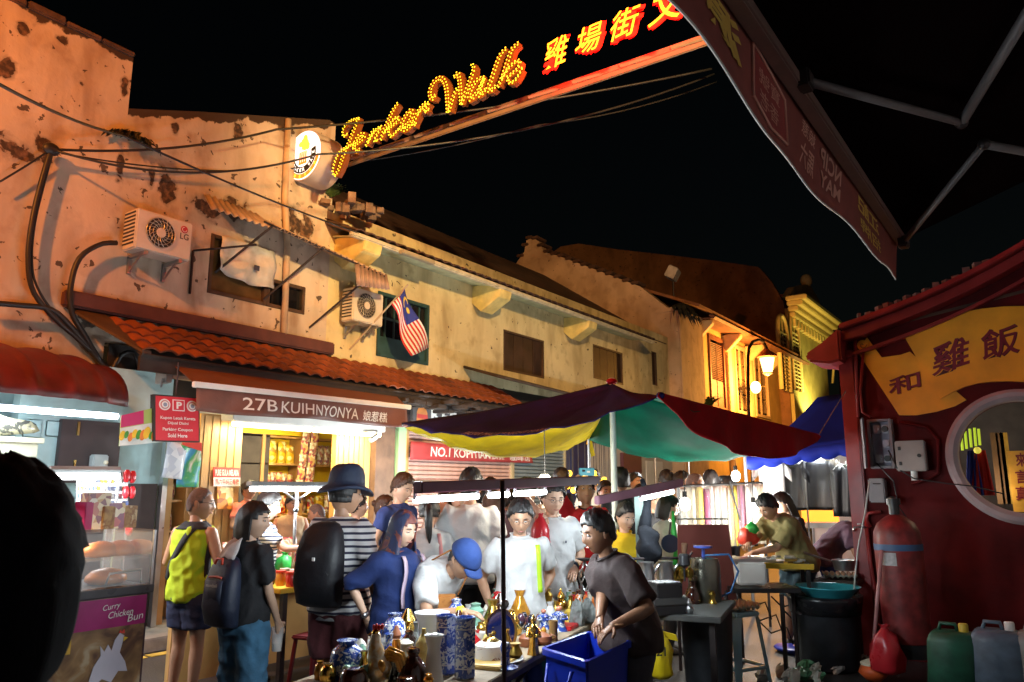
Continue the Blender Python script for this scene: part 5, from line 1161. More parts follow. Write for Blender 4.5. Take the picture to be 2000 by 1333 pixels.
def eggtray(loc, lab, eggs=0, rz=0., grp=None, s=1.):
 t = thing('egg_tray', lab, 'egg tray', loc, grp, rz); b = MB(); n = 6; g = []
 for i in range(13):
  r_ = []
  for j in range(13): r_.append(((j / 12 - .5) * .3, (i / 12 - .5) * .3, .025 + (.024 if (i % 2 == 0 and j % 2 == 0) else (-.02 if (i % 2 and j % 2) else .004))))
  g.append(r_)
 b.grid(g).build('tray', mat('grey pulp', (.4, .37, .31), .9, var=.15), t, True, world=False, thick=.006)
 me = None
 for k in range(eggs):
  i, j = k // 6, k % 6; c = ((j + .5) / 6 * .3 - .15, (i + .5) / 6 * .3 - .15, .045)
  if me is None: o = MB().ball((0, 0, 0), (.021, .021, .028), 10, 7).build('egg', mat('brown egg', (.6, .32, .2), .55, var=.12), t, True, world=False); me = o.data
  else: o = bpy.data.objects.new('egg', me); COL.objects.link(o); o.parent = t
  o.location = c
 return t
c = at(1640, 1300, z=.02)
for k in range(3): eggtray((c.x + .02 * k, c.y + .03 * k, .005 + .035 * k), ['empty grey egg tray at the bottom of the ground stack', 'empty grey egg tray in the middle of the ground stack', 'empty grey egg tray on top of the ground stack'][k], 0, .5 + .1 * k, 'egg trays stacked on the ground')
c = at(1640, 1130, d=7.6)
cr = thing('crate_stand', 'dark stand carrying egg trays and a pan by the red wall corner', 'stand', (c.x, c.y, 0))
MB().bx((c.x - .2, c.y - .2, c.z - .03), (c.x + .2, c.y + .2, c.z)).build('top', DWOOD, cr, bevel=.006)
for sx in (-1, 1):
 for sy in (-1, 1): MB().bx((c.x + sx * .18 - .02, c.y + sy * .18 - .02, 0), (c.x + sx * .18 + .02, c.y + sy * .18 + .02, c.z - .031)).build('leg', IRON, cr)
eggtray((c.x, c.y, c.z + .005), 'egg tray with a few eggs on the dark stand by the red wall', 12, .3)
pn = thing('saucepan', 'steel saucepan with a yellow lining on the egg tray by the red wall', 'pan', (c.x + .05, c.y, c.z + .08))
MB().lathe((c.x + .05, c.y, c.z + .08), [(.09, 0), (.11, .1), (.105, .1), (.085, .01)], 20).build('bowl', STEEL, pn, 2); MB().tube([(c.x - .06, c.y - .02, c.z + .16), (c.x - .3, c.y - .1, c.z + .24)], .012, 6).build('handle', STEEL, pn)
MB().lathe((c.x + .08, c.y, c.z + .1), [(.05, 0), (.06, .075), (.02, .08)], 14).build('lining', mat('yellow plastic', (.75, .55, .02), .4), pn)
rpipe([(1698, 940), (1690, 1000), (1676, 1070), (1668, 1150), (1650, 1230), (1620, 1260)], .008, mat('white hose', (.5, .5, .48), .5), 'white hose hanging from the isolator box to the ground', 'hose', 7.8)
# litter of crumpled packaging
for i in range(16):
 px, py = 1485 + rnd.random() * 150, 1300 + rnd.random() * 30; c = at(px, py, z=.04); o = MB().ball((c.x, c.y, .045), [rnd.uniform(.03, .07) for _ in 'xyz'], 8, 6).build('crumpled_wrapper', [mat('foil wrapper', (.5, .5, .48), .3, .6), mat('pale paper', (.55, .52, .45), .8), mat('green wrapper', (.1, .3, .15), .5)][i % 3])
 for v in o.data.vertices: v.co += V((rnd.uniform(-.02, .02),) * 3) * 1.0
 tag(o, 'crumpled wrapper in the litter beside the ground egg trays', 'litter', 'crumpled wrappers on the ground')
# ================================================================ awning over the photographer, upper right
ra2 = thing('awning', 'maroon awning seen from below with mirrored lettering on its front flap', 'awning', (0, 5, 3.7))
XB = -.9; bl_, br_ = at(1760, 478, x=XB), at(1430, 0, x=XB); zb0, zb1 = br_.z, bl_.z
ya, yb = br_.y - 2.6, bl_.y
zl = lambda y: zb0 + (zb1 - zb0) * (y - br_.y) / (bl_.y - br_.y)
MB().prism([(XB - .02, ya, zl(ya) - .035), (XB + .06, ya, zl(ya) - .035), (XB + .06, ya, zl(ya) + .035), (XB - .02, ya, zl(ya) + .035)], (0, yb - ya + .05, zl(yb) - zl(ya))).build('front_bar', mat('brown painted tube', (.2, .12, .1), .5, var=.2), ra2, bevel=.01)
MAR = mat('maroon canvas', (.3, .075, .06), .85, var=.15, bump=.1)
MB().quad((XB - .03, ya, zl(ya) + .03), (XB - .03, yb, zl(yb) + .03), (1.15, yb, zl(yb) + .75), (1.15, ya, zl(ya) + .75)).build('canopy_cloth', mat('shaded maroon canvas', (.006, .003, .003), 1., spec=0.), ra2, thick=.01)  # awning cloth coloured near black to stand for its unlit underside
zlow = {}
def flap(u, v, o=0):   # u along street (0 near .. 1 far), v down
 y = ya + (yb - .02 - ya) * u; drop = .31 + .025 * sin(u * 17) + .02 * sin(u * 31 + 1); k = 1 if u < .93 else 1 - (u - .93) / .07 * .1
 return V((XB - .03 - .035 * v * sin(u * 13) - .03 * v + o, y + (.06 * v if u > .98 else 0), zl(y) + .03 - (drop + .06) * v * k))
MB().grid([[flap(j / 90, i / 7) for j in range(91)] for i in range(8)]).build('flap', MAR, ra2, True, thick=.005)
MB().tube([flap(j / 90, 1.005) for j in range(91)], .006, 5).build('hem_piping', mat('pale hem', (.6, .58, .55), .6), ra2)
def px2u(px, py):
 p = at(px, py, x=XB - .04); u = (p.y - ya) / (yb - .02 - ya); f0, f1 = flap(u, 0), flap(u, 1); return u, (f0.z - p.z) / (f0.z - f1.z)
GO = mat('gold flap print', (.8, .5, .1), .7, var=.1); PK_ = mat('pink flap print', (.75, .36, .28), .7, var=.08)
def ft(s, u0, u1, v0, v1, m, bold=.01): warp_text('lettering', s, u1, u0, v0, v1, flap, m, ra2, .009, bold)   # mirrored: read from the other side
u = [px2u(*q)[0] for q in ((1395, 50), (1428, 270), (1458, 70), (1540, 285), (1560, 245), (1640, 390), (1660, 380), (1712, 470))]
ua, ub = sorted((px2u(1390, 20)[0], px2u(1420, 100)[0]))
ft('源', ua - .02, ub + .02, .2, .72, GO, .03)
us, ue = px2u(1462, 75)[0], px2u(1530, 210)[0]
dm = [(us + .0, .12), ((us + ue) / 2, .2), (ue, .3), (ue + .015, .85), ((us + ue) / 2, .9), (us - .005, .8)]
STM = mat('stamp red', (.35, .045, .04), .7, var=.15)
cen = flap((us + ue) / 2, .5, .007)
MB().add([cen] + [flap(a, b_, .007) for a, b_ in dm], [(0, i + 1, (i + 1) % 6 + 1) for i in range(6)]).build('stamp', STM, ra2)
MB().tube([flap(a, b_, .009) for a, b_ in dm + dm[:1]], .008, 5).build('stamp_border', PK_, ra2)
ft('寶號', us + .012, ue - .012, .3, .5, PK_, 0); ft('香老', us + .012, ue - .014, .56, .78, PK_, 0)
u1, u2 = px2u(1565, 235)[0], px2u(1600, 345)[0]
ft('娘惹', u1, u2 - .005, .18, .4, PK_); ft('馬六', u1 + .003, u2, .48, .85, PK_, .015)
u3, u4 = px2u(1603, 290)[0], px2u(1645, 385)[0]
ft('NCIP', u3, u4, .2, .5, PK_, .02); ft('MAY', u3 + .005, u4, .56, .8, PK_, .02)
u5, u6 = px2u(1672, 400)[0], px2u(1712, 465)[0]
ft('江記', u5, u6, .2, .52, GO, .03); ft('招牌', u5 + .008, u6, .6, .85, GO, .01)
# folding arms
pl_ = lambda px, py: (lambda r: CAM + r * ((zb0 + .22 * 0 - 1.6 + (0) ) / r.z))(FW + RT * ((px - 1000) / FOC) + UP * ((666.5 - py) / FOC))
def onpl(px, py):
 r = FW + RT * ((px - 1000) / FOC) + UP * ((666.5 - py) / FOC); s_ = .71 / 2.05
 # plane z = zb + s (x - XB) - .06
 k = (3.6 - s_ * XB - 1.6) / (r.z - s_ * r.x); return CAM + r * k
ARM = mat('grey arm tube', (.16, .14, .14), .5, .2, var=.15)
for nm, a, e, w_ in (('folding_arm', (1572, 158), (1878, 240), (2010, 20)), ('folding_arm', (1764, 474), (1922, 282), (2010, 298))):
 pa_, pe_, pw_ = onpl(*a), onpl(*e), onpl(*w_); pw_ = pe_ + (pw_ - pe_) * 1.6
 o = MB().tube([pa_, pe_], .024, 8).build(nm, ARM, ra2, True); MB().tube([pe_, pw_], .03, 8).build('upper_tube', ARM, o, True); MB().ball(pe_, .04, 10, 7).build('elbow', IRON, o, True)
 MB().box(pa_, (.07, .12, .09)).build('bracket', IRON, o, bevel=.01)
sh_ = thing('side_house', 'house front behind the photographer that carries the maroon awning', 'building', (1.3, 2, 0))
MB().bx((1.15, -4, 0), (1.5, 8.3, 5.5)).build('wall', mat('dim white paint'), sh_)
# ================================================================ patchwork market canopy
cp_ = thing('market_canopy', 'patchwork market canopy of purple, red, green and yellow cloth on a pale pole', 'canopy', (-3.2, 6.2, 0))
CL, CB, CRr, CK, CA = at(785, 828, d=7.2), at(1290, 773, d=5.2), at(1598, 852, d=7.5), at(1150, 858, d=9.5), at(1195, 750, d=7)
def sail(p0, p1, apex, hem, m, nm, sag=.12, n=20, thick=.006, lift=.03):
 "triangular cloth panel between two corners and the apex; hem(u) lowers the outer edge"
 P = []
 for i in range(n + 1):
  v = i / n; r = []
  for j in range(n + 1):
   u = j / n; e = p0.lerp(p1, u) - V((0, 0, hem * 4 * u * (1 - u))); p = apex.lerp(e, v); p = p - V((0, 0, sag * sin(pi * v) * (.4 + .6 * sin(pi * u)))) + V((0, 0, .012 * sin(u * 31) * v + .008 * sin(u * 57 + v * 9) * v)); r.append(p)
  P.append(r)
 o = MB().grid(P).build(nm, m, cp_, True, thick=thick); return P
PUR = mat('dark plum tarpaulin', (.014, .012, .085), .6, var=.5, scale=3, bump=.25, spec=.15); CRED = mat('deep red tarpaulin', (.36, .004, .01), .6, var=.4, scale=3, spec=.15, bump=.2)
GRN = mat('sea green tarpaulin', (.001, .10, .062), .7, var=.3, scale=3, spec=.08, bump=.2); YLW = mat('yellow tarpaulin', (.72, .55, .01), .6, var=.22, scale=4, bump=.2)
sail(CL, CB, CA, .19, PUR, 'plum_panel', .06)
P = []
for i in range(11):
 v = i / 10; P.append([CB.lerp(CRr, j / 30) - V((0, 0, -.02 + v * (.03 + .30 * (4 * (j / 30) * (1 - j / 30)) ** .8))) + V((.03 * sin(j * .9) * v, -.02 - .03 * sin(j * .5 + 1) * v, 0)) for j in range(31)])
MB().grid(P).build('red_panel', CRED, cp_, True, thick=.006)
sail(CB + V((0, .02, -.03)), CRr + V((0, .02, -.02)), CA - V((0, 0, .04)), .02, GRN, 'green_front_lining', .0)
sail(CRr, CK, CA - V((0, 0, .04)), .26, GRN, 'green_panel', .12)
sail(CK, CL + V((0, .05, -.03)), CA - V((0, 0, .03)), .25, YLW, 'yellow_panel', .12)
MB().tube([CL, CL.lerp(CA, .5) - V((0, 0, .05)), CA], .012, 6).build('ridge_rope', BLACKP, cp_)
p = at(1200, 835, d=6.6); MB().tube([(CA.x, CA.y, 0), (CA.x, CA.y, CA.z + .05)], .028, 10).build('centre_pole', mat('pale pole paint', (.6, .66, .58), .45, var=.15), cp_, True)
tag(MB().ball(CA + V((0, 0, .02)), (.05, .06, .03), 10, 7).build('cloth_knot', CRED, None, True), 'red cloth knot at the peak of the patchwork canopy', 'knot')
MB().ball(CB, (.03, .03, .025), 10, 7).build('corner_knot', PUR, cp_, True)
for c, nm in ((CK, 'tie_strip'),): MB().prism([c + V((-.02, 0, 0)), c + V((.03, 0, .0)), c + V((.08, 0, -.2)), c + V((.03, 0, -.22))], (0, .01, 0)).prism([c + V((0, .01, .05)), c + V((.06, .01, .08)), c + V((.02, .01, -.08)), c + V((-.05, .01, -.06))], (0, .01, 0)).build(nm, YLW, cp_)
MB().tube([CK, (CK.x, CK.y, 0)], .016, 6).build('corner_pole', GALV, cp_)
for a, b_ in ((CL, V((-8.25, 8.83, 2.55))), (CRr, V((-1.7, 8.45, 2.6)))): MB().tube([a, b_], .005, 5).build('guy_rope', mat('grey rope', (.25, .24, .22), .8), cp_)
def hemtx(u, v, o=0):
 e = CL.lerp(CB, u) - V((0, 0, .19 * 4 * u * (1 - u))); return CA.lerp(e, .985 - .05 * (1 - v)) + V((.012, -.02, .0)) + V((o, -o, 0))
warp_text('lettering', 'PASAR MALAM NIGHT MARKET', .28, .66, 0, 1, hemtx, mat('faded cream print', (.45, .35, .32), .7), cp_, .004)
# ================================================================ long lamp rails over the antiques stall
def rail(lab, p0, p1, hang):
 t = thing('lamp_rail', lab, 'light', (p0 + p1) / 2); d = (p1 - p0); L_ = d.length; rz = atan2(d.y, d.x)
 s = MB(); n = V((-d.y, d.x, 0)).normalized() * .03; u3 = V((0, 0, .028))
 s.prism([p0 - n - u3, p0 + n - u3, p0 + n + u3, p0 - n + u3], d).build('rail', mat('plum rail paint', (.26, .12, .16), .5, var=.2), t, bevel=.006)
 for a, b_ in hang:
  q0, q1 = p0.lerp(p1, a) + n * 1.5 - V((0, 0, .06)), p0.lerp(p1, b_) + n * 1.5 - V((0, 0, .06))
  MB().tube([q0, q1], .016, 8).build('tube', TUBE_W, t, True)
  for k in range(2): lamp('tube_glow', 'POINT', q0.lerp(q1, .25 + .5 * k) - V((0, 0, .06)), 19 * (q1 - q0).length / .5, (.82, .94, 1.), t, .06)
  for e in (q0, q1): MB().tube([e, e + V((.0, .0, .05))], .01, 5).build('tube_clip', GALV, t)
 return t
XRL = -2.55
q0, q1 = at(815, 953, x=XRL), at(1165, 938, x=XRL)
rail('long plum lamp rail with cold tubes over the antiques table', q0, q1, ((.02, .3), (.36, .46), (.5, .68)))
q2, q3 = at(1165, 978, x=-2.62), at(1330, 943, x=-2.3)
rail('plum lamp rail sloping up to the right of the canopy pole', q2, q3, ((.55, .95),))
po = thing('pole', 'thin dark iron pole standing in front of the antiques table', 'pole', (0, 0, 0)); pa_, pb_ = at(985, 1333, d=3.15), at(981, 948, d=3.15)
po.location = (pa_.x, pa_.y, 0)
dv = (pa_ - pb_); b0_ = pb_ + dv * ((pb_.z - 0) / (pb_.z - pa_.z)); MB().tube([b0_, pb_ + V((0, 0, .02))], .010, 8).build('shaft', mat('dark plum iron', (.06, .035, .04), .45, .6, var=.2), po, True)
MB().ball(at(985, 1180, d=3.15), .02, 8, 6).build('bolt', GALV, po)
MB().tube([at(1300, 975, d=5.2), at(1262, 1180, d=5.2)], .03, 8)
gp2 = thing('pole', 'grey green square post beside the woman in yellow', 'pole', at(1250, 1200, d=5.9)); a, b_ = at(1244, 955, d=5.9), at(1252, 1180, d=5.9)
k = b_ + (b_ - a) * (b_.z / (a.z - b_.z)); MB().prism([a + V((-.025, 0, 0)), a + V((.025, 0, 0)), a + V((.025, .05, 0)), a + V((-.025, .05, 0))], k - a).build('shaft', mat('grey green post', (.18, .24, .22), .5, var=.2), gp2)
# ================================================================ shirt stall: blue canopy, shirts on hangers, plastic draped rack, bulbs
bt_ = thing('stall_canopy', 'royal blue canopy with a scalloped edge and white lining over the shirt stall', 'canopy', (-2.5, 11, 0))
BLU = mat('royal blue canopy cloth', (.012, .03, .36), .55, var=.1); LIN = mat('white canopy lining', (.7, .68, .64), .7, var=.06)
e0, e1 = at(1455, 892, d=10.2), at(1700, 858, d=10.2); tp0 = at(1660, 800, d=11.0)
ap = e1 + V((.9, 1.6, .95))
back0, back1 = e0 + V((.0, 3.2, .15)), e1 + V((.4, 3.2, .2))
def sheet(p00, p01, p10, p11, n, m, nm, dz=0):
 return MB().grid([[p00.lerp(p01, j / n).lerp(p10.lerp(p11, j / n), i / n) - V((0, 0, .08 * sin(pi * i / n) * 1 + dz)) for j in range(n + 1)] for i in range(n + 1)]).build(nm, m, bt_, True, thick=.006)
sheet(e0, e1, e0 + V((.6, 1.6, .9)), ap, 8, BLU, 'roof_cloth'); sheet(e0, e1, e0 + V((.6, 1.6, .9)), ap, 8, LIN, 'lining', .04)
sheet(e0 + V((.6, 1.6, .9)), ap, back0, back1, 8, BLU, 'rear_cloth'); sheet(e0 + V((.6, 1.6, .9)), ap, back0, back1, 8, LIN, 'rear_lining', .04)
P = []
for i in range(3): P.append([e0.lerp(e1, j / 60) + V((0, -.01, -.15 * i / 2 * (1 + .3 * abs(sin(j * .35))))) for j in range(61)])
MB().grid(P).build('valance', BLU, bt_, True, thick=.005)
for c in (e0, e1, back0, back1): MB().tube([c, (c.x, c.y, 0)], .022, 6).build('leg', GALV, bt_)
MB().tube([e0 + V((0, .1, -.12)), e1 + V((0, .1, -.12))], .014, 6).tube([e0 + V((0, .1, -.12)), ap - V((0, 0, .2))], .012, 6).build('truss', GALV, bt_)
MB().quad(back0 - V((0, 0, .1)), back1 - V((0, 0, .1)), V((back1.x, back1.y, 0)), V((back0.x, back0.y, 0))).build('rear_sheet', LIN, bt_, thick=.005)
def tee(c, w, h, m, lab, rz=0, sleeve=True, shine=None, plast=False):
 t = thing('shirt', lab, 'shirt', c, 'shirts hung under the blue canopy', rz)
 pts = [(-.5, 0), (-.5, .66), (-.78, .52), (-.9, .72), (-.5, .98), (-.17, 1.0), (0, .94), (.17, 1.0), (.5, .98), (.9, .72), (.78, .52), (.5, .66), (.5, 0)]
 n = 8; b = MB(); rows = []
 for i in range(n + 1):
  v = i / n; z = -h * v; k = .5 + (.06 * sin(v * 3)) ; r_ = []
  for j in range(11): u = j / 10 * 2 - 1; r_.append((u * w * .5, .02 * sin(u * 6 + v * 2) + .03 * (1 - u * u) * (1 if 1 else 0), z + (.03 * w * abs(u) * -2 if i == 0 else 0)))
  rows.append(r_)
 b.grid(rows)
 for sg in (-1, 1): b.grid([[(sg * w * (.5 + .28 * k_), .01 + .01 * i, -.02 - h * (.02 + .14 * k_) - .24 * h * i) for k_ in (0, .5, 1)] for i in (0, .5, 1)])
 b.build('body', m, t, True, world=False, thick=.01)
 MB().tube([(-w * .35, .015, -.04), (0, .015, .04), (w * .35, .015, -.04)], .006, 5).tube([(0, .015, .04), (.01, .015, .1)], .004, 5).build('hanger', WHITE, t, world=False)
 if plast:
  MB().grid([[(u * w * .62, -.035 + .02 * sin(u * 9 + i), -.02 - i * h * .13) for u in (-1, -.6, -.2, .2, .6, 1)] for i in range(8)]).build('plastic_cover', mat('clear plastic film', (.9, .9, .85), .1, var=0, alpha=.1), t, True, world=False)
 return t
HW, HB = mat('white jersey', (.72, .7, .68), .8, var=.05), mat('black jersey', (.012, .012, .015), .5, var=.3)
shirts = ((1505, 900, .44, .78, HW, 'long white shirt at the left end of the hanging row', 10.4, 0), (1540, 905, .46, .75, HB, 'black shirt under plastic second in the hanging row', 10.6, 1), (1566, 892, .44, .76, HW, 'white shirt right of the plastic covered black one', 10.9, 0),
          (1592, 898, .5, .82, HB, 'large black shirt under shiny plastic in the middle of the row', 10.8, 1), (1612, 896, .44, .7, mat('dark photo jersey', (.06, .045, .03), .6, var=.6, scale=14), 'dark printed shirt under shiny plastic', 10.9, 1), (1628, 905, .36, .75, HW, 'white shirt beside the narrow black one', 10.9, 0), (1640, 912, .34, .8, HB, 'narrow black shirt under plastic near the red wall', 10.7, 1),
          (1652, 915, .4, .75, HW, 'white shirt nearest the camouflage one', 10.8, 0), (1668, 905, .42, .75, bicol('camouflage print', (.04, .045, .03), (.22, .2, .15), 14, .5, .8), 'camouflage shirt beside the red wall corner', 10.7, 0))
for px, py, w, h, m, lab, d_, pl2 in shirts:
 c = at(px, py, d=d_); tee(c, w * .74, h * .85, m, lab, radians(22 + rnd.uniform(-12, 12)), plast=pl2 and w > .45)
ld2 = thing('light_box', 'glowing orange display box at the back of the shirt stall', 'display', at(1600, 1010, d=11.3)); c = at(1600, 985, d=11.3)
MB().box(c, (.5, .1, .5), .35).build('lit_panel', glow('orange display glow', (1, .32, .03), 1.6), ld2); MB().box(c - V((0, 0, .3)), (.6, .25, .08), .35).build('shelf', WHITE, ld2)
for k, (px, py, d_, e_, lab) in enumerate(((1338, 985, 8.0, 34, 'glaring white bulb beside the girl in the white blouse'), (1472, 995, 8.6, 45, 'glaring white bulb low over the goods of the man in olive'), (1437, 930, 9.8, 70, 'bare white bulb hanging over the plastic draped rack'))):
 c = at(px, py, d=d_); t = thing('bulb', lab, 'bulb', c); MB().ball(c, (.055, .055, .07), 12, 9).build('globe', glow('white bulb glare', (1, .98, .93), 30), t, True)
 MB().tube([c + V((0, 0, .07)), c + V((0, 0, .13))], .025, 8).tube([c + V((0, 0, .13)), c + V((.0, 0, .35 if k < 2 else .2))], .006, 5).build('holder', BLACKP, t)
 lamp('bulb_glow', 'POINT', c + V((0, 0, -.12)), e_, (1, .97, .9), t, .06)
c = at(1064, 938, d=6.7); t = thing('lantern', 'small pale paper lantern hanging under the canopy left of the man in red', 'lantern', c); MB().lathe((c.x, c.y, c.z - .07), [(.02, 0), (.05, .05), (.055, .09), (.03, .12)], 12).build('shade', glow('paper lantern glow', (1, .9, .65), 4), t, 2); MB().lathe((c.x, c.y, c.z - .24), [(.03, 0), (.035, .12), (.03, .165)], 10).build('tassel', mat('pale cloth tassel', (.6, .55, .4), .8), t, 2); MB().tube([c + V((0, 0, .05)), c + V((0, 0, .6))], .005, 4).build('cord', BLACKP, t)
lamp('bulb_glow', 'POINT', c + V((.1, -.25, .05)), 26, (1, .9, .72), t, .06)
rk = thing('clothes_rack', 'clothes rack hung with clear plastic wrapped garments behind the red board', 'rack', at(1405, 1100, d=9.2))
r0, r1 = at(1325, 950, d=8.9), at(1488, 943, d=9.4)
MB().tube([r0, r1], .016, 6).build('rail', BLACKP, rk)
for c in (r0, r1): MB().tube([c, (c.x, c.y, 0)], .016, 6).build('upright', BLACKP, rk)
MB().tube([at(1425, 940, d=9.1), at(1445, 1015, d=9.1)], .012, 6).build('stay', BLACKP, rk)
gm = [mat('pale wrap', (.7, .68, .62), .5, var=.1), mat('cream cloth', (.6, .52, .38), .7, var=.2), mat('mustard cloth', (.5, .36, .05), .7, var=.15), mat('plum cloth', (.25, .06, .12), .7), mat('pale wrap')]
for i in range(12):
 u_ = (i + .5) / 12; c = r0.lerp(r1, u_); o = MB().grid([[(c.x + (j / 6 - .5) * .12, c.y + .04 * sin(j * 2 + i) - .01, c.z - .02 - k * .1 - (.0 if i % 3 else .02)) for j in range(7)] for k in range(7 + i % 2)]).build('garment', gm[i % 5], None, True, thick=.01)
 tag(o, 'wrapped garment hanging on the rack behind the red brown board', 'garment', 'garments on the plastic draped rack')
P = [[r0.lerp(r1, j / 30) + V((.03 * sin(j * 1.7), -.1 + .03 * sin(j * 1.1 + i), -.0 - i * .12)) for j in range(31)] for i in range(7)]
tag(MB().grid(P).build('plastic_sheet', mat('clear plastic film'), None, True), 'clear plastic sheet draped in front of the clothes rack', 'sheet')
# ================================================================ people
PEND = []
FH = V((-sin(YAW), cos(YAW), 0))
def Hframe(yaw, pitch, roll=0):
 return Matrix.Rotation(yaw, 3, 'Z') @ Matrix.Rotation(-pitch, 3, 'X') @ Matrix.Rotation(roll, 3, 'Y')
def sm_(x, a, b): t = min(1, max(0, (x - a) / (b - a))); return t * t * (3 - 2 * t)
def headpt(d, fem=0):
 x, y, z = d
 px = x * (.078 - .003 * fem) * (1 - .30 * sm_(-z, .15, 1.0) * (1 if y > -.3 else .6)); py = y * (.094 if y > 0 else .102); pz = z * .122
 if y < 0: pz += .01 * -y * (1 if z > 0 else -.2)
 if y > 0:
  g = lambda a, sa, b, sb: math.exp(-((px - a) / sa) ** 2 - ((pz - b) / sb) ** 2)
  py += .023 * g(0, .014, -.022, .02) + .012 * g(0, .010, .008, .022) + .006 * g(0, .022, -.06, .012) + .010 * g(0, .024, -.098, .02)
  py -= .012 * (g(.032, .016, .014, .013) + g(-.032, .016, .014, .013)); py += .005 * (g(.03, .022, .038, .01) + g(-.03, .022, .038, .01))
  py += .004 * (g(.045, .02, -.02, .02) + g(-.045, .02, -.02, .02))
 return (px, py, pz)
def sphere_dirs(nu, nv):
 return [[(cos(-pi / 2 + pi * i / nv) * sin(2 * pi * j / nu), cos(-pi / 2 + pi * i / nv) * cos(2 * pi * j / nu), sin(-pi / 2 + pi * i / nv)) for j in range(nu)] for i in range(1, nv)]
HD = sphere_dirs(44, 30)
def smooth_obj(nm, m, root, mb): return mb.build(nm, m, root, True)
SK = {'tan': mat('tan skin', (.42, .23, .14), .5, var=.06, scale=30), 'fair': mat('fair skin', (.58, .36, .25), .5, var=.05, scale=30), 'brown': mat('brown skin', (.25, .12, .065), .45, var=.08, scale=30)}
HAIR = mat('black hair', (.012, .01, .01), .45, var=.4, scale=40, bump=.3, bscale=30, bst=(8, 8, .7)); HBR = mat('brown hair', (.05, .022, .012), .4, var=.3, scale=40, bump=.5, bscale=120); HGR = mat('grey stubble', (.14, .11, .1), .7, var=.3, scale=60)
EYEW = mat('eye white', (.6, .58, .55), .3, var=0); EYED = mat('dark iris', (.02, .012, .01), .15, var=0); LIP = mat('lips', (.36, .13, .1), .45, var=0); BROW = mat('eyebrow', (.03, .02, .018), .7, var=0)
def cloth(n, c, **k): return mat(n, c, k.pop('rough', .85), bump=.5, bscale=13, **k)
DARKS = cloth('dark shoe', (.03, .03, .03))
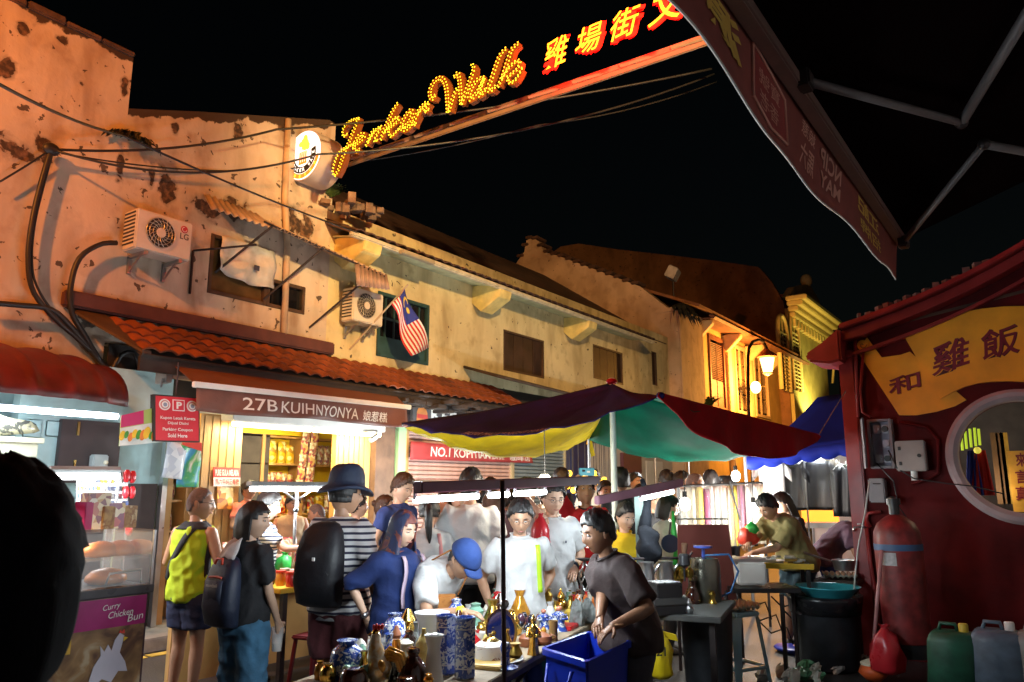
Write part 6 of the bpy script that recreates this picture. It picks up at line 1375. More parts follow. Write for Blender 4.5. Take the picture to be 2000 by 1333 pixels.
def person(label, px, py, d, face, sk='tan', hair='short', hairm=None, lean=0, head=(0, 0), R=None, L=None, shirt=None, hem=.86, sleeve=.6, fit=0., pants=None, plen=.08, loose=0., fem=0, skirt=None,
           hs=None, ground=0., feat=True, voxel=.016, shoes=DARKS, stance=.0, collar=None, belly=0, curl=.35, glasses=None, group=None, brow=True):
 a = radians(face); dirv = -FH * cos(a) + RT * sin(a); yaw = atan2(-dirv.x, dirv.y)
 th = radians(lean); z0 = .93; pel = V((0, -.16 * sin(th), z0 - .03 * sin(th)))
 angs = (.55 * th, .95 * th, 1.05 * th); zs = (.93, 1.08, 1.27, 1.46); sp = [pel]
 for k in range(3): sp.append(sp[-1] + V((0, sin(angs[k]), cos(angs[k]))) * (zs[k + 1] - zs[k]))
 def spine(z):
  if z <= zs[0]: return pel + V((0, 0, z - zs[0])), .0 if z < .9 else .3 * th
  for k in range(3):
   if z <= zs[k + 1] or k == 2:
    t = (z - zs[k]) / (zs[k + 1] - zs[k]); an = angs[k] + (angs[min(2, k + 1)] - angs[k]) * max(0, t - .5); return sp[k].lerp(sp[k + 1], t), an
 nb, an = spine(1.455); nd = V((0, sin(an * .75), cos(an * .75)))
 hp, hy = radians(head[0]), radians(head[1])
 hm0 = Hframe(-hy, th * .55 + hp)
 hc = nb + nd * .085 + hm0 @ V((0, .022, .075))
 Hw = at(px, py, d=d); s = (Hw.z - ground) / hc.z
 rz = Matrix.Rotation(yaw, 3, 'Z')
 off = rz @ (hc * s); base = V((Hw.x - off.x, Hw.y - off.y, ground))
 T = lambda p: base + rz @ (V(p) * s)
 root = thing('person', label, 'person', base, group)
 fw = .93 if fem else 1.
 def ring(z, aa, bb, n=16, dy=0):
  c, an_ = spine(z); f = V((0, cos(an_), -sin(an_)))
  return [T(c + V((aa * cos(2 * pi * j / n) * (1 if abs(sin(2 * pi * j / n)) < .99 else 1), 0, 0)) + f * (bb * sin(2 * pi * j / n) + dy)) for j in range(n)]
 tor = [(.83, .150, .11), (.90, .168, .122), (.98, .160, .116), (1.06, .146, .106 + belly * .03), (1.14, .146, .104 + belly * .04), (1.22, .158, .110 + belly * .01), (1.30, .170, .112), (1.37, .172, .104), (1.415, .142, .088), (1.445, .088, .07)]
 if fem: tor = [(z, aa * (1.0 if z < 1.0 else .9), bb * (1.04 if 1.2 < z < 1.34 else .95)) for z, aa, bb in tor]
 body = MB(); body.loft([ring(z, aa, bb) for z, aa, bb in tor])
 body.loft([[T(nb - nd * .05 + nd * (t * .16) + V((rr * cos(2 * pi * j / 12), rr * sin(2 * pi * j / 12) * cos(an * .8), -rr * sin(2 * pi * j / 12) * sin(an * .8)))) for j in range(12)] for t, rr in ((0, .062), (.35, .054 * fw), (.75, .05 * fw), (1, .05 * fw))])
 # arms
 arms = {}
 for sd, tg in ((1, R), (-1, L)):
  sc, san = spine(1.385); S_ = sc + V((sd * .172 * fw, 0, 0)); S_.y -= .005
  if tg is None: tg = (.07, .05 + .15 * sin(th), -.51)
  if isinstance(tg, V): tl = (rz.inverted() @ (tg - base)) / s
  else: tl = S_ + V((sd * tg[0], tg[1], tg[2]))
  l1, l2 = .295, .255; v = tl - S_; D = min(v.length, (l1 + l2) * .985); D = max(D, .14); u = v.normalized(); tl = S_ + u * D
  pole = V((sd * .55, -.75, -.45)); pole = (pole - u * pole.dot(u)).normalized()
  c_ = (l1 * l1 + D * D - l2 * l2) / (2 * l1 * D); el = S_ + u * l1 * c_ + pole * l1 * sqrt(max(0, 1 - c_ * c_))
  arms[sd] = (S_, el, tl)
  r_ = .92 if fem else 1.04
  pts = [S_ - V((sd * .05, 0, .0)), S_, S_.lerp(el, .35), S_.lerp(el, .75), el, el.lerp(tl, .25), el.lerp(tl, .6), tl, tl + (tl - el).normalized() * .03]
  body.tube([T(p) for p in pts], [q * s * r_ for q in (.05, .058, .052, .045, .041, .042, .036, .028, .027)], 10)
 # legs
 legs = []
 for sd in (1, -1):
  hip = pel + V((sd * .088, 0, -.05)); sf = stance * sd
  foot = V((sd * (.105 + abs(stance) * .1), sf * .28 - .02 + .0 * sin(th), .085)); kn = hip.lerp(foot, .5) + V((0, .025, .0)); legs.append((hip, kn, foot, sd))
  body.tube([T(p) for p in (hip + V((0, 0, .05)), hip.lerp(kn, .25), hip.lerp(kn, .7), kn, kn.lerp(foot, .28), kn.lerp(foot, .7), foot)], [q * s for q in (.088, .086, .066, .054, .056, .042, .036)], 12)
  if shoes:
   f0 = V((foot.x, foot.y, 0)); rs = []
   for t, w, h_ in ((-.085, .03, .05), (-.06, .042, .085), (0, .045, .095), (.07, .05, .07), (.13, .048, .05), (.165, .03, .035)):
    rs.append([T(f0 + V((w * cos(2 * pi * j / 10), t, h_ * .5 + h_ * .5 * sin(2 * pi * j / 10)))) for j in range(10)])
   MB().loft(rs).build('shoe', shoes, root, True)
 extra = MB(); hmw = rz @ hm0
 HT = lambda p: T(hc) + hmw @ (V(p) * s * 1.08)
 rings = [[HT(headpt(dd, fem)) for dd in row] for row in HD]; extra.loft(rings)
 for sd in (1, -1):
  extra.ball((0, 0, 0), 1, 10, 7); n_ = 60
  for i in range(len(extra.v) - n_, len(extra.v)):
   x, y, z = extra.v[i]; extra.v[i] = tuple(HT((sd * .076 + x * .012 + sd * .004 * z, -.012 + y * .02 - .006 * z, -.002 + z * .032)))
 hands = {}
 for sd in (1, -1):
  S_, el, tl = arms[sd]; dr = (tl - el).normalized(); down = V((0, 0, -1))
  dh = (dr + (V((0, .1, -.25)) if curl < .8 else V((0, 0, 0)))).normalized(); wx = V((0, 1, 0)) if abs(dh.z) > .75 else V((sd * 1., 0, 0))
  side = (wx - dh * wx.dot(dh)).normalized(); nn = dh.cross(side).normalized()
  inward = V((-sd, 0, 0)) if abs(dh.z) > .75 else V((0, 0, -1))
  if nn.dot(inward) < 0: nn = -nn
  rs = []
  for t, w, h_ in ((-.02, .024, .02), (.01, .03, .019), (.045, .039, .017), (.08, .04, .014), (.092, .034, .01)):
   rs.append([T(tl + dh * t + side * w * cos(2 * pi * j / 10) + nn * h_ * sin(2 * pi * j / 10)) for j in range(10)])
  extra.loft(rs)
  for k, (o_, ln) in enumerate(((.03, .07), (.011, .08), (-.009, .075), (-.028, .058))):
   p = tl + dh * .082 + side * o_; pts = [p]; an2 = 0
   for q in range(3):
    an2 += curl * (.7 + .25 * k * .5); dd = (dh * cos(an2) + nn * sin(an2) + side * o_ * .8).normalized(); p = p + dd * ln * (.42, .33, .25)[q]; pts.append(p)
   extra.tube([T(q) for q in pts], [q * s for q in (.0095, .009, .0082, .006)], 6)
  p = tl + dh * .02 + side * .032; q = p + (side * .75 + dh * .7 + nn * .35).normalized() * .04; q2 = q + (side * .2 + dh + nn * .5).normalized() * .032
  extra.tube([T(p - side * .012), T(q), T(q2)], [.0125 * s, .0105 * s, .008 * s], 6)
  hands[sd] = (T(tl + dh * .07 + nn * .03), rz @ dh, rz @ nn, T(tl), rz @ dr)
 bo = body.build('body', SK[sk], root, True); PEND.append((bo, voxel * s, extra, 0, base))
 # ---- clothes
 shr = lambda z: (.19, .15)
 if shirt:
  g_ = .016 + fit; sh = MB(); zsr = [q for q in (.80, .86, .92, .98, 1.04, 1.1, 1.16, 1.22, 1.28, 1.34, 1.38) if q > hem + .02]
  def tr(z):
   for (za, a0, b0), (zb_, a1, b1) in zip(tor, tor[1:]):
    if za <= z <= zb_: t = (z - za) / (zb_ - za); return a0 + (a1 - a0) * t, b0 + (b1 - b0) * t
   return tor[0][1:] if z < tor[0][0] else tor[-1][1:]
  def shr(z):
   aa, bb = tr(z); e = g_ + fit * 1.2 * sm_(1.25 - z, 0, .4); aa = max(aa, .15 * fw) if z < 1.3 else aa; return aa + e + .004, bb + e + .006
  rows = []
  for z in [hem] + zsr:
   aa, bb = tr(z); e = g_ + fit * 1.2 * sm_(1.25 - z, 0, .4); aa = max(aa, .15 * fw) if z < 1.3 else aa; rows.append(ring(z, aa + e + .004, bb + e + .006, 20))
  rows += [ring(1.418, .148 * fw + g_, .088 + g_, 20), ring(1.45, .088, .076, 20), ring(1.468, .07, .068, 20)]
  sh.loft(rows)
  for sd in (1, -1):
   S_, el, tl = arms[sd]
   if sleeve <= 0: continue
   n = 7; pts, rr = [S_ - V((sd * .06, 0, .005))], [.06]
   for i in range(n + 1):
    t = sleeve * i / n; p = S_.lerp(el, t) if t <= 1 else el.lerp(tl, t - 1)
    r0 = (.058 - .014 * min(t, 1)) if t <= 1 else (.043 - .012 * (t - 1)); pts.append(p); rr.append((r0 + .014 + fit * .6 + (.010 * t if sleeve < 1.1 else 0)) * (.95 if fem else 1.02))
   sh.tube([T(p) for p in pts], [q * s for q in rr], 12)
  so = sh.build('shirt', shirt, root, True); PEND.append((so, .015 * s, None, .011, base))
 if pants:
  pt = MB(); pt.loft([ring(z, aa, bb, 18) for z, aa, bb in ((.80, .155 + loose, .118 + loose), (.86, .172 + loose, .130 + loose * .6), (.92, .176 + loose * .5, .130), (1.0, .166, .122), (1.03, .162, .119))])
  for hip, kn, foot, sd in legs:
   pts, rr = [], []
   for i in range(10):
    z = i / 9; p = hip.lerp(kn, z * 2) if z < .5 else kn.lerp(foot, z * 2 - 1); zz = hip.z + (foot.z - hip.z) * z
    if zz < plen - .02: break
    base_r = (.092 - .03 * min(1, z * 2)) if z < .5 else (.062 - .014 * (z * 2 - 1)); pts.append(p); rr.append((base_r + .012 + loose * (1 if plen > .3 else .7)) * s)
   pt.tube([T(hip + V((0, 0, .04)))] + [T(p) for p in pts], [.09 * s] + rr, 14)
  po_ = pt.build('trousers' if plen < .3 else 'shorts', pants, root, True); PEND.append((po_, .016 * s, None, .014, base))
 if skirt:
  sm2, z1 = skirt; MB().loft([ring(z, aa, bb, 24) for z, aa, bb in ((z1, .26, .22), ((z1 + .9) / 2, .22, .18), (.88, .185, .14), (1.0, .16, .12))]).build('skirt', sm2, root, True)
 if collar:
  b = MB(); rs = []
  for t, rr in ((0, .078), (.5, .07), (1, .078)):
   c = nb + nd * (-.01 + .04 * t); rs.append([T(c + V((rr * cos(2 * pi * j / 20), rr * sin(2 * pi * j / 20) * cos(an * .8), -rr * sin(2 * pi * j / 20) * sin(an * .8) - (.03 * t * max(0, sin(2 * pi * j / 20)))))) for j in range(20)])
  b.loft(rs, False); b.build('collar', collar, root, True, thick=.006)
 # ---- face
 if feat:
  for sd in (1, -1):
   e = MB(); c = V((sd * .032, .0855, .012)); e.ball((0, 0, 0), (.0125, .006, .0065 if head[0] < 12 else .004), 10, 6); e.v = [tuple(HT(V(q) + c)) for q in e.v]; eo = e.build('eye', EYEW, root, True)
   e = MB(); e.ball((0, 0, 0), (.0062, .004, .0062 if head[0] < 12 else .004), 8, 6); e.v = [tuple(HT(V(q) + c + V((0, .004, -.001)))) for q in e.v]; e.build('iris', EYED, eo, True)
   if brow:
    MB().tube([HT((sd * .015, .0975, .032)), HT((sd * .032, .0945, .037)), HT((sd * .05, .080, .031))], [.003 * s, .004 * s, .002 * s], 5).build('eyebrow', BROW, root, True)
  MB().tube([HT((x, .094 - 9 * x * x, -.060 + 1.5 * x * x)) for x in (-.024, -.012, 0, .012, .024)], [.002 * s, .0045 * s, .005 * s, .0045 * s, .002 * s], 6).build('mouth', LIP, root, True)
 if glasses:
  b = MB()
  for sd in (1, -1):
   b.tube([HT((sd * .034 + .021 * cos(t * pi / 7), .104 - .25 * abs(.021 * cos(t * pi / 7) + .034 - .034), .012 + .016 * sin(t * pi / 7))) for t in range(15)], .0016 * s, 4)
   b.tube([HT((sd * .056, .098, .018)), HT((sd * .079, .04, .016)), HT((sd * .08, -.01, .008))], .0016 * s, 4)
  b.tube([HT((-.013, .107, .014)), HT((.013, .107, .014))], .0016 * s, 4).build('glasses', glasses, root, True)
 # ---- hair
 hm = hairm or HAIR; r2 = random.Random(len(bpy.data.objects))
 def cap(keep, posf, nm, m, thick=.006, nu=40, nv=26):
  D_ = sphere_dirs(nu, nv); b = MB(); idx = {}; ph = r2.random() * 9
  for i, row in enumerate(D_):
   for j, dd in enumerate(row):
    hz = sqrt(dd[0] ** 2 + dd[1] ** 2) or 1e-6; c = dd[1] / hz
    if keep(dd, c): idx[i, j] = len(b.v); b.v.append(tuple(HT(posf(dd, c, j, i, ph))))
  for i in range(len(D_) - 1):
   for j in range(nu):
    q = [(i, j), (i, (j + 1) % nu), (i + 1, (j + 1) % nu), (i + 1, j)]
    if all(k in idx for k in q): b.f.append(tuple(idx[k] for k in q))
  tops = [idx[len(D_) - 1, j] for j in range(nu) if (len(D_) - 1, j) in idx]
  if len(tops) == nu: b.f.append(tuple(tops))
  return b.build(nm, m, root, True, thick=thick)
 def hl(c, f, sd_, bk): return f + (sd_ - f) * sm_(1 - c, .1, .85) + (bk - sd_) * sm_(-c, -.1, .7)
 def off_(o, am=.006):
  def fn(dd, c, j, i, ph):
   p = V(headpt(dd, fem)); n_ = V(dd).normalized(); return p + n_ * (o + am * sin(j * 1.9 + ph) * sin(i * 1.3 + ph * 2) + am * .7 * sin(j * .9 + i * .7 + ph))
  return fn
 if hair == 'short': cap(lambda dd, c: dd[2] > hl(c, .48, .02, -.52), lambda dd, c, j, i, ph: off_(.012 + .012 * max(0, dd[2]))(dd, c, j, i, ph), 'hair', hm)
 elif hair == 'buzz': cap(lambda dd, c: dd[2] > hl(c, .62, .05, -.5), off_(.004, .001), 'hair', hm, .003)
 elif hair in ('bob', 'long', 'tail'):
  Ln = {'bob': .14, 'long': .36, 'tail': .085}[hair]; wd = 1.3 if hair != 'tail' else 1.08
  def pf(dd, c, j, i, ph):
   if dd[2] > 0: return off_(.016 + (.012 if hair != 'tail' else 0) * (1 - dd[2]), .004)(dd, c, j, i, ph)
   hz = sqrt(dd[0] ** 2 + dd[1] ** 2) or 1e-6; e = V(headpt((dd[0] / hz, dd[1] / hz, 0), fem)); t = -dd[2]; k = wd * (1 + .10 * t * (1 - t) - (.14 if hair != 'tail' else .4) * t ** 3)
   return V((e.x * k + .003 * sin(j * 2.2 + ph), e.y * k - (.02 * t if hair == 'long' else 0), -Ln * t * (1.0 if c < 0 else .92)))
  cap(lambda dd, c: (dd[2] > hl(c, .42, -.05, -1.1) and c > .30) or (c <= .30 and dd[2] > (-1.1 if hair != 'tail' else -.62)), pf, 'hair', hm)
  if hair == 'tail': MB().tube([HT(q) for q in ((0, -.09, .03), (0, -.135, .035), (0, -.16, -.02), (0, -.155, -.12), (.01, -.14, -.22), (.012, -.13, -.27))], [q * s for q in (.024, .03, .036, .036, .024, .006)], 10).build('ponytail', hm, root, True)
 elif hair == 'bun':
  cap(lambda dd, c: dd[2] > hl(c, .5, .0, -.6), off_(.01, .004), 'hair', hm); b = MB().ball((0, 0, 0), (.038, .034, .036), 12, 8); b.v = [tuple(HT(V(q) + V((0, -.115, .045)))) for q in b.v]; b.build('hair_bun', hm, root, True)
 elif hair == 'capped':
  cap(lambda dd, c: -.5 < dd[2] < .35 and c < .1 and dd[2] > hl(c, .4, .0, -.5), off_(.006, .003), 'hair', hm)
 return dict(root=root, T=T, HT=HT, s=s, hands=hands, arms={k: tuple(T(q) for q in v) for k, v in arms.items()}, spine=lambda z: spine(z), ring=ring, base=base, rz=rz, cap=cap, off=off_, head=T(hc), hmw=hmw, th=th, shr=shr)
def finish_people():
 bpy.context.view_layer.update()
 for o, vx, ex, disp, base in PEND:
  md = o.modifiers.new('r', 'REMESH'); md.mode = 'VOXEL'; md.voxel_size = vx
  m2 = o.modifiers.new('s', 'SMOOTH'); m2.iterations = 5; m2.factor = .5
 dg = bpy.context.evaluated_depsgraph_get(); dg.update()
 for o, vx, ex, disp, base in PEND:
  me = bpy.data.meshes.new_from_object(o.evaluated_get(dg)); o.modifiers.clear()
  n = len(me.vertices); co = np.empty(n * 3, 'f'); me.vertices.foreach_get('co', co); co = co.reshape(-1, 3)
  if disp:
   no = np.empty(n * 3, 'f'); me.vertices.foreach_get('normal', no); no = no.reshape(-1, 3)
   r2 = np.random.default_rng(n); f = np.zeros(n)
   for k in range(7):
    w = r2.normal(size=3); w /= np.linalg.norm(w); w[2] *= .8; fr = r2.uniform(18, 55); f += (1 - 1.9 * np.abs(np.sin(.6 * (co @ w * fr + r2.uniform(0, 6) + 2.4 * np.sin(co @ r2.normal(size=3) * 9))))) / (1 + k * .2)
   co = co + no * ((f - f.min() * .35) * disp * .38)[:, None]; me.vertices.foreach_set('co', co.astype('f').ravel())
  if ex:
   off = np.array(root_off(o)); ev = np.array(ex.v) - off; fs = []
   bm = bmesh.new(); bm.from_mesh(me); vs = [bm.verts.new(v) for v in ev]
   for f_ in ex.f:
    try: bm.faces.new([vs[i] for i in f_])
    except ValueError: pass
   bm.to_mesh(me); bm.free()
  me.polygons.foreach_set('use_smooth', [True] * len(me.polygons))
  old = o.data; m_ = old.materials[0]; o.data = me; me.materials.clear(); me.materials.append(m_); bpy.data.meshes.remove(old); me.name = o.name
# ---- wardrobe
C = dict(lime=cloth('lime sports cloth', (.4, .55, .01), var=.05), navy=cloth('navy cloth', (.012, .02, .06)), black=cloth('black cloth', (.014, .014, .017)), white=cloth('white cotton', (.52, .52, .52)), jean=cloth('washed blue denim', (.05, .15, .26), scale=9, var=.3),
         maroon=cloth('maroon cotton', (.11, .025, .03)), blue=cloth('royal blue blouse', (.005, .018, .095)), red=cloth('red polo cloth', (.5, .012, .02)), yellow=cloth('yellow polo cloth', (.68, .46, .01)), brown=cloth('dark brown shirt cloth', (.026, .014, .013)),
         olive=cloth('olive cotton', (.2, .17, .065)), purple=cloth('mauve polo cloth', (.13, .075, .12)), indigo=cloth('indigo trousers', (.012, .03, .16)), teal=cloth('teal denim', (.02, .16, .2), scale=9, var=.25), grey=cloth('charcoal trousers', (.035, .035, .045)), beige=cloth('beige cotton', (.45, .34, .2)), pink=cloth('salmon cotton', (.6, .2, .14)), cream=cloth('cream blouse', (.55, .53, .48)), dkred=cloth('tomato red cloth', (.45, .03, .02)), amber=cloth('amber cotton', (.45, .22, .02)))
STR = mat('navy white stripes', (.66, .66, .66), .85, stripe=((.02, .03, .07), .03, .42, 2)); STR2 = mat('wide navy stripes', (.66, .64, .64), .85, stripe=((.03, .03, .06), .042, .38, 2))
WIRE = mat('spectacle wire', (.05, .045, .045), .3, .6)
def strap(p, za, xa, zb_, xb, w, m, nm, front=False, lift=.03, par=None):
 "a band over the torso from (x at height za) to (x at height zb) on the back or front surface"
 pts = []
 sg = 1 if front else -1
 for i in range(11):
  t = i / 10; z = za + (zb_ - za) * t; x = xa + (xb - xa) * t; c, an_ = p['spine'](z); f = V((0, cos(an_), -sin(an_)))
  A2, B2 = p['shr'](min(z, 1.4)); k_ = 1 - max(0, z - 1.4) * 7; dp = B2 * k_ * sqrt(max(.08, 1 - (x / A2) ** 2)) + .008 + max(0, lift - .03); pts.append(p['T'](c + V((x, 0, 0)) + f * sg * dp))
 b = MB(); rows = []
 for i, q in enumerate(pts):
  t = (pts[min(i + 1, 10)] - pts[max(i - 1, 0)]).normalized(); ax = t.cross(p['rz'] @ V((0, 1, 0))).normalized() * w / 2; rows.append([q - ax, q + ax])
 return b.grid(rows).build(nm, m, par or p['root'], True, thick=.006)
def backpack(lab, p, w, h, dp, m, ztop=1.42):
 bp = thing('backpack', lab, 'backpack', p['base'] + V((0, 0, .9))); rs = []
 for t, k, dk in ((0, .8, .5), (.05, .95, .85), (.3, 1.02, 1.05), (.65, 1, .95), (.88, .85, .7), (.97, .6, .45), (1, .3, .2)):
  z = ztop - h * (1 - t); c, an_ = p['spine'](z); f = V((0, cos(an_), -sin(an_))); c = c - f * (.115 + .02 + dp * dk * .5)
  rs.append([p['T'](c + V((w / 2 * k * (abs(cos(a_)) ** .6) * (1 if cos(a_) > 0 else -1), 0, 0)) + f * (dp / 2 * dk * (abs(sin(a_)) ** .7) * (1 if sin(a_) > 0 else -1))) for a_ in [2 * pi * j / 20 for j in range(20)]])
 MB().loft(rs).build('bag_body', m, bp, True)
 def at_(x, z, o=.0):
  c, an_ = p['spine'](z); f = V((0, cos(an_), -sin(an_))); t = (z - (ztop - h)) / h; k = .5 + .5 * sin(pi * min(1, max(0, t))); return p['T'](c + V((x, 0, 0)) - f * (.135 + dp * (.55 + .5 * k * .9) + o - .012))
 for sd in (1, -1): strap(p, 1.0, sd * .14, 1.44, sd * .1, .05, m, 'strap', True, .028, bp)
 return bp, at_
# 1 the dark head close to the lens
person('dark silhouetted head of an onlooker close to the camera at the left edge', -22, 1105, .98, 192, 'brown', 'bob', mat('very dark hair', (.002, .002, .003), .9, var=.2, bump=.12, bscale=60, bst=(8, 8, .7), spec=.08), R=(.08,.05,-.5), shirt=C['black'], pants=C['black'], feat=False, voxel=.012)
# 2 man in lime
p = person('balding man with glasses in a lime sleeveless sports shirt and navy shorts', 392, 985, 6.0, 158, 'tan', 'buzz', HGR, head=(5, 58), R=(.05, .24, -.38), L=(.1, .26, -.36), shirt=C['lime'], sleeve=.0, hem=.83, fit=.012, pants=C['navy'], plen=.62, loose=.025, belly=.6, glasses=WIRE)
strap(p, 1.0, -.16, 1.43, .09, .05, C['black'], 'bag_strap', False, .03)
for sd in (1,):
 def pband(p, zz, a0, a1, m, nm, o=.008):
  rws = []
  for z in zz:
   A2, B2 = p['shr'](min(z, 1.4)); k_ = 1 - max(0, z - 1.4) * 7.5; rg = p['ring'](z, A2 * k_ + o, B2 * k_ + o, 36); rws.append([rg[j % 36] for j in range(a0, a1 + 1)])
  return MB().grid(rws).build(nm, m, p['root'], True, thick=.005)
 pband(p, [.85 + .05 * i for i in range(12)], -2, 0, C['black'], 'side_panel'); pband(p, (1.41, 1.43, 1.455, 1.47), 0, 36, C['black'], 'yoke')
# 3 girl with bob and backpack
p = person('girl with a black bob, black T-shirt and a white shawl carrying a plastic cup', 497, 1018, 5.1, 148, 'fair', 'bob', head=(6, 60), R=V(at(545, 1225, d=5.0)), L=(.1, .2, -.42), shirt=C['black'], hem=.86, sleeve=.75, fit=.012, pants=C['jean'], plen=.1, loose=.045, fem=1, curl=.7)
bp, A_ = backpack('navy backpack with red zips on the girl with the bob', p, .30, .5, .17, mat('navy ripstop', (.012, .018, .04), .55, var=.25, bump=.2), 1.36)
ORG_ = mat('vermilion trim', (.55, .06, .03), .5)
MB().tube([A_(-.07, 1.22), A_(0, 1.225), A_(.07, 1.22)], .008, 6).build('zip', ORG_, bp); MB().tube([A_(-.04, 1.31), A_(-.03, 1.35), A_(.03, 1.35), A_(.04, 1.31)], .009, 6).build('top_loop', ORG_, bp, True); MB().tube([A_(.03, 1.1), A_(.0, 1.02), A_(-.05, .94)], .008, 6).build('cord', ORG_, bp)
MB().grid([[A_(x, z, .005) for x in (-.09, -.03, .03, .09)] for z in (1.02, 1.12, 1.2)]).build('front_pocket', mat('slate ripstop', (.03, .035, .06), .6, var=.2), bp, True, thick=.02)
text('lettering', 'montbell', A_(-.06, 1.155, .02), A_(.06, 1.155, .02) - A_(-.06, 1.155, .02), (0, 0, .02), WHITE, bp, n=-(p['rz'] @ V((0, 1, 0))))
P = []
for i in range(10):
 v = i / 9; P.append([p['T'](p['spine'](1.47 - .03 * v)[0] + V((cos(a_) * (.09 + .17 * min(1, v * 1.6)), sin(a_) * (.08 + .12 * v) - .01, .01 - (.1 + .5 * max(0, -cos(a_)) ** 2) * v * v + .014 * sin(a_ * 9 + v * 4)))) for a_ in [pi * .7 + pi * .9 * j / 24 for j in range(25)]])
tag(MB().grid(P).build('shawl', mat('white shawl cloth', (.6, .55, .54), .85, bump=.2), None, True, thick=.008), 'crumpled white shawl round the shoulders of the girl with the bob', 'shawl')
h = p['hands'][1]; c = h[0]
cp2 = thing('plastic_cup', 'clear plastic cup with a little milky drink in the girl\'s hand', 'cup', c - V((0, 0, .14)))
MB().lathe((c.x, c.y, c.z - .13), [(.03, 0), (.043, .15), (.04, .15), (.028, .006)], 18).build('cup_wall', mat('clear cup plastic', (.9, .9, .9), .1, var=0, alpha=.3), cp2, 2); MB().lathe((c.x, c.y, c.z - .126), [(.027, 0), (.031, .045), (.005, .046)], 16).build('drink', mat('milky drink', (.6, .45, .32), .3), cp2)
# 4 woman in stripes at the sweets table
person('short haired woman in a navy striped shirt reaching over the sweets table', 524, 990, 6.7, 105, 'fair', 'short', head=(14, 10), R=V(at(612, 1070, d=6.6)), L=(.06, .3, -.3), shirt=STR, hem=.84, sleeve=.7, fit=.01, pants=C['black'], fem=1)
# 5 hat
p = person('young man in a dark bucket hat, striped T-shirt and maroon shorts', 676, 968, 5.3, 158, 'tan', 'tail', head=(4, 40), R=(.1, .1, -.5), L=(.1, .2, -.42), shirt=STR2, hem=.82, sleeve=.75, fit=.022, pants=C['maroon'], plen=.5, loose=.035, feat=True)
for o in list(p['root'].children):
 if o.name.startswith('ponytail'): bpy.data.objects.remove(o)
HATM = cloth('navy felt', (.01, .018, .045), rough=.7); rs = []
for r_, z, e in ((.128, .008, 0), (.172, -.012, .02), (.178, -.004, .03), (.165, .012, .02), (.118, .03, 0), (.116, .06, .004), (.110, .11, .006), (.099, .145, .01), (.08, .163, .012), (.05, .165, .006), (.02, .156, 0)):
 rs.append([p['HT']((r_ * .93 * cos(2 * pi * j / 28), r_ * 1.06 * sin(2 * pi * j / 28) - .005, z + .035 + e * sin(2 * pi * j / 28 * 2 + 1.3))) for j in range(28)])
tag(MB().loft(rs).build('hat', HATM, None, True), 'dark navy felt hat with a curled brim on the man in stripes', 'hat')
bp, A_ = backpack('big black backpack on the man in the dark hat', p, .34, .56, .2, mat('black ripstop', (.012, .012, .016), .6, var=.25, bump=.25), 1.44)
MB().box(A_(0.02, 1.2, .012), (.018, .008, .022), atan2(p['rz'][1][0], p['rz'][0][0])).build('badge', WHITE, bp)
MB().tube([A_(-.13, 1.1), A_(-.06, 1.2), A_(.06, 1.2), A_(.13, 1.1)], .006, 5).build('zip', mat('black zip', (.03, .03, .035), .4), bp)
P = [[q for q in p['ring'](z, .182, .142, 24)] + [p['ring'](z, .182, .142, 24)[0]] for z in (.78, .84)]
MB().grid(P).build('undershirt_hem', C['white'], p['root'], True, thick=.006)
# 6-8 people inside the sweet shop
person('shop woman with tied black hair in a salmon top behind the counter', 487, 958, 9.6, 60, 'tan', 'bun', ground=.15, head=(8, 0), R=(.05, .3, -.3), L=(.05, .3, -.3), shirt=C['pink'], pants=C['grey'], fem=1, voxel=.02)
p = person('shop man in a beige sleeveless shirt serving behind the glowing tube', 572, 985, 9.4, 20, 'tan', 'short', ground=.0, head=(14, -20), R=(.0, .32, -.3), L=(.0, .3, -.28), shirt=C['beige'], sleeve=0, fit=.012, pants=C['grey'], voxel=.02)
person('balding customer in a tomato red shirt leaning by the sweets', 618, 1005, 8.6, 280, 'tan', 'buzz', HGR, lean=12, head=(10, 0), shirt=C['dkred'], pants=C['grey'], voxel=.02)
# 9 hijab
p = person('woman in a patterned headscarf and royal blue blouse looking down at the stall', 787, 1035, 4.95, 62, 'fair', 'none', head=(16, 8), R=V(at(715, 1205, d=4.75)), L=(.1, .1, -.48), shirt=C['blue'], hem=.84, sleeve=1.12, fit=.034, pants=C['navy'], plen=.08, loose=.02, fem=1)
SCF = bicol('patterned scarf print', (.016, .022, .06), (.17, .045, .025), 7, .5, .6, .02, c3=(.1, .025, .04));
def hj(dd, c, j, i, ph):
 if dd[2] > -.1: return p['off'](.014, .002)(dd, c, j, i, ph)
 hz = sqrt(dd[0] ** 2 + dd[1] ** 2) or 1e-6; e = V(headpt((dd[0] / hz, dd[1] / hz, -.1), 1)); t = (-dd[2] - .1) / .9; k = 1.1 + .75 * t
 return V((e.x * k * (1 + .04 * sin(j * 1.7)), e.y * k + .02 * t, -.012 - .27 * t + .01 * sin(j * 2.1 + 4 * t)))
p['cap'](lambda dd, c: (c < .70 and dd[2] <= .35) or dd[2] > .50 + 0 * c or (c < .8 and dd[2] > .35), hj, 'headscarf', SCF, .01, 48, 34)
b = MB(); b.grid([[p['HT']((x * (1 + .5 * t), .07 + .045 * t - 1.2 * x * x, -.128 - .2 * t)) for x in (-.07, -.04, -.01, .02, .05, .07)] for t in (0, .2, .4, .6, .8, 1)]).build('scarf_front', SCF, p['root'], True, thick=.01)
rr_ = [p['ring'](z, .205 + .03 * k, .16 + .02 * k, 26) for k, z in enumerate((.86, .80, .74, .68))]
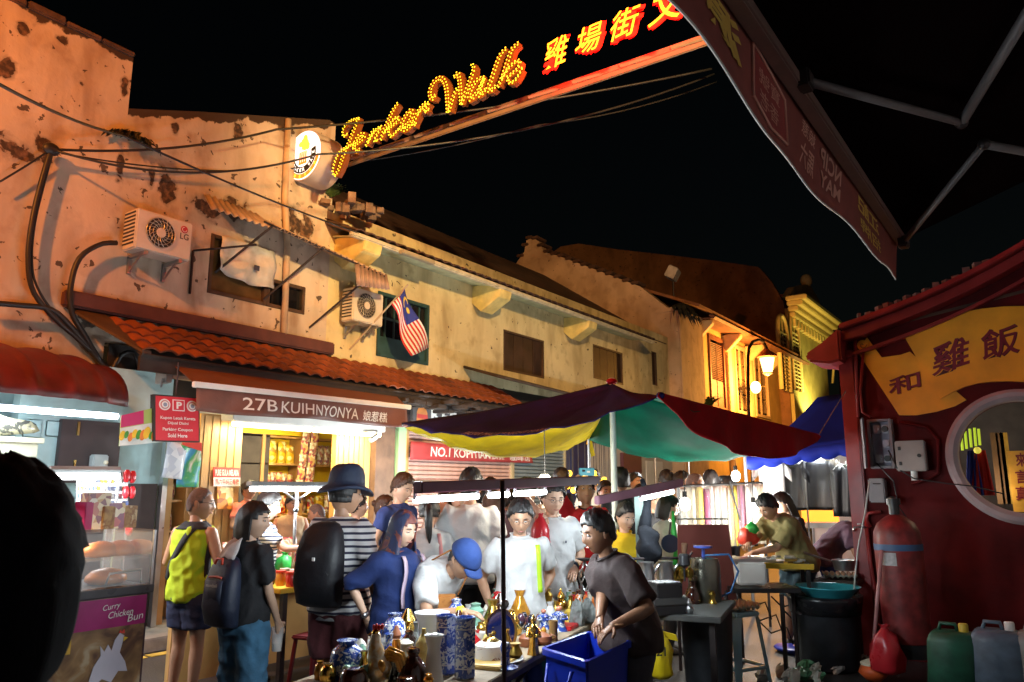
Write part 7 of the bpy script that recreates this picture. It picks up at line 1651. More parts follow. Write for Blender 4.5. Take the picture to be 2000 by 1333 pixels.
MB().grid([[r_[j % 26] - V((0, 0, .05 * abs(sin(j * .24)) * i)) for j in range(27)] for i, r_ in enumerate(rr_)]).build('blouse_underlayer', cloth('white chiffon', (.6, .62, .66)), p['root'], True, thick=.006)
MB().ball(p['T'](p['spine'](1.26)[0] + V((.0, .165, .0))), .012, 8, 6).build('pendant', GOLD, p['root'], True)
for sd in (1, -1): strap(p, 1.05, sd * .15, 1.42, sd * .12, .035, mat('mauve strap', (.4, .3, .38), .5), 'bag_strap', True, .06)
h = p['hands'][1]; wq = h[3]; MB().tube([wq - h[4] * .03 - V((0, 0, .0)), wq - h[4] * .0], .032, 12).build('wristwatch', mat('watch strap', (.05, .03, .03), .4), p['root'], True); MB().ball(wq - h[4] * .015 - FH * .03, (.018, .018, .018), 10, 7).build('watch_face', STEEL, p['root'], True)
# 10-12, 14-16, 19, 21 the crowd behind
person('bearded man in a dark blue and red shirt looking down behind the headscarf', 786, 955, 7.4, 55, 'fair', 'short', HBR, head=(20, 0), shirt=cloth('blue red panel shirt', (.02, .04, .16)), pants=C['grey'])
person('woman with tied brown hair in a white top turned to the right', 752, 992, 7.6, 85, 'fair', 'bun', HBR, shirt=C['white'], pants=C['jean'], fem=1, voxel=.02)
p = person('woman with a long black ponytail and white top seen from behind', 838, 1000, 6.3, 195, 'fair', 'tail', head=(6, 10), shirt=C['white'], pants=C['jean'], fem=1)
strap(p, 1.0, .13, 1.42, .08, .03, mat('pink strap', (.6, .25, .25), .6), 'bag_strap', False, .03)
# 13 bending man in the blue cap
p = person('man in a white T-shirt and blue cap bending low over the stall', 905, 1095, 4.85, 55, 'tan', 'capped', lean=66, head=(8, 8), R=V(at(905, 1195, d=4.55)), L=V(at(860, 1200, d=5.0)), shirt=C['white'], hem=.80, sleeve=.75, fit=.02, pants=C['navy'], ground=0)
CAPM = cloth('royal blue cap cloth', (.008, .03, .13))
b = p['cap'](lambda dd, c: dd[2] > .22, lambda dd, c, j, i, ph: V(headpt(dd)) * 1.0 + V(dd) * .022, 'cap_crown', CAPM, .008)
ct = thing('cap', 'royal blue baseball cap on the bending man', 'cap', p['head']); b.parent = ct; b.data.transform(Matrix.Translation(p['base'] - p['head']))
MB().grid([[p['HT']((x * (1 - .15 * t), .09 + .085 * t * (1 - (x / .085) ** 2 * .55), .036 - .012 * t - 2.0 * x * x)) for x in (-.075, -.05, -.025, 0, .025, .05, .075)] for t in (0, .25, .5, .75, 1)]).build('visor', CAPM, ct, True, thick=.008)
h = p['hands'][1]; MB().tube([h[3] - h[4] * .035, h[3] - h[4] * .0], .034, 12).build('yellow_wristband', mat('yellow band', (.75, .6, .02), .5), p['root'], True)
c = at(872, 1182, d=4.75); pb = thing('shoulder_bag', 'small tan leather bag hanging from the bending man', 'bag', c)
TAN = bicol('tan leather', (.36, .14, .03), (.28, .1, .02), 30, .6, .45)
MB().box(c, (.15, .06, .13), YAW + .15).build('bag_body', TAN, pb, bevel=.02); MB().tube([c + RT * .07 + V((0, 0, .06)), at(915, 1120, d=4.75), at(880, 1075, d=4.85), at(815, 1110, d=4.95), at(850, 1160, d=4.95)], .006, 6).build('strap', TAN, pb, True); MB().ball(c - FH * .035 - V((0, 0, .03)), .012, 8, 6).build('clasp', GOLD, pb)
person('tall man in a white T-shirt seen from behind with black shorts', 920, 950, 6.5, 190, 'tan', 'short', head=(5, 18), shirt=C['white'], hem=.84, sleeve=.72, fit=.015, pants=C['black'], plen=.5)
person('smiling woman with a short fringe facing the camera behind the tall man', 895, 975, 7.7, 15, 'fair', 'bob', HBR, shirt=C['grey'], pants=C['grey'], fem=1, voxel=.02)
person('brown haired woman with lowered head right of the tall man', 962, 985, 7.5, 200, 'fair', 'bob', HBR, shirt=C['purple'], pants=C['grey'], fem=1, voxel=.02)
person('man in a dark plum shirt turned away behind the white polos', 1027, 965, 7.2, 160, 'tan', 'short', head=(10, 30), shirt=cloth('dark plum cloth', (.06, .03, .04)), pants=C['black'], voxel=.02)
person('man with black hair at the far navy pier', 1098, 938, 10.5, 120, 'tan', 'short', shirt=C['black'], pants=C['black'], voxel=.024)
# 17, 18 the white polos
p = person('man with glasses in a white polo shirt and blue jeans looking down at the goods', 1016, 1012, 5.25, 8, 'tan', 'short', head=(24, 4), R=V(at(958, 1185, d=5.1)), L=V(at(1052, 1165, d=5.2)), shirt=C['white'], hem=.86, sleeve=.7, fit=.012, pants=C['indigo'], collar=C['white'], glasses=WIRE)
h = p['hands'][-1]; MB().tube([h[3] - h[4] * .03, h[3] + h[4] * .004], .033, 12).build('wristwatch', BLACKP, p['root'], True)
strap(p, 1.05, -.14, 1.4, -.12, .03, mat('neon strap', (.4, .7, .02), .6), 'bag_strap', True, .045)
p = person('man with glasses in a white polo scratching his neck, blue green jeans', 1080, 975, 6.0, 12, 'fair', 'short', head=(14, -6), R=V(at(1052, 1000, d=5.95)), L=V(at(1122, 1108, d=5.9)), shirt=C['white'], hem=.84, sleeve=.72, fit=.014, pants=C['teal'], collar=C['white'], glasses=WIRE)
h = p['hands'][-1]; MB().tube([h[3] - h[4] * .03, h[3] + h[4] * .004], .033, 12).build('wristwatch', mat('navy watch', (.02, .03, .06), .4), p['root'], True)
MB().ball(p['T'](p['spine'](1.27)[0] + V((-.08, .148, 0))), (.006, .006, .012), 6, 5).build('chest_emblem', C['navy'], p['root'])
bgm = mat('glossy red plastic'); c = at(1056, 1035, d=5.85); rb2 = thing('plastic_bag', 'red plastic bag hanging from the arm of the man scratching his neck', 'bag', c); bag((c.x, c.y, c.z - .16), .14, .12, .28, bgm, rb2, 5)
# 20 red polo with phone
p = person('man in a red polo photographing with a blue phone raised above his head', 1143, 962, 7.6, 5, 'tan', 'short', head=(-16, 0), R=V(at(1122, 938, d=7.35)), L=(.12, .08, -.5), shirt=C['red'], hem=.84, sleeve=.72, fit=.016, pants=C['black'], collar=C['black'], curl=.8)
h = p['hands'][1]; ph_ = thing('phone', 'light blue phone held up by the man in red', 'phone', at(1146, 922, d=7.3)); c = at(1146, 922, d=7.3)
MB().box(c, (.15, .012, .075), YAW + .05).build('case', mat('light blue phone case', (.1, .4, .55), .35), ph_, bevel=.006); MB().box(c - FH * .008 - RT * .03 + V((0, 0, .01)), (.03, .006, .02), YAW + .05).build('camera_bump', BLACKP, ph_, bevel=.003); MB().box(c - FH * .0085 + RT * .015, (.03, .003, .018), YAW + .05).build('logo_plate', WHITE, ph_)
strap(p, .98, .12, 1.42, -.1, .035, C['black'], 'bag_strap', True, .035)
c = p['T'](p['spine'](1.3)[0] + V((-.09, .15, 0))); MB().box(c, (.04, .006, .05), YAW).build('chest_badge', GOLD, p['root'])
# 22 vendor
p = person('vendor with short black hair in a dark brown shirt packing goods into a blue tub', 1168, 1042, 4.35, 292, 'brown', 'short', lean=20, head=(4, 0), R=V(at(1172, 1215, d=4.0)), L=V(at(1200, 1222, d=3.95)), shirt=C['brown'], hem=.84, sleeve=.85, fit=.03, pants=C['grey'], collar=C['brown'], plen=.08, loose=.02, voxel=.012, belly=.5)
h = p['hands'][-1]; MB().tube([h[3] - h[4] * .02 + V((.03 * cos(t), .03 * sin(t), 0)) for t in [i * 2 * pi / 14 for i in range(15)]], .005, 5).build('bracelet', mat('orange thread', (.6, .3, .15), .6), p['root'], True)
# 23 woman in yellow
person('woman in a yellow polo with hair tied back looking down beside the canopy pole', 1222, 1012, 6.5, 15, 'fair', 'short', head=(16, -6), R=(.05, .25, -.38), L=(.08, .2, -.4), shirt=C['yellow'], hem=.86, sleeve=.7, fit=.016, pants=C['navy'], collar=C['yellow'], fem=1)
# 24-31 far crowd
p = person('man in a black shirt and cap seen from behind under the canopy', 1212, 940, 9.2, 200, 'tan', 'short', shirt=C['black'], pants=C['black'], voxel=.022)
person('girl with black shoulder hair in a cream blouse by the glaring bulb', 1306, 992, 7.9, 82, 'fair', 'bob', head=(14, 0), R=(.05, .25, -.35), L=(.05, .25, -.35), shirt=C['cream'], hem=.72, sleeve=1.5, fit=.024, pants=C['black'], fem=1)
person('man in a black shirt facing right behind the sloping lamp rail', 1277, 978, 8.6, 75, 'tan', 'short', head=(10, 0), shirt=C['black'], pants=C['black'], voxel=.02)
person('man in an amber shirt seen from behind near the white wall', 1302, 942, 10.2, 185, 'tan', 'short', shirt=C['amber'], pants=C['grey'], voxel=.024)
person('man with glasses and black hair facing right above the rack', 1332, 945, 10.0, 60, 'tan', 'short', head=(5, 0), glasses=WIRE, shirt=C['beige'], pants=C['grey'], voxel=.024)
person('shaven man with glasses in profile above the rack', 1358, 947, 9.7, 72, 'tan', 'buzz', HGR, head=(6, 0), glasses=WIRE, shirt=C['cream'], pants=C['grey'], voxel=.024)
person('man in dark clothes turned away behind the shaven man', 1388, 942, 10.4, 190, 'tan', 'short', shirt=C['grey'], pants=C['grey'], voxel=.024)
person('far visitor half hidden behind the plastic draped rack', 1422, 952, 11.0, 250, 'tan', 'short', shirt=C['teal'], pants=C['grey'], voxel=.024)
for q in ((1160, 938, 12, 170, 'cream', 'far visitor in a cream shirt behind the man in red'), (1242, 943, 12.5, 30, 'navy', 'far visitor in navy under the green canopy panel'), (1412, 950, 12, 200, 'maroon', 'far visitor in maroon beyond the plastic draped rack'), (958, 958, 9.2, 20, 'pink', 'far visitor in salmon before the grey blue shutter')):
 person(q[5], q[0], q[1], q[2], q[3], 'tan', 'short', shirt=C[q[4]], pants=C['grey'], voxel=.026)
for q in ((868, 982, 8.4, 15, 'white', 'bob', 'woman in a white top facing the camera before the pinkish shutter'), (936, 972, 8.7, 200, 'navy', 'short', 'person in navy seen from behind before the pinkish shutter'), (1000, 978, 8.3, 100, 'cream', 'short', 'person in a cream top facing right before the shutters'), (1062, 962, 9.1, 190, 'white', 'short', 'far person in white seen from behind left of the navy pier'), (1182, 962, 9.7, 20, 'white', 'short', 'far person in white facing the camera right of the man in red'), (1252, 968, 9.5, 160, 'yellow', 'tail', 'far woman in yellow with a ponytail under the green panel'), (700, 990, 8.0, 120, 'white', 'short', 'man in white by the brown pillar behind the hat'), (1346, 968, 10.8, 250, 'blue', 'short', 'far person in blue facing left behind the rack')):
 person(q[6], q[0], q[1], q[2], q[3], 'fair', q[5], shirt=C[q[4]], pants=C['grey'], voxel=.024)
# 32-34 the stall keepers on the right
person('young woman with very long black hair leaning over the shirt stall', 1528, 985, 8.7, 290, 'fair', 'long', lean=20, head=(12, 0), R=(.0, .3, -.38), L=(.0, .3, -.38), shirt=C['black'], hem=.82, sleeve=1.3, pants=C['black'], fem=1)
p = person('man in an olive T-shirt leaning forward over a lit goods table', 1500, 992, 7.9, 300, 'tan', 'short', lean=40, head=(14, 0), R=V(at(1455, 1070, d=7.55)), L=V(at(1470, 1080, d=7.8)), shirt=C['olive'], hem=.82, sleeve=.85, fit=.028, pants=cloth('dark denim shorts', (.02, .05, .07)), plen=.5, loose=.02)
person('man in a mauve polo bending behind the corner of the red wall', 1690, 1012, 8.7, 60, 'tan', 'short', lean=52, head=(10, 0), R=(.05, .28, -.42), L=(.05, .28, -.42), shirt=C['purple'], hem=.82, sleeve=.75, fit=.022, pants=C['indigo'], ground=0)
finish_people()
# ================================================================ antiques table and its wares
TO, TU, TWv = V((-2.19, 2.94, 0)), V((-.222, .975, 0)).normalized(), V((-.975, -.222, 0)).normalized(); TZ = .75
def tp(u, w, z=TZ): q = TO + TU * u + TWv * w; return V((q.x, q.y, z))
TR = atan2(TU.y, TU.x)
tbl = thing('trestle_table', 'long worn plank table covered with antiques and porcelain', 'table', tp(.8, .5, 0))
PLK = mat('worn pale plank', (.26, .2, .13), .75, var=.3, scale=5, bump=.25)
for i in range(4):
 MB().prism([tp(-1.0, i * .205 + .004, TZ - .03), tp(2.75, i * .205 + .004, TZ - .03), tp(2.75, i * .205 + .2, TZ - .03), tp(-1.0, i * .205 + .2, TZ - .03)], (0, 0, .03)).build('plank', PLK, tbl, bevel=.004)
for u in (-.7, 1.0, 2.5):
 MB().tube([tp(u, .1, 0), tp(u, .72, TZ - .04)], .022, 6).tube([tp(u, .72, 0), tp(u, .1, TZ - .04)], .022, 6).build('trestle_leg', DWOOD, tbl)
MB().prism([tp(-1, .08, TZ - .1), tp(2.75, .08, TZ - .1), tp(2.75, .11, TZ - .1), tp(-1, .11, TZ - .1)], (0, 0, .068)).build('apron', DWOOD, tbl)
G = lambda px, py: at(px, py, z=TZ + .001)
def hpx(c, py):  # height above the table that shows at image row py over the point c
 d = (c - CAM).dot(FW); k = at(1000, py, d=d); return k.z - TZ
PORC = bicol('blue painted porcelain', (.62, .64, .66), (.03, .07, .32), 38, .47, .15, .02, coat=.5); PWH = mat('white porcelain', (.68, .67, .66), .12, var=.04, coat=.6); CEL = mat('celadon glaze', (.2, .38, .28), .15, var=.1, coat=.5)
BRG = mat('dark brown glaze', (.05, .012, .006), .1, var=.2, coat=.8); AMB = mat('amber gold glaze', (.62, .28, .03), .12, .35, var=.35, scale=30, coat=.6); BRASS = mat('old brass', (.5, .33, .07), .3, 1, var=.2)
STONE = mat('grey rock', (.16, .17, .16), .6, var=.5, scale=9, bump=.7); PALE = mat('pale stone', (.5, .46, .38), .5, var=.15)
def ware(nm, lab, px, py, ptop, prof, m, cat='vase', n=24, sq=(1, 1), rz=0, smooth=2, parts=()):
 "turned ware; profile is (radius, height) as fractions of the height that spans the photo rows"
 c = G(px, py); h = hpx(c, ptop); t = thing(nm, lab, cat, c); MB().lathe(c, [(r_ * h, z * h) for r_, z in prof], n, sq, rz).build('vase_body' if cat == 'vase' else 'ware_body', m, t, smooth); return t, c, h
for px, py, pt, lab in ((869, 1316, 1205, 'left of two tall hexagonal blue and white vases'), (907, 1324, 1209, 'right of two tall hexagonal blue and white vases')):
 t, c, h = ware('hexagonal_vase', lab, px, py, pt, [(.17, 0), (.19, .02), (.19, .93), (.2, .95), (.2, 1), (.165, 1), (.155, .92), (.15, .1)], PORC, n=6, rz=.3)
 for z in (.16, .8): MB().lathe(c, [(.192 * h, z * h), (.192 * h, (z + .02) * h)], 6, rz=.3).build('white_band', PWH, t)
t, c, h = ware('wavy_vase', 'white wavy mouthed vase with a small green painted leaf', 842, 1292, 1197, [(.2, 0), (.24, .03), (.26, .4), (.3, .8), (.38, .98), (.36, .98), (.26, .7), (.22, .1)], PWH)
MB().ball(c + V((.13 * .9, -.19, .35 * h)) * 1, (.03, .012, .025), 10, 6).build('leaf_print', mat('leaf glaze green', (.02, .2, .1), .3), t)
ware('slim_vase', 'slim white vase with a flared lip in front of the blue vases', 846, 1340, 1244, [(.2, 0), (.22, .05), (.17, .4), (.13, .75), (.19, .97), (.21, 1), (.17, .98), (.11, .7)], PWH)
t, c, h = ware('gourd_bottle', 'yellow gourd shaped bottle with painted dots', 826, 1318, 1231, [(.16, 0), (.25, .1), (.28, .25), (.2, .42), (.13, .5), (.17, .6), (.18, .68), (.11, .8), (.05, .9), (.05, 1)], mat('primrose glaze', (.62, .48, .16), .25, var=.1))
ware('figurine', 'glossy dark brown seated figurine beside the yellow gourd', 806, 1336, 1266, [(.42, 0), (.46, .2), (.36, .5), (.22, .68), (.14, .76), (.2, .86), (.17, .96), (.06, 1)], BRG, 'figurine', 16)
ware('bottle', 'black glazed bottle with an amber neck behind the rooster', 772, 1328, 1256, [(.24, 0), (.26, .3), (.24, .55), (.13, .68), (.1, .72)], mat('black glaze', (.01, .01, .013), .08, var=.1, coat=.8), 'bottle')
ware('bottle_neck', 'amber glazed stopper of the black bottle', 772, 1328, 1252, [(.005, .7), (.11, .71), (.12, .9), (.08, 1)], AMB, 'stopper')
ware('stone_figure', 'rounded pale stone figure between the bottle and the gourd', 790, 1312, 1252, [(.4, 0), (.42, .3), (.34, .6), (.25, .8), (.28, .9), (.1, 1)], PALE, 'figurine', 14)
ware('pot', 'dark brown glazed pot at the near edge of the table', 690, 1345, 1306, [(.55, 0), (.75, .3), (.7, .7), (.5, .95), (.42, .96)], BRG, 'pot')
ware('pot', 'small dark brown glazed pot beside the rooster', 792, 1348, 1322, [(.6, 0), (.8, .3), (.6, .9), (.5, .95)], BRG, 'pot')
ware('glass_jar', 'clear glass jar behind the golden rooster', 742, 1300, 1250, [(.4, 0), (.42, .7), (.5, .95), (.46, .95), (.38, .1)], mat('clear cup plastic'), 'jar')
ware('stone_gourd', 'mottled grey stone gourd left of the rooster', 703, 1302, 1250, [(.3, 0), (.48, .2), (.42, .5), (.2, .6), (.24, .75), (.14, .9), (.04, 1)], PALE, 'gourd', 16)
c = G(690, 1338); t = thing('leaf_figure', 'celadon green frog shaped ceramic at the near left corner of the table', 'ceramic', c); b = MB().ball(c + V((0, 0, .035)), (.045, .04, .04), 12, 8).build('ceramic_body', CEL, t, True)
for k, (dx, dy, dz) in enumerate(((.05, .02, .07), (-.05, .01, .06), (.02, .05, .05), (.0, -.045, .075))): MB().tube([c + V((0, 0, .04)), c + V((dx, dy, dz))], [.022, .016], 8).ball(c + V((dx, dy, dz)), .018, 8, 6).build('limb', CEL, t, True)
# golden rooster
c = G(741, 1338); h = hpx(c, 1226); t = thing('rooster', 'golden ceramic rooster with a red comb and drooping tail', 'ornament', c); dx = RT
P_ = lambda a, z, o=0: c + RT * (a * h) + V((0, 0, z * h)) - FH * (o * h)
MB().tube([P_(-.02, .0), P_(-.02, .15), P_(.0, .28), P_(-.06, .5), P_(-.1, .7), P_(-.09, .84), P_(-.1, .9)], [q * h for q in (.16, .2, .22, .16, .11, .09, .05)], 14).build('rooster_body', bicol('rooster glaze', (.6, .3, .03), (.7, .68, .6), 30, .5, .1, .2, metal=.5), t, True)
MB().ball(P_(-.1, .86), (.075 * h, .075 * h, .085 * h), 10, 8).build('head', GOLD, t, True)
b = MB()
for i in range(4): b.ball(P_(-.13 + .05 * i, .96 + .02 * (i % 2)), (.03 * h, .03 * h, .06 * h), 8, 6)
b.ball(P_(-.13, .74, .06), (.04 * h, .03 * h, .08 * h), 8, 6).build('comb', mat('comb red', (.5, .015, .02), .2, coat=.5), t, True)
for i in range(11):
 o = (i % 3 - 1) * .05; r_ = .55 + .1 * (i % 4); MB().tube([P_(.05, .3 + .02 * i, o), P_(.16, .42 + .02 * i, o), P_(.28 + .012 * i, .38 + .015 * i, o), P_(.36 + .015 * i, .18 + .01 * i, o), P_(.36 + .018 * i, .02, o)], [q * h for q in (.035, .04, .036, .03, .012)], 6).build('tail_feather', AMB, t, True)
for sd in (-1, 1): MB().ball(P_(.02, .34, sd * .14), (.14 * h, .06 * h, .12 * h), 12, 8).build('wing', AMB, t, True)
MB().tube([P_(-.17, .86), P_(-.24, .84)], [.03 * h, .004 * h], 6).build('beak', mat('beak orange', (.6, .25, .03), .4), t)
# teapot and plates
c = G(958, 1292); h = hpx(c, 1240); t = thing('teapot', 'white and gold painted teapot standing on a plate', 'teapot', c); TP = bicol('painted porcelain', (.66, .62, .56), (.3, .1, .05), 22, .66, .15, .02, coat=.5)
MB().lathe(c, [(.5 * h, 0), (.62 * h, .1 * h), (.6 * h, .6 * h), (.42 * h, .72 * h), (.3 * h, .74 * h)], 22).build('pot_body', TP, t, 2); MB().lathe(c, [(.32 * h, .745 * h), (.2 * h, .86 * h), (.05 * h, .9 * h), (.09 * h, 1. * h)], 18).build('lid', GOLD, t, 2)
MB().tube([c + RT * (-.58 * h) + V((0, 0, .15 * h)), c + RT * (-.95 * h) + V((0, 0, .35 * h)), c + RT * (-1.05 * h) + V((0, 0, .8 * h))], [.12 * h, .09 * h, .06 * h], 8).build('spout', GOLD, t, True); MB().tube([c + RT * .58 * h + V((0, 0, .15 * h)), c + RT * .95 * h + V((0, 0, .35 * h)), c + RT * .58 * h + V((0, 0, .6 * h))], .05 * h, 7).build('handle', GOLD, t, True)
tag(MB().lathe(c - V((0, 0, .0)), [(.08, .002), (.13, .004), (.17, .018), (.165, .02), (.12, .008)], 28).build('plate', PWH, None, True), 'white plate under the painted teapot', 'plate'); t.location.z += 0
for i in range(5):
 q = G(935 + 9 * i, 1238 - 4 * i); tag(MB().lathe(q, [(.06, 0), (.1, .012), (.095, .016), (.05, .006)], 20).build('plate', TP, None, True), 'white painted plate among the spread china', 'plate', 'painted plates spread on the table')
for i, (px, py) in enumerate(((925, 1222), (948, 1215), (940, 1255), (970, 1225), (915, 1235))): q = G(px, py); tag(MB().lathe(q, [(.025, 0), (.04, .03), (.042, .055), (.036, .055), (.02, .008)], 16).build('teacup', TP, None, 2), 'small painted teacup among the spread china', 'teacup', 'painted teacups on the table')
c = at(976, 1232, d=4.25); t = thing('display_plate', 'round navy plate with a gold rim propped on a stand behind the pole', 'plate', V((c.x, c.y, TZ))); nrm = (CAM - c); nrm.z = 0; nrm = (nrm.normalized() + RT * .8 + V((0, 0, .25))).normalized(); q_ = V((0, 0, 1)).rotation_difference(nrm)
def disc(r0, prof, m, nm): MB().loft([[c + q_ @ V((r_ * cos(2 * pi * j / 30), r_ * sin(2 * pi * j / 30), z)) for j in range(30)] for r_, z in prof]).build(nm, m, t, 2)
disc(0, [(.02, 0), (.095, .0), (.11, .012), (.112, .018), (.095, .01)], GOLD, 'rim'); disc(0, [(.02, .006), (.094, .008), (.096, .013), (.02, .012)], mat('navy glaze', (.006, .012, .07), .05, var=.1, coat=1), 'face'); MB().tube([V((c.x, c.y + .02, TZ)), c - V((0, 0, .09))], .008, 6).build('stand', BRASS, t)
t, c, h = ware('candle_stick', 'small blue and white candlestick by the iron pole', 987, 1306, 1255, [(.5, 0), (.52, .06), (.2, .14), (.15, .5), (.22, .8), (.16, .95)], PORC, 'candlestick', 18)
# statues, brass, bamboo, porcelain figures, rocks
def figure(lab, px, py, pt, m, wd=.22, nm='statue'):
 c = G(px, py); h = hpx(c, pt); t = thing(nm, lab, 'statue', c)
 MB().lathe(c, [(wd * 1.1 * h, 0), (wd * h, .06 * h), (wd * .7 * h, .3 * h), (wd * .8 * h, .5 * h), (wd * .95 * h, .66 * h), (wd * .5 * h, .76 * h), (wd * .3 * h, .79 * h)], 14, (1, .8)).build('robe', m, t, 2)
 MB().ball(c + V((0, 0, .87 * h)), (.075 * h, .075 * h, .095 * h), 12, 8).ball(c + V((0, 0, .97 * h)), (.04 * h, .04 * h, .04 * h), 8, 6).build('head', m, t, True)
 for sd in (-1, 1): MB().tube([c + RT * sd * wd * .8 * h + V((0, 0, .66 * h)), c + RT * sd * wd * h + V((0, 0, .48 * h)) - FH * .02, c + RT * sd * wd * .3 * h + V((0, 0, .5 * h)) - FH * wd * .8 * h], .05 * h, 7).build('arm', m, t, True)
 return t
figure('golden standing lady statue on the table beside the small brass vase', 1042, 1279, 1205, GOLD, .17)
ware('brass_vase', 'small brass vase on a wooden tray', 1007, 1291, 1258, [(.3, 0), (.2, .1), (.45, .4), (.3, .7), (.2, .85), (.34, 1), (.28, 1)], BRASS)
c = G(1030, 1296); tr_ = MB().prism([tp(.2, .03), tp(.52, .03), tp(.52, .22), tp(.2, .22)], (0, 0, .02)); tag(tr_.build('wooden_tray', mat('ochre wood', (.35, .22, .05), .5, var=.25), bevel=.005), 'yellowish wooden tray at the table edge under the brass vase', 'tray')
t, c, h = ware('clay_pot', 'reddish brown clay teapot behind the golden lady', 1060, 1258, 1236, [(.7, 0), (.9, .3), (.8, .7), (.4, .9), (.15, 1)], mat('red clay', (.25, .08, .03), .45, var=.15), 'teapot')
MB().tube([c + RT * .8 * h + V((0, 0, .3 * h)), c + RT * 1.25 * h + V((0, 0, .6 * h)), c + RT * .7 * h + V((0, 0, .8 * h))], .08 * h, 7).build('handle', mat('red clay'), t, True)
ware('clay_box', 'round red clay box left of the clay teapot', 1032, 1262, 1240, [(.8, 0), (.85, .1), (.85, .7), (.6, .95)], mat('red clay'), 'box')
ware('brush_pot', 'bamboo brush pot right of the clay teapot', 1081, 1252, 1214, [(.22, 0), (.23, .05), (.22, .96), (.23, 1), (.19, 1), (.18, .1)], mat('bamboo', (.3, .17, .05), .45, var=.25), 'pot')
for px, py, pt, lab in ((1062, 1228, 1192, 'left blue and white porcelain figure with an orange cap'), (1092, 1232, 1186, 'right blue and white porcelain figure with an orange cap')):
 t = figure(lab, px, py, pt, PORC, .36, 'porcelain_figure'); c = t.location; h = hpx(c, pt); MB().ball(c + V((0, 0, .9 * h)), (.14 * h, .14 * h, .12 * h), 10, 7).build('cap', mat('salmon glaze', (.6, .2, .12), .25), t, True)
for px, py, pt, lab, m in ((1112, 1216, 1184, 'yellow carved seated figure behind the porcelain pair', mat('yellow carving', (.55, .38, .06), .4, var=.3)), (1122, 1208, 1186, 'second yellow carved figure beside the grey rock', mat('yellow carving'))): figure(lab, px, py, pt, m, .3)
ware('gilt_gourd', 'gilded gourd ornament rising behind the wares', 1096, 1190, 1150, [(.26, 0), (.32, .15), (.28, .34), (.14, .46), (.2, .58), (.16, .72), (.06, .85), (.02, 1)], GOLD, 'ornament')
def rock(lab, px, py, pt, w, m, seed):
 c = G(px, py); h = hpx(c, pt); r2 = random.Random(seed); b = MB(); rs = []
 for z, k in ((0, 1), (.3, .95), (.6, .8), (.85, .55), (1, .2)): rs.append([(c.x + w * k * cos(2 * pi * j / 11) * r2.uniform(.75, 1.2), c.y + w * .7 * k * sin(2 * pi * j / 11) * r2.uniform(.75, 1.2), c.z + h * z + r2.uniform(-.01, .01) * (z > 0)) for j in range(11)])
 return tag(b.loft(rs).build('scholar_rock', m), lab, 'rock')
rock('left grey upright rock on the table', 1128, 1222, 1172, .055, STONE, 1); rock('right grey upright rock with a waisted shape', 1148, 1216, 1170, .06, STONE, 2)
OS = mat('orange stone', (.62, .15, .02), .3, var=.25)
rock('orange stone tip behind the left grey rock', 1128, 1196, 1163, .035, OS, 3); rock('orange stone tip between the grey rocks', 1144, 1193, 1163, .03, OS, 4); rock('tall thin orange stone right of the grey rocks', 1160, 1214, 1166, .022, OS, 5)
tag(MB().box(G(1108, 1228) + V((0, 0, .012)), (.16, .1, .024), TR).build('red_book', mat('red cover', (.5, .01, .015), .4), bevel=.004), 'red booklet lying in front of the grey rocks', 'book')
tag(MB().grid([[tp(1.75 + .45 * i / 8, .5 + .32 * j / 8, TZ + .004 + .012 * (1 + sin(i * 1.3 + j))) for j in range(9)] for i in range(9)]).build('green_cloth', mat('emerald cloth', (.02, .3, .15), .6, var=.15), None, True, thick=.004), 'emerald green cloth spread at the back of the table', 'cloth')
BD = mat('dark blue glass', (.012, .016, .03), .08, var=.3, coat=.6); BD2 = mat('plum glass', (.08, .03, .05), .12, var=.3, coat=.5)
for i in range(46):
 px, py = 985 + rnd.random() * 58, 1205 + rnd.random() * 38; q = G(px, py); r_ = rnd.uniform(.014, .03)
 tag(MB().ball(q + V((0, 0, r_ + rnd.random() * .04)), (r_, r_, r_ * rnd.uniform(.8, 1.6)), 9, 6).build('glass_trinket', BD if rnd.random() < .65 else BD2, None, True), 'dark glass trinket in the heap behind the navy plate', 'trinket', 'heap of dark glass trinkets')
for i in range(26):
 px, py = 1105 + rnd.random() * 85, 1165 + rnd.random() * 28; q = G(px, py); r_ = rnd.uniform(.015, .03); m = [PALE, BRASS, PWH, CEL, BRG, mat('comb red')][i % 6]
 tag(MB().lathe(q, [(r_, 0), (r_ * 1.3, .02), (r_ * .8, .06), (r_ * .5, .08), (r_ * .7, .1)], 12).build('small_ornament', m, None, 2), 'small mixed ornament at the far end of the antiques table', 'ornament', 'small ornaments at the far end of the table')
lt_ = tag(MB().box(tp(1.5, .72, TZ + .03), (.3, .2, .05), TR).build('glass_case', mat('clear cup plastic'), bevel=.004), 'flat clear display case among the china', 'case')
c = G(1143, 1180); t = thing('twisted_stand', 'black wrought iron stand with a twisted cage stem', 'stand', c)
for k in range(4): MB().tube([c + V((.045 * sin(pi * i / 12) * cos(k * pi / 2 + i * .3), .045 * sin(pi * i / 12) * sin(k * pi / 2 + i * .3), .05 + .26 * i / 12)) for i in range(13)], .007, 5).build('twisted_bar', STEEL, t, True)
MB().lathe(c, [(.06, 0), (.02, .05)], 14).build('foot', IRON, t, 2); MB().lathe(c, [(.02, .31), (.07, .33), (.02, .335)], 14).build('dish', IRON, t, 2)
PR = [[(.3, 0), (.34, .3), (.2, .6), (.12, .8), (.18, 1)], [(.35, 0), (.42, .4), (.36, .75), (.2, .9), (.26, 1)], [(.2, 0), (.3, .15), (.32, .35), (.14, .55), (.2, .7), (.06, 1)], [(.4, 0), (.3, .1), (.2, .4), (.3, .7), (.16, .85), (.2, .95), (.04, 1)]]
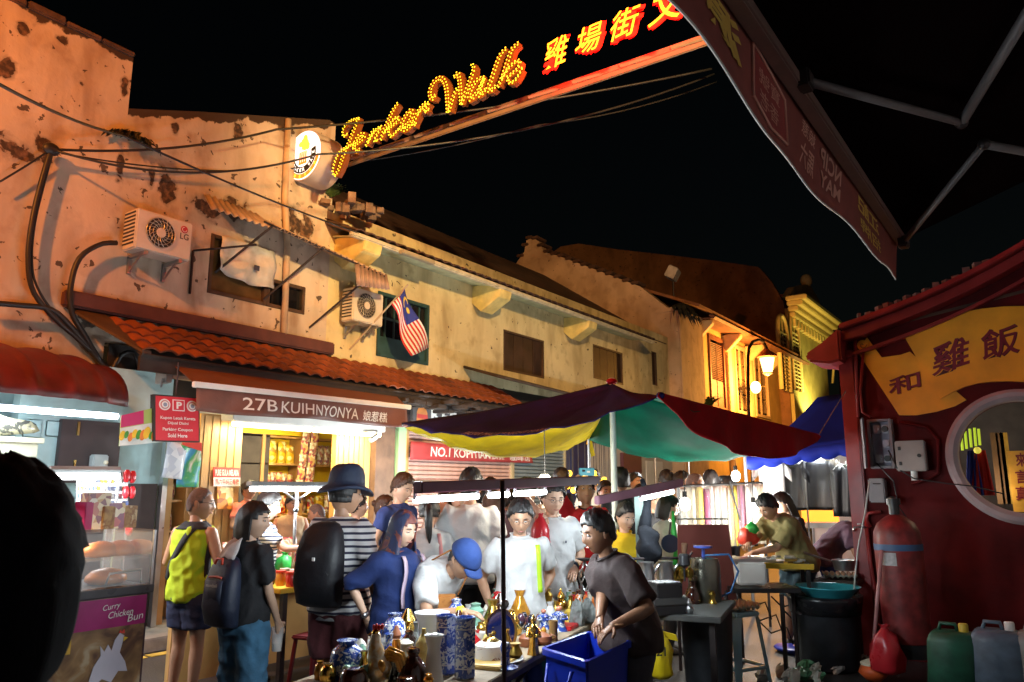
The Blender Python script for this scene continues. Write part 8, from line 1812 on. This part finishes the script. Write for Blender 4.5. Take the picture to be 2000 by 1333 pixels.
WM = [PWH, CEL, BRG, GOLD, PORC, BRASS, PALE, AMB, STONE, mat('red clay'), mat('comb red'), mat('primrose glaze')]
WN = ['white', 'celadon', 'dark brown', 'gilded', 'blue and white', 'brass', 'pale stone', 'amber', 'grey stone', 'red clay', 'scarlet', 'primrose']
used_spots = []
for i in range(400):
 u, w = rnd.uniform(-.3, 2.6), rnd.uniform(.06, .74); q = tp(u, w)
 if any((q - a).length < .085 for a in used_spots) or any((q - V(o.matrix_basis.translation)).length < .12 for o in [o for o in bpy.data.objects if o.parent is None and o.get('category') in ('vase', 'ornament', 'statue', 'teapot', 'figurine', 'rock', 'bottle', 'gourd', 'pot', 'box')]) or (w < .25 and u > .0 and u < 2.2 and rnd.random() < .6): continue
 used_spots.append(q); k = rnd.randrange(12); h = rnd.uniform(.05, .16) * (1.25 if w > .4 else .8); r_ = rnd.random()
 o = MB().lathe(q, [(a * h * (.8 + .4 * r_), z * h) for a, z in PR[i % 4]], 16).build('curio', WM[k], None, 2)
 tag(o, 'small ' + WN[k] + ' curio standing among the antiques on the table', 'curio', 'small ' + WN[k] + ' curios on the table')
 if len(used_spots) > 70: break
# ================================================================ blue tub
zt_ = .80; q = [at(px, py, z=zt_) for px, py in ((1060, 1266), (1150, 1234), (1232, 1252), (1146, 1292))]
tub = thing('tub', 'royal blue plastic tub with a round sticker in front of the vendor', 'tub', sum(q, V()) / 4 - V((0, 0, .6))); cc = sum(q, V()) / 4
def rr(k, z, inn=1.):
 out = []
 pts = [cc + (p - cc) * k for p in q]
 for i in range(4):
  a, b_, c_ = pts[i - 1], pts[i], pts[(i + 1) % 4]
  for t in (.82, .91, .97): out.append(a.lerp(b_, t))
  out.append(b_.lerp((a + c_) / 2, .04));
  for t in (.03, .09, .18): out.append(b_.lerp(c_, t))
 return [V((p.x, p.y, z)) for p in out]
TB = mat('royal blue tub plastic', (.006, .022, .3), .35, var=.08)
MB().loft([rr(.80, zt_ - .52), rr(.82, zt_ - .5), rr(.96, zt_ - .03), rr(1.04, zt_ - .03), rr(1.05, zt_), rr(1.0, zt_ + .005), rr(.95, zt_), rr(.79, zt_ - .48)]).build('tub_wall', TB, tub, 2)
e = q[3] - q[0]; nrm = V((e.y, -e.x, 0)).normalized()
MB().tube([q[0].lerp(q[3], .2) + nrm * .02 - V((0, 0, .06)), q[0].lerp(q[3], .25) + nrm * .05 - V((0, 0, .15)), q[0].lerp(q[3], .7) + nrm * .05 - V((0, 0, .17)), q[0].lerp(q[3], .75) + nrm * .02 - V((0, 0, .06))], .01, 6).build('handle', TB, tub, True)
c = q[0].lerp(q[3], .56) * .94 + cc * .06; c.z = zt_ - .24; c = c + nrm * .012; eu = e.normalized()
for k, (rr_, m) in enumerate(((.055, mat('cream sticker', (.6, .5, .35), .5)), (.038, mat('ochre sticker', (.6, .35, .05), .5)))): MB().prism([c + nrm * (.004 + .003 * k) + eu * (rr_ * cos(t * pi / 12)) + V((0, 0, rr_ * sin(t * pi / 12))) for t in range(24)], nrm * .002).build('sticker', m, tub)
MB().prism([c + nrm * .011 + eu * x + V((0, 0, z)) for x, z in ((-.005, .03), (.035, .02), (.02, -.03))], nrm * .002).build('sticker_mark', mat('sticker red', (.35, .02, .03), .5), tub)
tag(MB().box((cc.x, cc.y, (zt_ - .53) / 2), (.36, .36, zt_ - .53), TR).build('crate', mat('dark crate plastic', (.03, .03, .035), .6), bevel=.01), 'dark crate carrying the blue tub', 'crate')
# ================================================================ equipment table with urn, boxes, stand
c = at(1300, 1185, d=5.7); ez = c.z
et = thing('equipment_table', 'low dark table crowded with metal urns and boxes behind the vendor', 'table', (c.x, c.y, 0))
MB().box((c.x + .05, c.y + .1, ez - .02), (.9, .75, .04), TR).build('top', mat('grey laminate', (.07, .07, .068), .5, var=.3), et, bevel=.006)
for dx, dy in ((-.35, -.3), (.35, -.3), (.35, .3), (-.35, .3)): x, y = rot2(dx, dy, TR); MB().box((c.x + .05 + x, c.y + .1 + y, (ez - .04) / 2), (.04, .04, ez - .042), TR).build('leg', IRON, et)
def E_(px, py, d=5.6): return at(px, py, d=d)
def obox(nm, lab, px, py, d, size, m, cat='box', rz=YAW + .35, z=None):
 p = E_(px, py, d); return tag(MB().box((p.x, p.y, p.z if z is None else z), size, rz).build(nm, m, bevel=.006), lab, cat)
obox('flat_case', 'wide black flat case at the bottom of the stack on the equipment table', 1296, 1188, 5.45, (.3, .24, .06), mat('black enamel', (.02, .02, .022), .3))
obox('flat_case', 'grey edged flat case in the middle of the stack', 1296, 1172, 5.45, (.28, .22, .05), mat('grey laminate'))
pb2 = obox('perforated_box', 'black box with a perforated pale lid on top of the stack', 1297, 1152, 5.45, (.2, .17, .1), mat('black enamel')); tpz = max(v.co.z for v in pb2.data.vertices)
MB().box((pb2.location.x, pb2.location.y, pb2.location.z + tpz + .004), (.18, .15, .006), YAW + .35).build('lid', bicol('perforated metal', (.02, .02, .02), (.5, .5, .5), 45, .34, .35, .03, vor=True), pb2)
p = E_(1378, 1180, 6.0); hz = E_(1378, 1092, 6.0).z
ur = thing('urn', 'tall steel pressure urn with a blue valve wheel', 'urn', p)
MB().lathe((p.x, p.y, 0), [(.17, 0), (.19, p.z * .6), (.2, p.z), (.05, p.z + .002)], 20).build('stand', mat('black bin plastic'), ur, 2)
DST = mat('dull steel', (.22, .21, .17), .3, .9, var=.35, scale=4)
MB().lathe((p.x, p.y, p.z), [(.11, .004), (.125, .03), (.125, hz - p.z - .05), (.11, hz - p.z), (.04, hz - p.z + .01)], 22).build('tank', DST, ur, 2)
MB().tube([(p.x, p.y, hz), (p.x, p.y, hz + .07)], .014, 7).lathe((p.x, p.y, hz + .07), [(.01, 0), (.075, .01), (.075, .025), (.01, .03)], 18).build('valve_wheel', mat('blue valve paint', (.03, .06, .3), .4), ur, 2)
MB().tube([(p.x, p.y, hz + .02), V((p.x, p.y, hz + .03)) + RT * .2, V((p.x, p.y, hz - .1)) + RT * .27, V((p.x, p.y, hz - .26)) + RT * .2, V((p.x, p.y, hz - .34)), V((p.x, p.y, hz - .3)) - RT * .14 - FH * .1], .009, 6).build('hose', mat('blue hose', (.02, .1, .25), .4), ur, True)
for k, (px, py, d_, m, lab, sc_) in enumerate(((1332, 1130, 5.9, BRASS, 'brass valve cluster left of the steel urn', 1.), (1300, 1118, 5.8, STEEL, 'shiny steel pot with a spout left of the brass valves', 1.2), (1262, 1120, 5.6, STEEL, 'shiny steel pot behind the vendor\'s back', 1.2))):
 c = E_(px, py, d_); t = thing('metal_pot' if m is STEEL else 'valve', lab, 'pot' if m is STEEL else 'valve', c)
 if m is STEEL: MB().lathe((c.x, c.y, c.z - .07), [(.05, 0), (.06, .01), (.055, .14), (.06, .15), (.05, .15)], 18).build('wall', m, t, 2); MB().tube([c + RT * .05, c + RT * .1 + V((0, 0, .06))], .012, 6).build('spout', m, t, True)
 else:
  for i in range(6): MB().lathe((c.x + rnd.uniform(-.06, .06), c.y + rnd.uniform(-.05, .05), c.z + rnd.uniform(-.09, .03)), [(.02, 0), (.032, .02), (.03, .06), (.012, .075)], 10).build('fitting', m, t, 2)
for i in range(16):
 x, y = rot2(rnd.uniform(-.4, .42), rnd.uniform(-.34, .3), TR); q = V((et.location.x + .05 + x, et.location.y + .1 + y, ez)); h = rnd.uniform(.06, .17); k = (2, 5, 0, 8)[i % 4]
 tag(MB().lathe(q, [(a * h, z * h) for a, z in PR[(i * 3) % 4]], 14).build('vessel', [BRG, BRASS, STEEL, mat('black enamel')][i % 4], None, 2), ['dark glazed', 'brass', 'steel', 'black'][i % 4] + ' vessel crowded on the low dark equipment table', 'vessel', ['dark glazed', 'brass', 'steel', 'black'][i % 4] + ' vessels on the equipment table')
MB_ = MB().tube([E_(1235, 1092, 5.7), E_(1345, 1090, 5.9)], .012, 6).tube([E_(1345, 1090, 5.9), E_(1352, 1078, 5.9)], .01, 6); tag(MB_.build('rod', IRON, None, True), 'dark metal rod lying across the urn tops', 'rod')
tag(MB().lathe(E_(1336, 1098, 5.8) - V((0, 0, .02)), [(.006, -.12), (.01, -.02), (.045, .0), (.04, .07), (.03, .08)], 14).build('goblet', mat('black enamel'), None, 2), 'small black cup on a stem among the urns', 'cup')
tag(MB().tube([E_(1337, 1062, 6.1), E_(1336, 1092, 6.1)], [.025, .016], 10).build('pestle', mat('brown wood', (.14, .07, .04), .6)), 'turned wooden handle standing by the valve wheel', 'handle')
bb = thing('jacket', 'black jacket hanging from the grey green post', 'jacket', at(1262, 1100, d=5.95)); c = at(1265, 1000, d=5.95)
jc = at(1266, 1066, d=5.8); o = MB().ball(jc, (.09, .08, .15), 20, 14).build('jacket_body', mat('black nylon', (.008, .009, .012), .85, var=.3, bump=.4, spec=.15), bb, True)
for v in o.data.vertices: v.co += V((sin(v.co.z * 40 + v.co.x * 25), cos(v.co.x * 38), sin(v.co.y * 31 + v.co.x * 22))) * .018
MB().tube([jc + V((-.03, 0, .08)), c + V((.0, 0, .1)), c + V((-.04, 0, .25))], [.06, .03, .02], 8).build('sleeve', mat('black nylon'), bb, True)
c = at(1290, 1325, d=4.95); yb = thing('plastic_bag', 'yellow plastic bag printed with black digits hanging behind the vendor', 'bag', c); YB = mat('yellow bag plastic', (.65, .48, .01), .4, var=.12, bump=.2)
zb_ = at(1290, 1228, d=4.95).z; bag((c.x, c.y, c.z), .17, .12, zb_ - c.z, YB, yb, 11); MB().prism([V((c.x, c.y, zb_ - .06)), V((c.x, c.y, zb_ - .02)) , V((c.x, c.y, zb_ - .05)) + RT * .11, V((c.x, c.y, zb_ - .09)) + RT * .12], (0, .01, 0)).build('bag_ear', YB, yb)
n_ = (CAM - c).normalized(); text('digits', '21', V((c.x, c.y, c.z + .42 * (zb_ - c.z))) + n_ * .085 - RT * .02, RT * .06, (0, 0, .055), BLACKP, yb, bold=.02, n=n_)
# red brown board, stool with eggs, goods table, cooler
bdp = [at(px, py, d=7.0) for px, py in ((1325, 1182), (1440, 1178), (1423, 1025), (1324, 1025))]
bd = thing('board', 'red brown board standing behind the urns', 'board', (bdp[0] + bdp[1]) / 2); MB().prism(bdp, FH * .02).build('panel', mat('red brown laminate', (.2, .055, .045), .5, var=.12), bd); MB().tube([bdp[3] + V((0, 0, .05)), bdp[2] + V((0, 0, .05))], .008, 6).build('rail', STEEL, bd)
for i in (0, 1): MB().tube([bdp[i], (bdp[i].x, bdp[i].y, 0)], .015, 6).build('leg', IRON, bd)
sp_ = at(1437, 1192, d=6.55); zs_ = sp_.z
stl = thing('stool', 'tall blue grey plastic stool carrying a tray of brown eggs', 'stool', (sp_.x, sp_.y, 0)); SM = mat('blue grey plastic', (.25, .42, .5), .4, var=.1)
MB().box((sp_.x, sp_.y, zs_ - .02), (.28, .28, .04), YAW + .5).build('seat', SM, stl, bevel=.012)
for i in range(4):
 a = YAW + .5 + pi / 4 + i * pi / 2; a0 = V((sp_.x + .17 * cos(a), sp_.y + .17 * sin(a), zs_ - .04)); a1 = V((sp_.x + .25 * cos(a), sp_.y + .25 * sin(a), 0)); tq = V((-sin(a), cos(a), 0)); o = V((cos(a), sin(a), 0))
 MB().loft([[p + tq * w + o * e_ for w, e_ in ((-k, -.015), (k, -.015), (k, .015), (-k, .015))] for p, k in ((a0, .05), (a0.lerp(a1, .3), .035), (a1, .026))]).build('leg', SM, stl, bevel=.006)
 a2 = YAW + .5 + pi / 4 + (i + 1) * pi / 2; b1 = V((sp_.x + .235 * cos(a2), sp_.y + .235 * sin(a2), 0)); b0 = V((sp_.x + .235 * cos(a), sp_.y + .235 * sin(a), 0)); MB().tube([b0 + V((0, 0, zs_ * .25)), b1 + V((0, 0, zs_ * .25))], .016, 6).build('stretcher', SM, stl)
eggtray((sp_.x, sp_.y, zs_ + .004), 'grey egg tray with brown eggs on the blue grey stool', 30, YAW + .5, s=1.)
gt = at(1485, 1098, d=7.5); gz = gt.z; GT = YAW - .25
gtb = thing('goods_table', 'yellow edged goods table under the glaring bulb where the man in olive leans', 'table', (gt.x, gt.y, 0))
MB().box((gt.x, gt.y + .1, gz - .02), (.85, .6, .036), GT).build('top', mat('brown board top', (.2, .12, .06), .6, var=.2), gtb, bevel=.004); x, y = rot2(0, -.31, GT); MB().box((gt.x + x, gt.y + .1 + y, gz - .015), (.86, .02, .05), GT).build('edge_strip', mat('yellow edge', (.7, .45, .03), .5), gtb)
for dx, dy in ((-.38, -.26), (.38, -.26), (.38, .26), (-.38, .26)): x, y = rot2(dx, dy, GT); MB().box((gt.x + x, gt.y + .1 + y, (gz - .04) / 2), (.035, .035, gz - .042), GT).build('leg', IRON, gtb)
for i in range(34):
 x, y = rot2(rnd.uniform(-.38, .38), rnd.uniform(-.26, .26), GT); tag(MB().box((gt.x + x, gt.y + .1 + y, gz + .012 + .012 * (i % 3)), (rnd.uniform(.05, .12), .05, .02), rnd.random() * 3).build('goods_packet', [PWH, mat('foil wrapper'), mat('pale paper'), BRASS][i % 4], bevel=.003), 'small pale packet strewn on the goods table', 'packet', 'packets strewn on the lit goods table')
cl = at(1460, 1118, d=7.1); co_ = thing('cooler', 'white cooler box with a steel tray on top in front of the goods table', 'cooler', cl - V((0, 0, .1))); MB().box(cl, (.26, .3, .2), YAW).build('cooler_body', WHITE, co_, bevel=.015); MB().box(cl + V((0, 0, .115)), (.3, .26, .03), YAW).build('tray', STEEL, co_, bevel=.006)
ct_ = thing('low_table', 'black low table holding the white cooler box', 'table', (cl.x, cl.y, 0)); MB().box((cl.x + .1, cl.y, cl.z - .13), (.6, .45, .04), YAW).build('top', mat('black enamel'), ct_, bevel=.005)
for dx in (-.15, .35):
 for dy in (-.18, .18): MB().box((cl.x + dx, cl.y + dy, (cl.z - .15) / 2), (.03, .03, cl.z - .152)).build('leg', IRON, ct_)
c = at(1462, 1065, d=7.7); tbag = thing('plastic_bag', 'orange red plastic bag tied under the green one by the goods table', 'bag', c); bag((c.x, c.y, c.z), .2, .14, .2, mat('orange red plastic', (.7, .06, .03), .4, var=.1), tbag, 21)
c = at(1468, 1035, d=7.7); tbag = thing('plastic_bag', 'bright green plastic bag above the orange red one', 'bag', c); bag((c.x, c.y, c.z - .04), .13, .1, .12, mat('bright green plastic', (.04, .5, .08), .4, var=.1), tbag, 22)
c = at(1316, 1040, d=7.4); gpb = thing('green_twine', 'bright green plastic twine hanging beside the girl in the cream blouse', 'twine', c); MB().tube([c + V((0, 0, .2)), c, c + V((.02, 0, -.15)), c + V((.0, 0, -.3))], [.012, .03, .022, .03], 8).build('twine_body', mat('bright green plastic'), gpb, True)
c = at(1308, 1062, d=7.3); fp = thing('frying_pan', 'dark frying pan hanging beside the green twine', 'pan', c); MB().tube([c, c - FH * .03], .085, 18).build('pan_body', mat('navy enamel', (.015, .03, .06), .3, .5), fp, 2); MB().tube([c + V((0, 0, .08)), c + V((.02, 0, .2))], .01, 6).build('handle', IRON, fp)
for i in range(7):
 px, py = 1440 + i * 22, 1165 + (i % 3) * 25; a = at(px, py, d=7.0 + .1 * i); tag(MB().tube([a, a + RT * .1 - V((0, 0, .1)), a + RT * .25 - V((0, 0, .05)), a + RT * .3 - V((0, 0, .2))], .008, 5).build('wire', BLACKP, None, True), 'black lead hanging under the goods table', 'cable', 'leads under the goods table')
db = at(1585, 1230, d=7.0)
# ================================================================ sweets table, stand lamp
sx0, sx1, sy0, sy1, sz = -5.75, -5.15, 4.15, 5.6, .82
stb = thing('sweets_table', 'yellow topped table with cups and jars before the sweet shop', 'table', (-5.45, 4.9, 0))
MB().bx((sx0, sy0, sz - .04), (sx1, sy1, sz)).build('top', mat('yellow edge'), stb, bevel=.005)
for x in (sx0 + .05, sx1 - .05):
 for y in (sy0 + .08, sy1 - .08): MB().bx((x - .022, y - .022, 0), (x + .022, y + .022, sz - .041)).build('leg', IRON, stb)
JR = [mat('red syrup', (.45, .02, .02), .15, var=.1, coat=.4), mat('amber syrup', (.5, .2, .03), .15, var=.1, coat=.4), mat('dark syrup', (.12, .03, .02), .15, var=.1, coat=.4)]
for i in range(9):
 for k in range(3):
  x, y = sx1 - .06 - k * .13, sy0 + .15 + i * .145; t = thing('sweet_jar', ['near', 'middle', 'far'][k] + ' row jar of syrup with a pale lid on the sweets table', 'jar', (x, y, sz), 'syrup jars on the sweets table')
  MB().lathe((x, y, sz), [(.036, 0), (.04, .01), (.042, .09), (.036, .1)], 14).build('jar_body', JR[(i + k) % 3], t, 2); MB().lathe((x, y, sz + .1), [(.04, 0), (.042, .004), (.042, .018), (.01, .02)], 14).build('lid', WHITE if i % 3 else RS, t, 2)
for i, (m, lab) in enumerate(((mat('orange red plastic'), 'orange red plastic bag of sweets in the heap'), (mat('bright green plastic'), 'green plastic bag of sweets in the heap'), (mat('glossy red plastic'), 'glossy red plastic bag of sweets in the heap'), (pk[1], 'yellow printed bag of sweets in the heap'), (mat('pale paper'), 'grey paper bag of sweets in the heap'), (pk[0], 'red printed bag of sweets in the heap'))):
 t = thing('sweet_bag', lab, 'bag', (-5.6, 4.3 + i * .22, sz)); bag((-5.6 + .03 * (i % 2), 4.3 + i * .22, sz), .2, .2, .24, m, t, 30 + i)
for i in range(14): o = pillow(.14, .07, .2).build('snack_packet', pk[i % 4], None, True, base=0); o.location = (-6.0 - .12 * (i % 2), 4.0 + i * .15, .95); o.rotation_euler = (-.3, 0, pi / 2 + rnd.uniform(-.3, .3)); tag(o, 'printed snack packet on the rack behind the sweets table', 'packet', 'packets on the rack behind the sweets table')
rk2 = thing('snack_rack', 'wooden rack of snack packets behind the sweets table', 'rack', (-6.1, 5, 0)); MB().bx((-6.25, 3.9, .9), (-5.92, 6.1, .94)).build('shelf', WOODP, rk2); MB().bx((-6.25, 3.9, 0), (-6.2, 6.1, .899)).build('back_panel', WOODP, rk2)
sl2 = thing('tube_lamp', 'glaring white tube lamp on a stand over the sweets table', 'lamp', (-5.4, 4.45, sz)); MB().tube([(-5.4, 4.0, 1.6), (-5.4, 4.86, 1.6)], .02, 8).build('tube', glow('white tube glare', (.95, .98, 1), 12), sl2, True); MB().bx((-5.44, 3.98, 1.625), (-5.36, 4.88, 1.66)).build('batten', mat('grey batten', (.3, .34, .36), .5), sl2, bevel=.005)
MB().tube([(-5.4, 4.47, sz), (-5.4, 4.47, 1.62)], .014, 8).tube([(-5.4, 4.47, 1.5), (-5.4, 4.3, 1.6)], .008, 6).tube([(-5.4, 4.47, 1.5), (-5.4, 4.65, 1.6)], .008, 6).build('stand', STEEL, sl2, True); MB().ball((-5.4, 4.47, 1.42), .025, 8, 6).build('clamp', BLACKP, sl2)
for k in range(2): lamp('tube_glow', 'POINT', (-5.4, 4.2 + .45 * k, 1.54), 24, (.9, .97, 1), sl2, .06)
for k, y in enumerate((4.35, 4.9)):
 t = thing('stool', ['maroon plastic stool under the near end of the sweets table', 'maroon plastic stool under the middle of the sweets table'][k], 'stool', (-4.95, y, 0)); M_ = mat('maroon plastic', (.15, .02, .03), .4); MB().box((-4.95, y, .46), (.26, .26, .03), .2).build('seat', M_, t, bevel=.01)
 for sx in (-1, 1):
  for sy in (-1, 1): MB().tube([(-4.95 + sx * .1, y + sy * .1, .45), (-4.95 + sx * .14, y + sy * .14, 0)], .018, 6).build('leg', M_, t)
# ================================================================ bun cart and the trinket display on the left
bc = thing('bun_cart', 'glass bun cart with a printed chicken bun poster', 'cart', (-5.3, 2.6, 0))
cx0, cx1, cy0, cy1 = -5.65, -5.0, 1.7, 2.97
MB().bx((cx0, cy0, .05), (cx1 - .012, cy1, .93)).build('cart_body', mat('dark cart panel', (.05, .02, .03), .5, var=.2), bc, bevel=.006)
MB().bx((cx0, cy0, .93), (cx1 + .01, cy1 + .02, .98)).build('counter', mat('dark counter', (.06, .055, .06), .3), bc, bevel=.004)
pX = cx1 - .009; pA, pB = 2.36, 2.95
MB().bx((pX, pA, .1), (pX + .004, pB, .92)).build('poster', bicol('bun photo print', (.1, .045, .025), (.3, .17, .07), 4.5, .46, .4, .1, c3=(.42, .32, .2)), bc)
MB().bx((pX + .004, pA, .74), (pX + .008, pB, .918)).build('poster_header', mat('magenta header', (.33, .01, .13), .4, var=.25, scale=5), bc)
for s_, y_, z_, w_, h_ in (('Curry', 2.66, .835, .11, .045), ('Chicken', 2.7, .795, .16, .04), ('Bun', 2.83, .76, .1, .045)): text('lettering', s_, (pX + .009, y_, z_), (0, w_, .012), (0, .006, h_), WHITE, bc)
MB().bx((pX + .005, pA + .03, .62), (pX + .01, pA + .13, .86)).build('price_card', mat('amber card', (.6, .35, .03), .5, var=.3, scale=18), bc)
hen = [(2.62, .44), (2.64, .52), (2.68, .58), (2.67, .64), (2.70, .60), (2.72, .64), (2.745, .60), (2.76, .66), (2.79, .70), (2.82, .68), (2.81, .63), (2.80, .58), (2.84, .52), (2.86, .46), (2.80, .47), (2.76, .41), (2.70, .44), (2.66, .41)]
MB().prism([(pX + .005, y, z) for y, z in hen], (.004, 0, 0)).build('hen_print', mat('hen print white', (.55, .52, .6), .5, var=.1), bc); MB().prism([(pX + .0095, y, z) for y, z in ((2.815, .675), (2.845, .665), (2.815, .645))], (.003, 0, 0)).build('beak_print', mat('mango yellow'), bc); MB().prism([(pX + .0095, y, z) for y, z in ((2.78, .70), (2.79, .72), (2.80, .705), (2.815, .72), (2.82, .695))], (.003, 0, 0)).build('comb_print', RS, bc)
MB().bx((pX + .002, pA - .2, .1), (pX + .006, pA - .03, .6)).build('side_poster', mat('crimson print', (.35, .02, .04), .5, var=.15), bc)
text('lettering', 'Pineapple Puff', (pX + .008, pA - .19, .42), (0, .15, .02), (0, 0, .06), WHITE, bc); text('lettering', 'Durian Puff', (pX + .008, pA - .19, .3), (0, .15, .02), (0, 0, .07), WHITE, bc)
for y in (cy0, 2.3, cy1):
 MB().bx((cx1 - .01, y - .008, .98), (cx1 + .004, y + .008, 1.33)).build('glass_post', STEEL, bc); MB().bx((cx0, y - .008, .98), (cx0 + .014, y + .008, 1.33)).build('glass_post', STEEL, bc)
MB().bx((cx1 - .006, cy0, .99), (cx1, cy1, 1.32)).build('front_glass', GLASS, bc); MB().bx((cx0, cy0, 1.325), (cx1, cy1, 1.333)).build('top_glass', GLASS, bc); MB().bx((cx0 + .02, cy1 - .005, .99), (cx1 - .02, cy1, 1.32)).build('side_glass', GLASS, bc)
MB().bx((cx0 + .05, cy0, 1.15), (cx1 - .03, cy1 - .02, 1.158)).build('glass_shelf', GLASS, bc)
BUN = mat('baked crust', (.55, .2, .035), .4, var=.35, scale=8, bump=.1, coat=.2)
for k, (px, py, z, lab) in enumerate(((205, 1148, .985, 'large golden bun loaf on the cart floor behind glass'), (195, 1095, 1.16, 'golden bun on the left of the upper glass shelf'), (232, 1092, 1.16, 'golden bun in the middle of the upper glass shelf'), (268, 1092, 1.16, 'golden bun on the right of the upper glass shelf'))):
 q = at(px, py, x=-5.25); s_ = 1.1 if k == 0 else .95; tag(MB().lathe((q.x, q.y, z), [(.085 * s_, 0), (.105 * s_, .02), (.1 * s_, .05), (.07 * s_, .085), (.02 * s_, .1)], 18, (1, 1.15)).build('bun', BUN, None, True), lab, 'bun')
tag(MB().tube([(-5.1, 2.72, .99), (-5.1, 2.74, 1.06), (-5.1, 2.95, 1.07), (-5.05, 2.93, .99)], .008, 6).build('tray_handle', STEEL, None, True), 'steel tray handle inside the bun cart', 'handle')
lamp('cart_light', 'POINT', (-5.3, 2.6, 1.29), 3.2, (1, .62, .25), bc, .04)
lt3 = thing('tube_lamp', 'white tube lamp over the trinket display beside the dark head', 'lamp', (-6.2, 2.4, 1.6)); ta, tb_ = at(95, 931, x=-6.0), at(232, 931, x=-6.0)
MB().tube([ta, tb_], .024, 8).build('tube', glow('white tube glare'), lt3, True); MB().tube([ta + V((0, 0, .05)), tb_ + V((0, 0, .05))], .03, 6).build('batten', mat('grey batten'), lt3); MB().tube([tb_ + V((0, 0, .05)), (tb_.x, tb_.y, 0)], .012, 6).build('stand', STEEL, lt3)
lamp('tube_glow', 'AREA', (ta + tb_) / 2 - V((0, 0, .04)), 22, (.93, .98, 1), lt3, (tb_ - ta).length, .06, d=(-.3, 0, -1))
dsp = thing('trinket_display', 'clear panel hung with rows of small shiny key charms', 'display', at(200, 1030, x=-6.2)); x = -6.2; d0, d1, d2 = at(150, 988, x=x), at(250, 988, x=x), at(150, 915, x=x)
MB().prism([d0, d1, d1 + (d2 - d0), d2], (-.01, 0, 0)).build('clear_panel', mat('clear cup plastic'), dsp); MB().tube([d0, V((d0.x, d0.y, 0))], .012, 5).tube([d1, V((d1.x, d1.y, 0))], .012, 5).build('stand', STEEL, dsp)
CHM = [STEEL, PWH, mat('navy charm', (.03, .05, .15), .3), GOLD, mat('slate ripstop')]
for i in range(5):
 for k in range(14):
  p = d0.lerp(d1, (k + .5) / 14) + (d2 - d0) * ((i + .4) / 5) + V((.012, 0, 0)); o = MB().box(p, (.012, .02, .032)).build('charm', CHM[rnd.randrange(5)], dsp)
for k, (px, py) in enumerate(((248, 930), (259, 932), (246, 962), (258, 962), (246, 1003), (257, 1005), (252, 1035))):
 p = at(px, py, x=-6.15); tag(MB().ball(p, (.025, .028, .055), 10, 7).build('red_charm', mat('glossy red plastic'), None, True), 'shiny red hanging charm beside the key charm panel', 'charm', 'red charms hanging beside the display')
for k, (px, py, w, h_, m, lab) in enumerate(((205, 1012, .22, .17, pk[3], 'printed snack box standing on the cart roof at the left'), (185, 1000, .16, .24, pk[2], 'tall pastry carton behind the printed snack box'), (225, 1025, .26, .15, bicol('pastry carton print', (.4, .26, .09), (.22, .1, .04), 9, .5, .4, .08, c3=(.55, .45, .25)), 'brown pastry carton in front on the cart roof'), (170, 1020, .14, .18, mat('magenta header'), 'plum carton at the left end of the cart roof'))):
 p = at(px, py, x=-5.35); tag(MB().box((p.x, p.y, 1.335 + h_ / 2), (.1, w, h_), .15 * (k - 1)).build('carton', m, bevel=.004), lab, 'carton')
tag(MB().tube([(-5.5, 2.52 + .1 * cos(t), 1.45 + .1 * sin(t)) for t in [i * pi / 10 for i in range(11)]], .018, 8).build('curved_hoop', mat('orange plastic', (.65, .28, .03), .4), None, True), 'orange curved hoop behind the cartons', 'hoop')
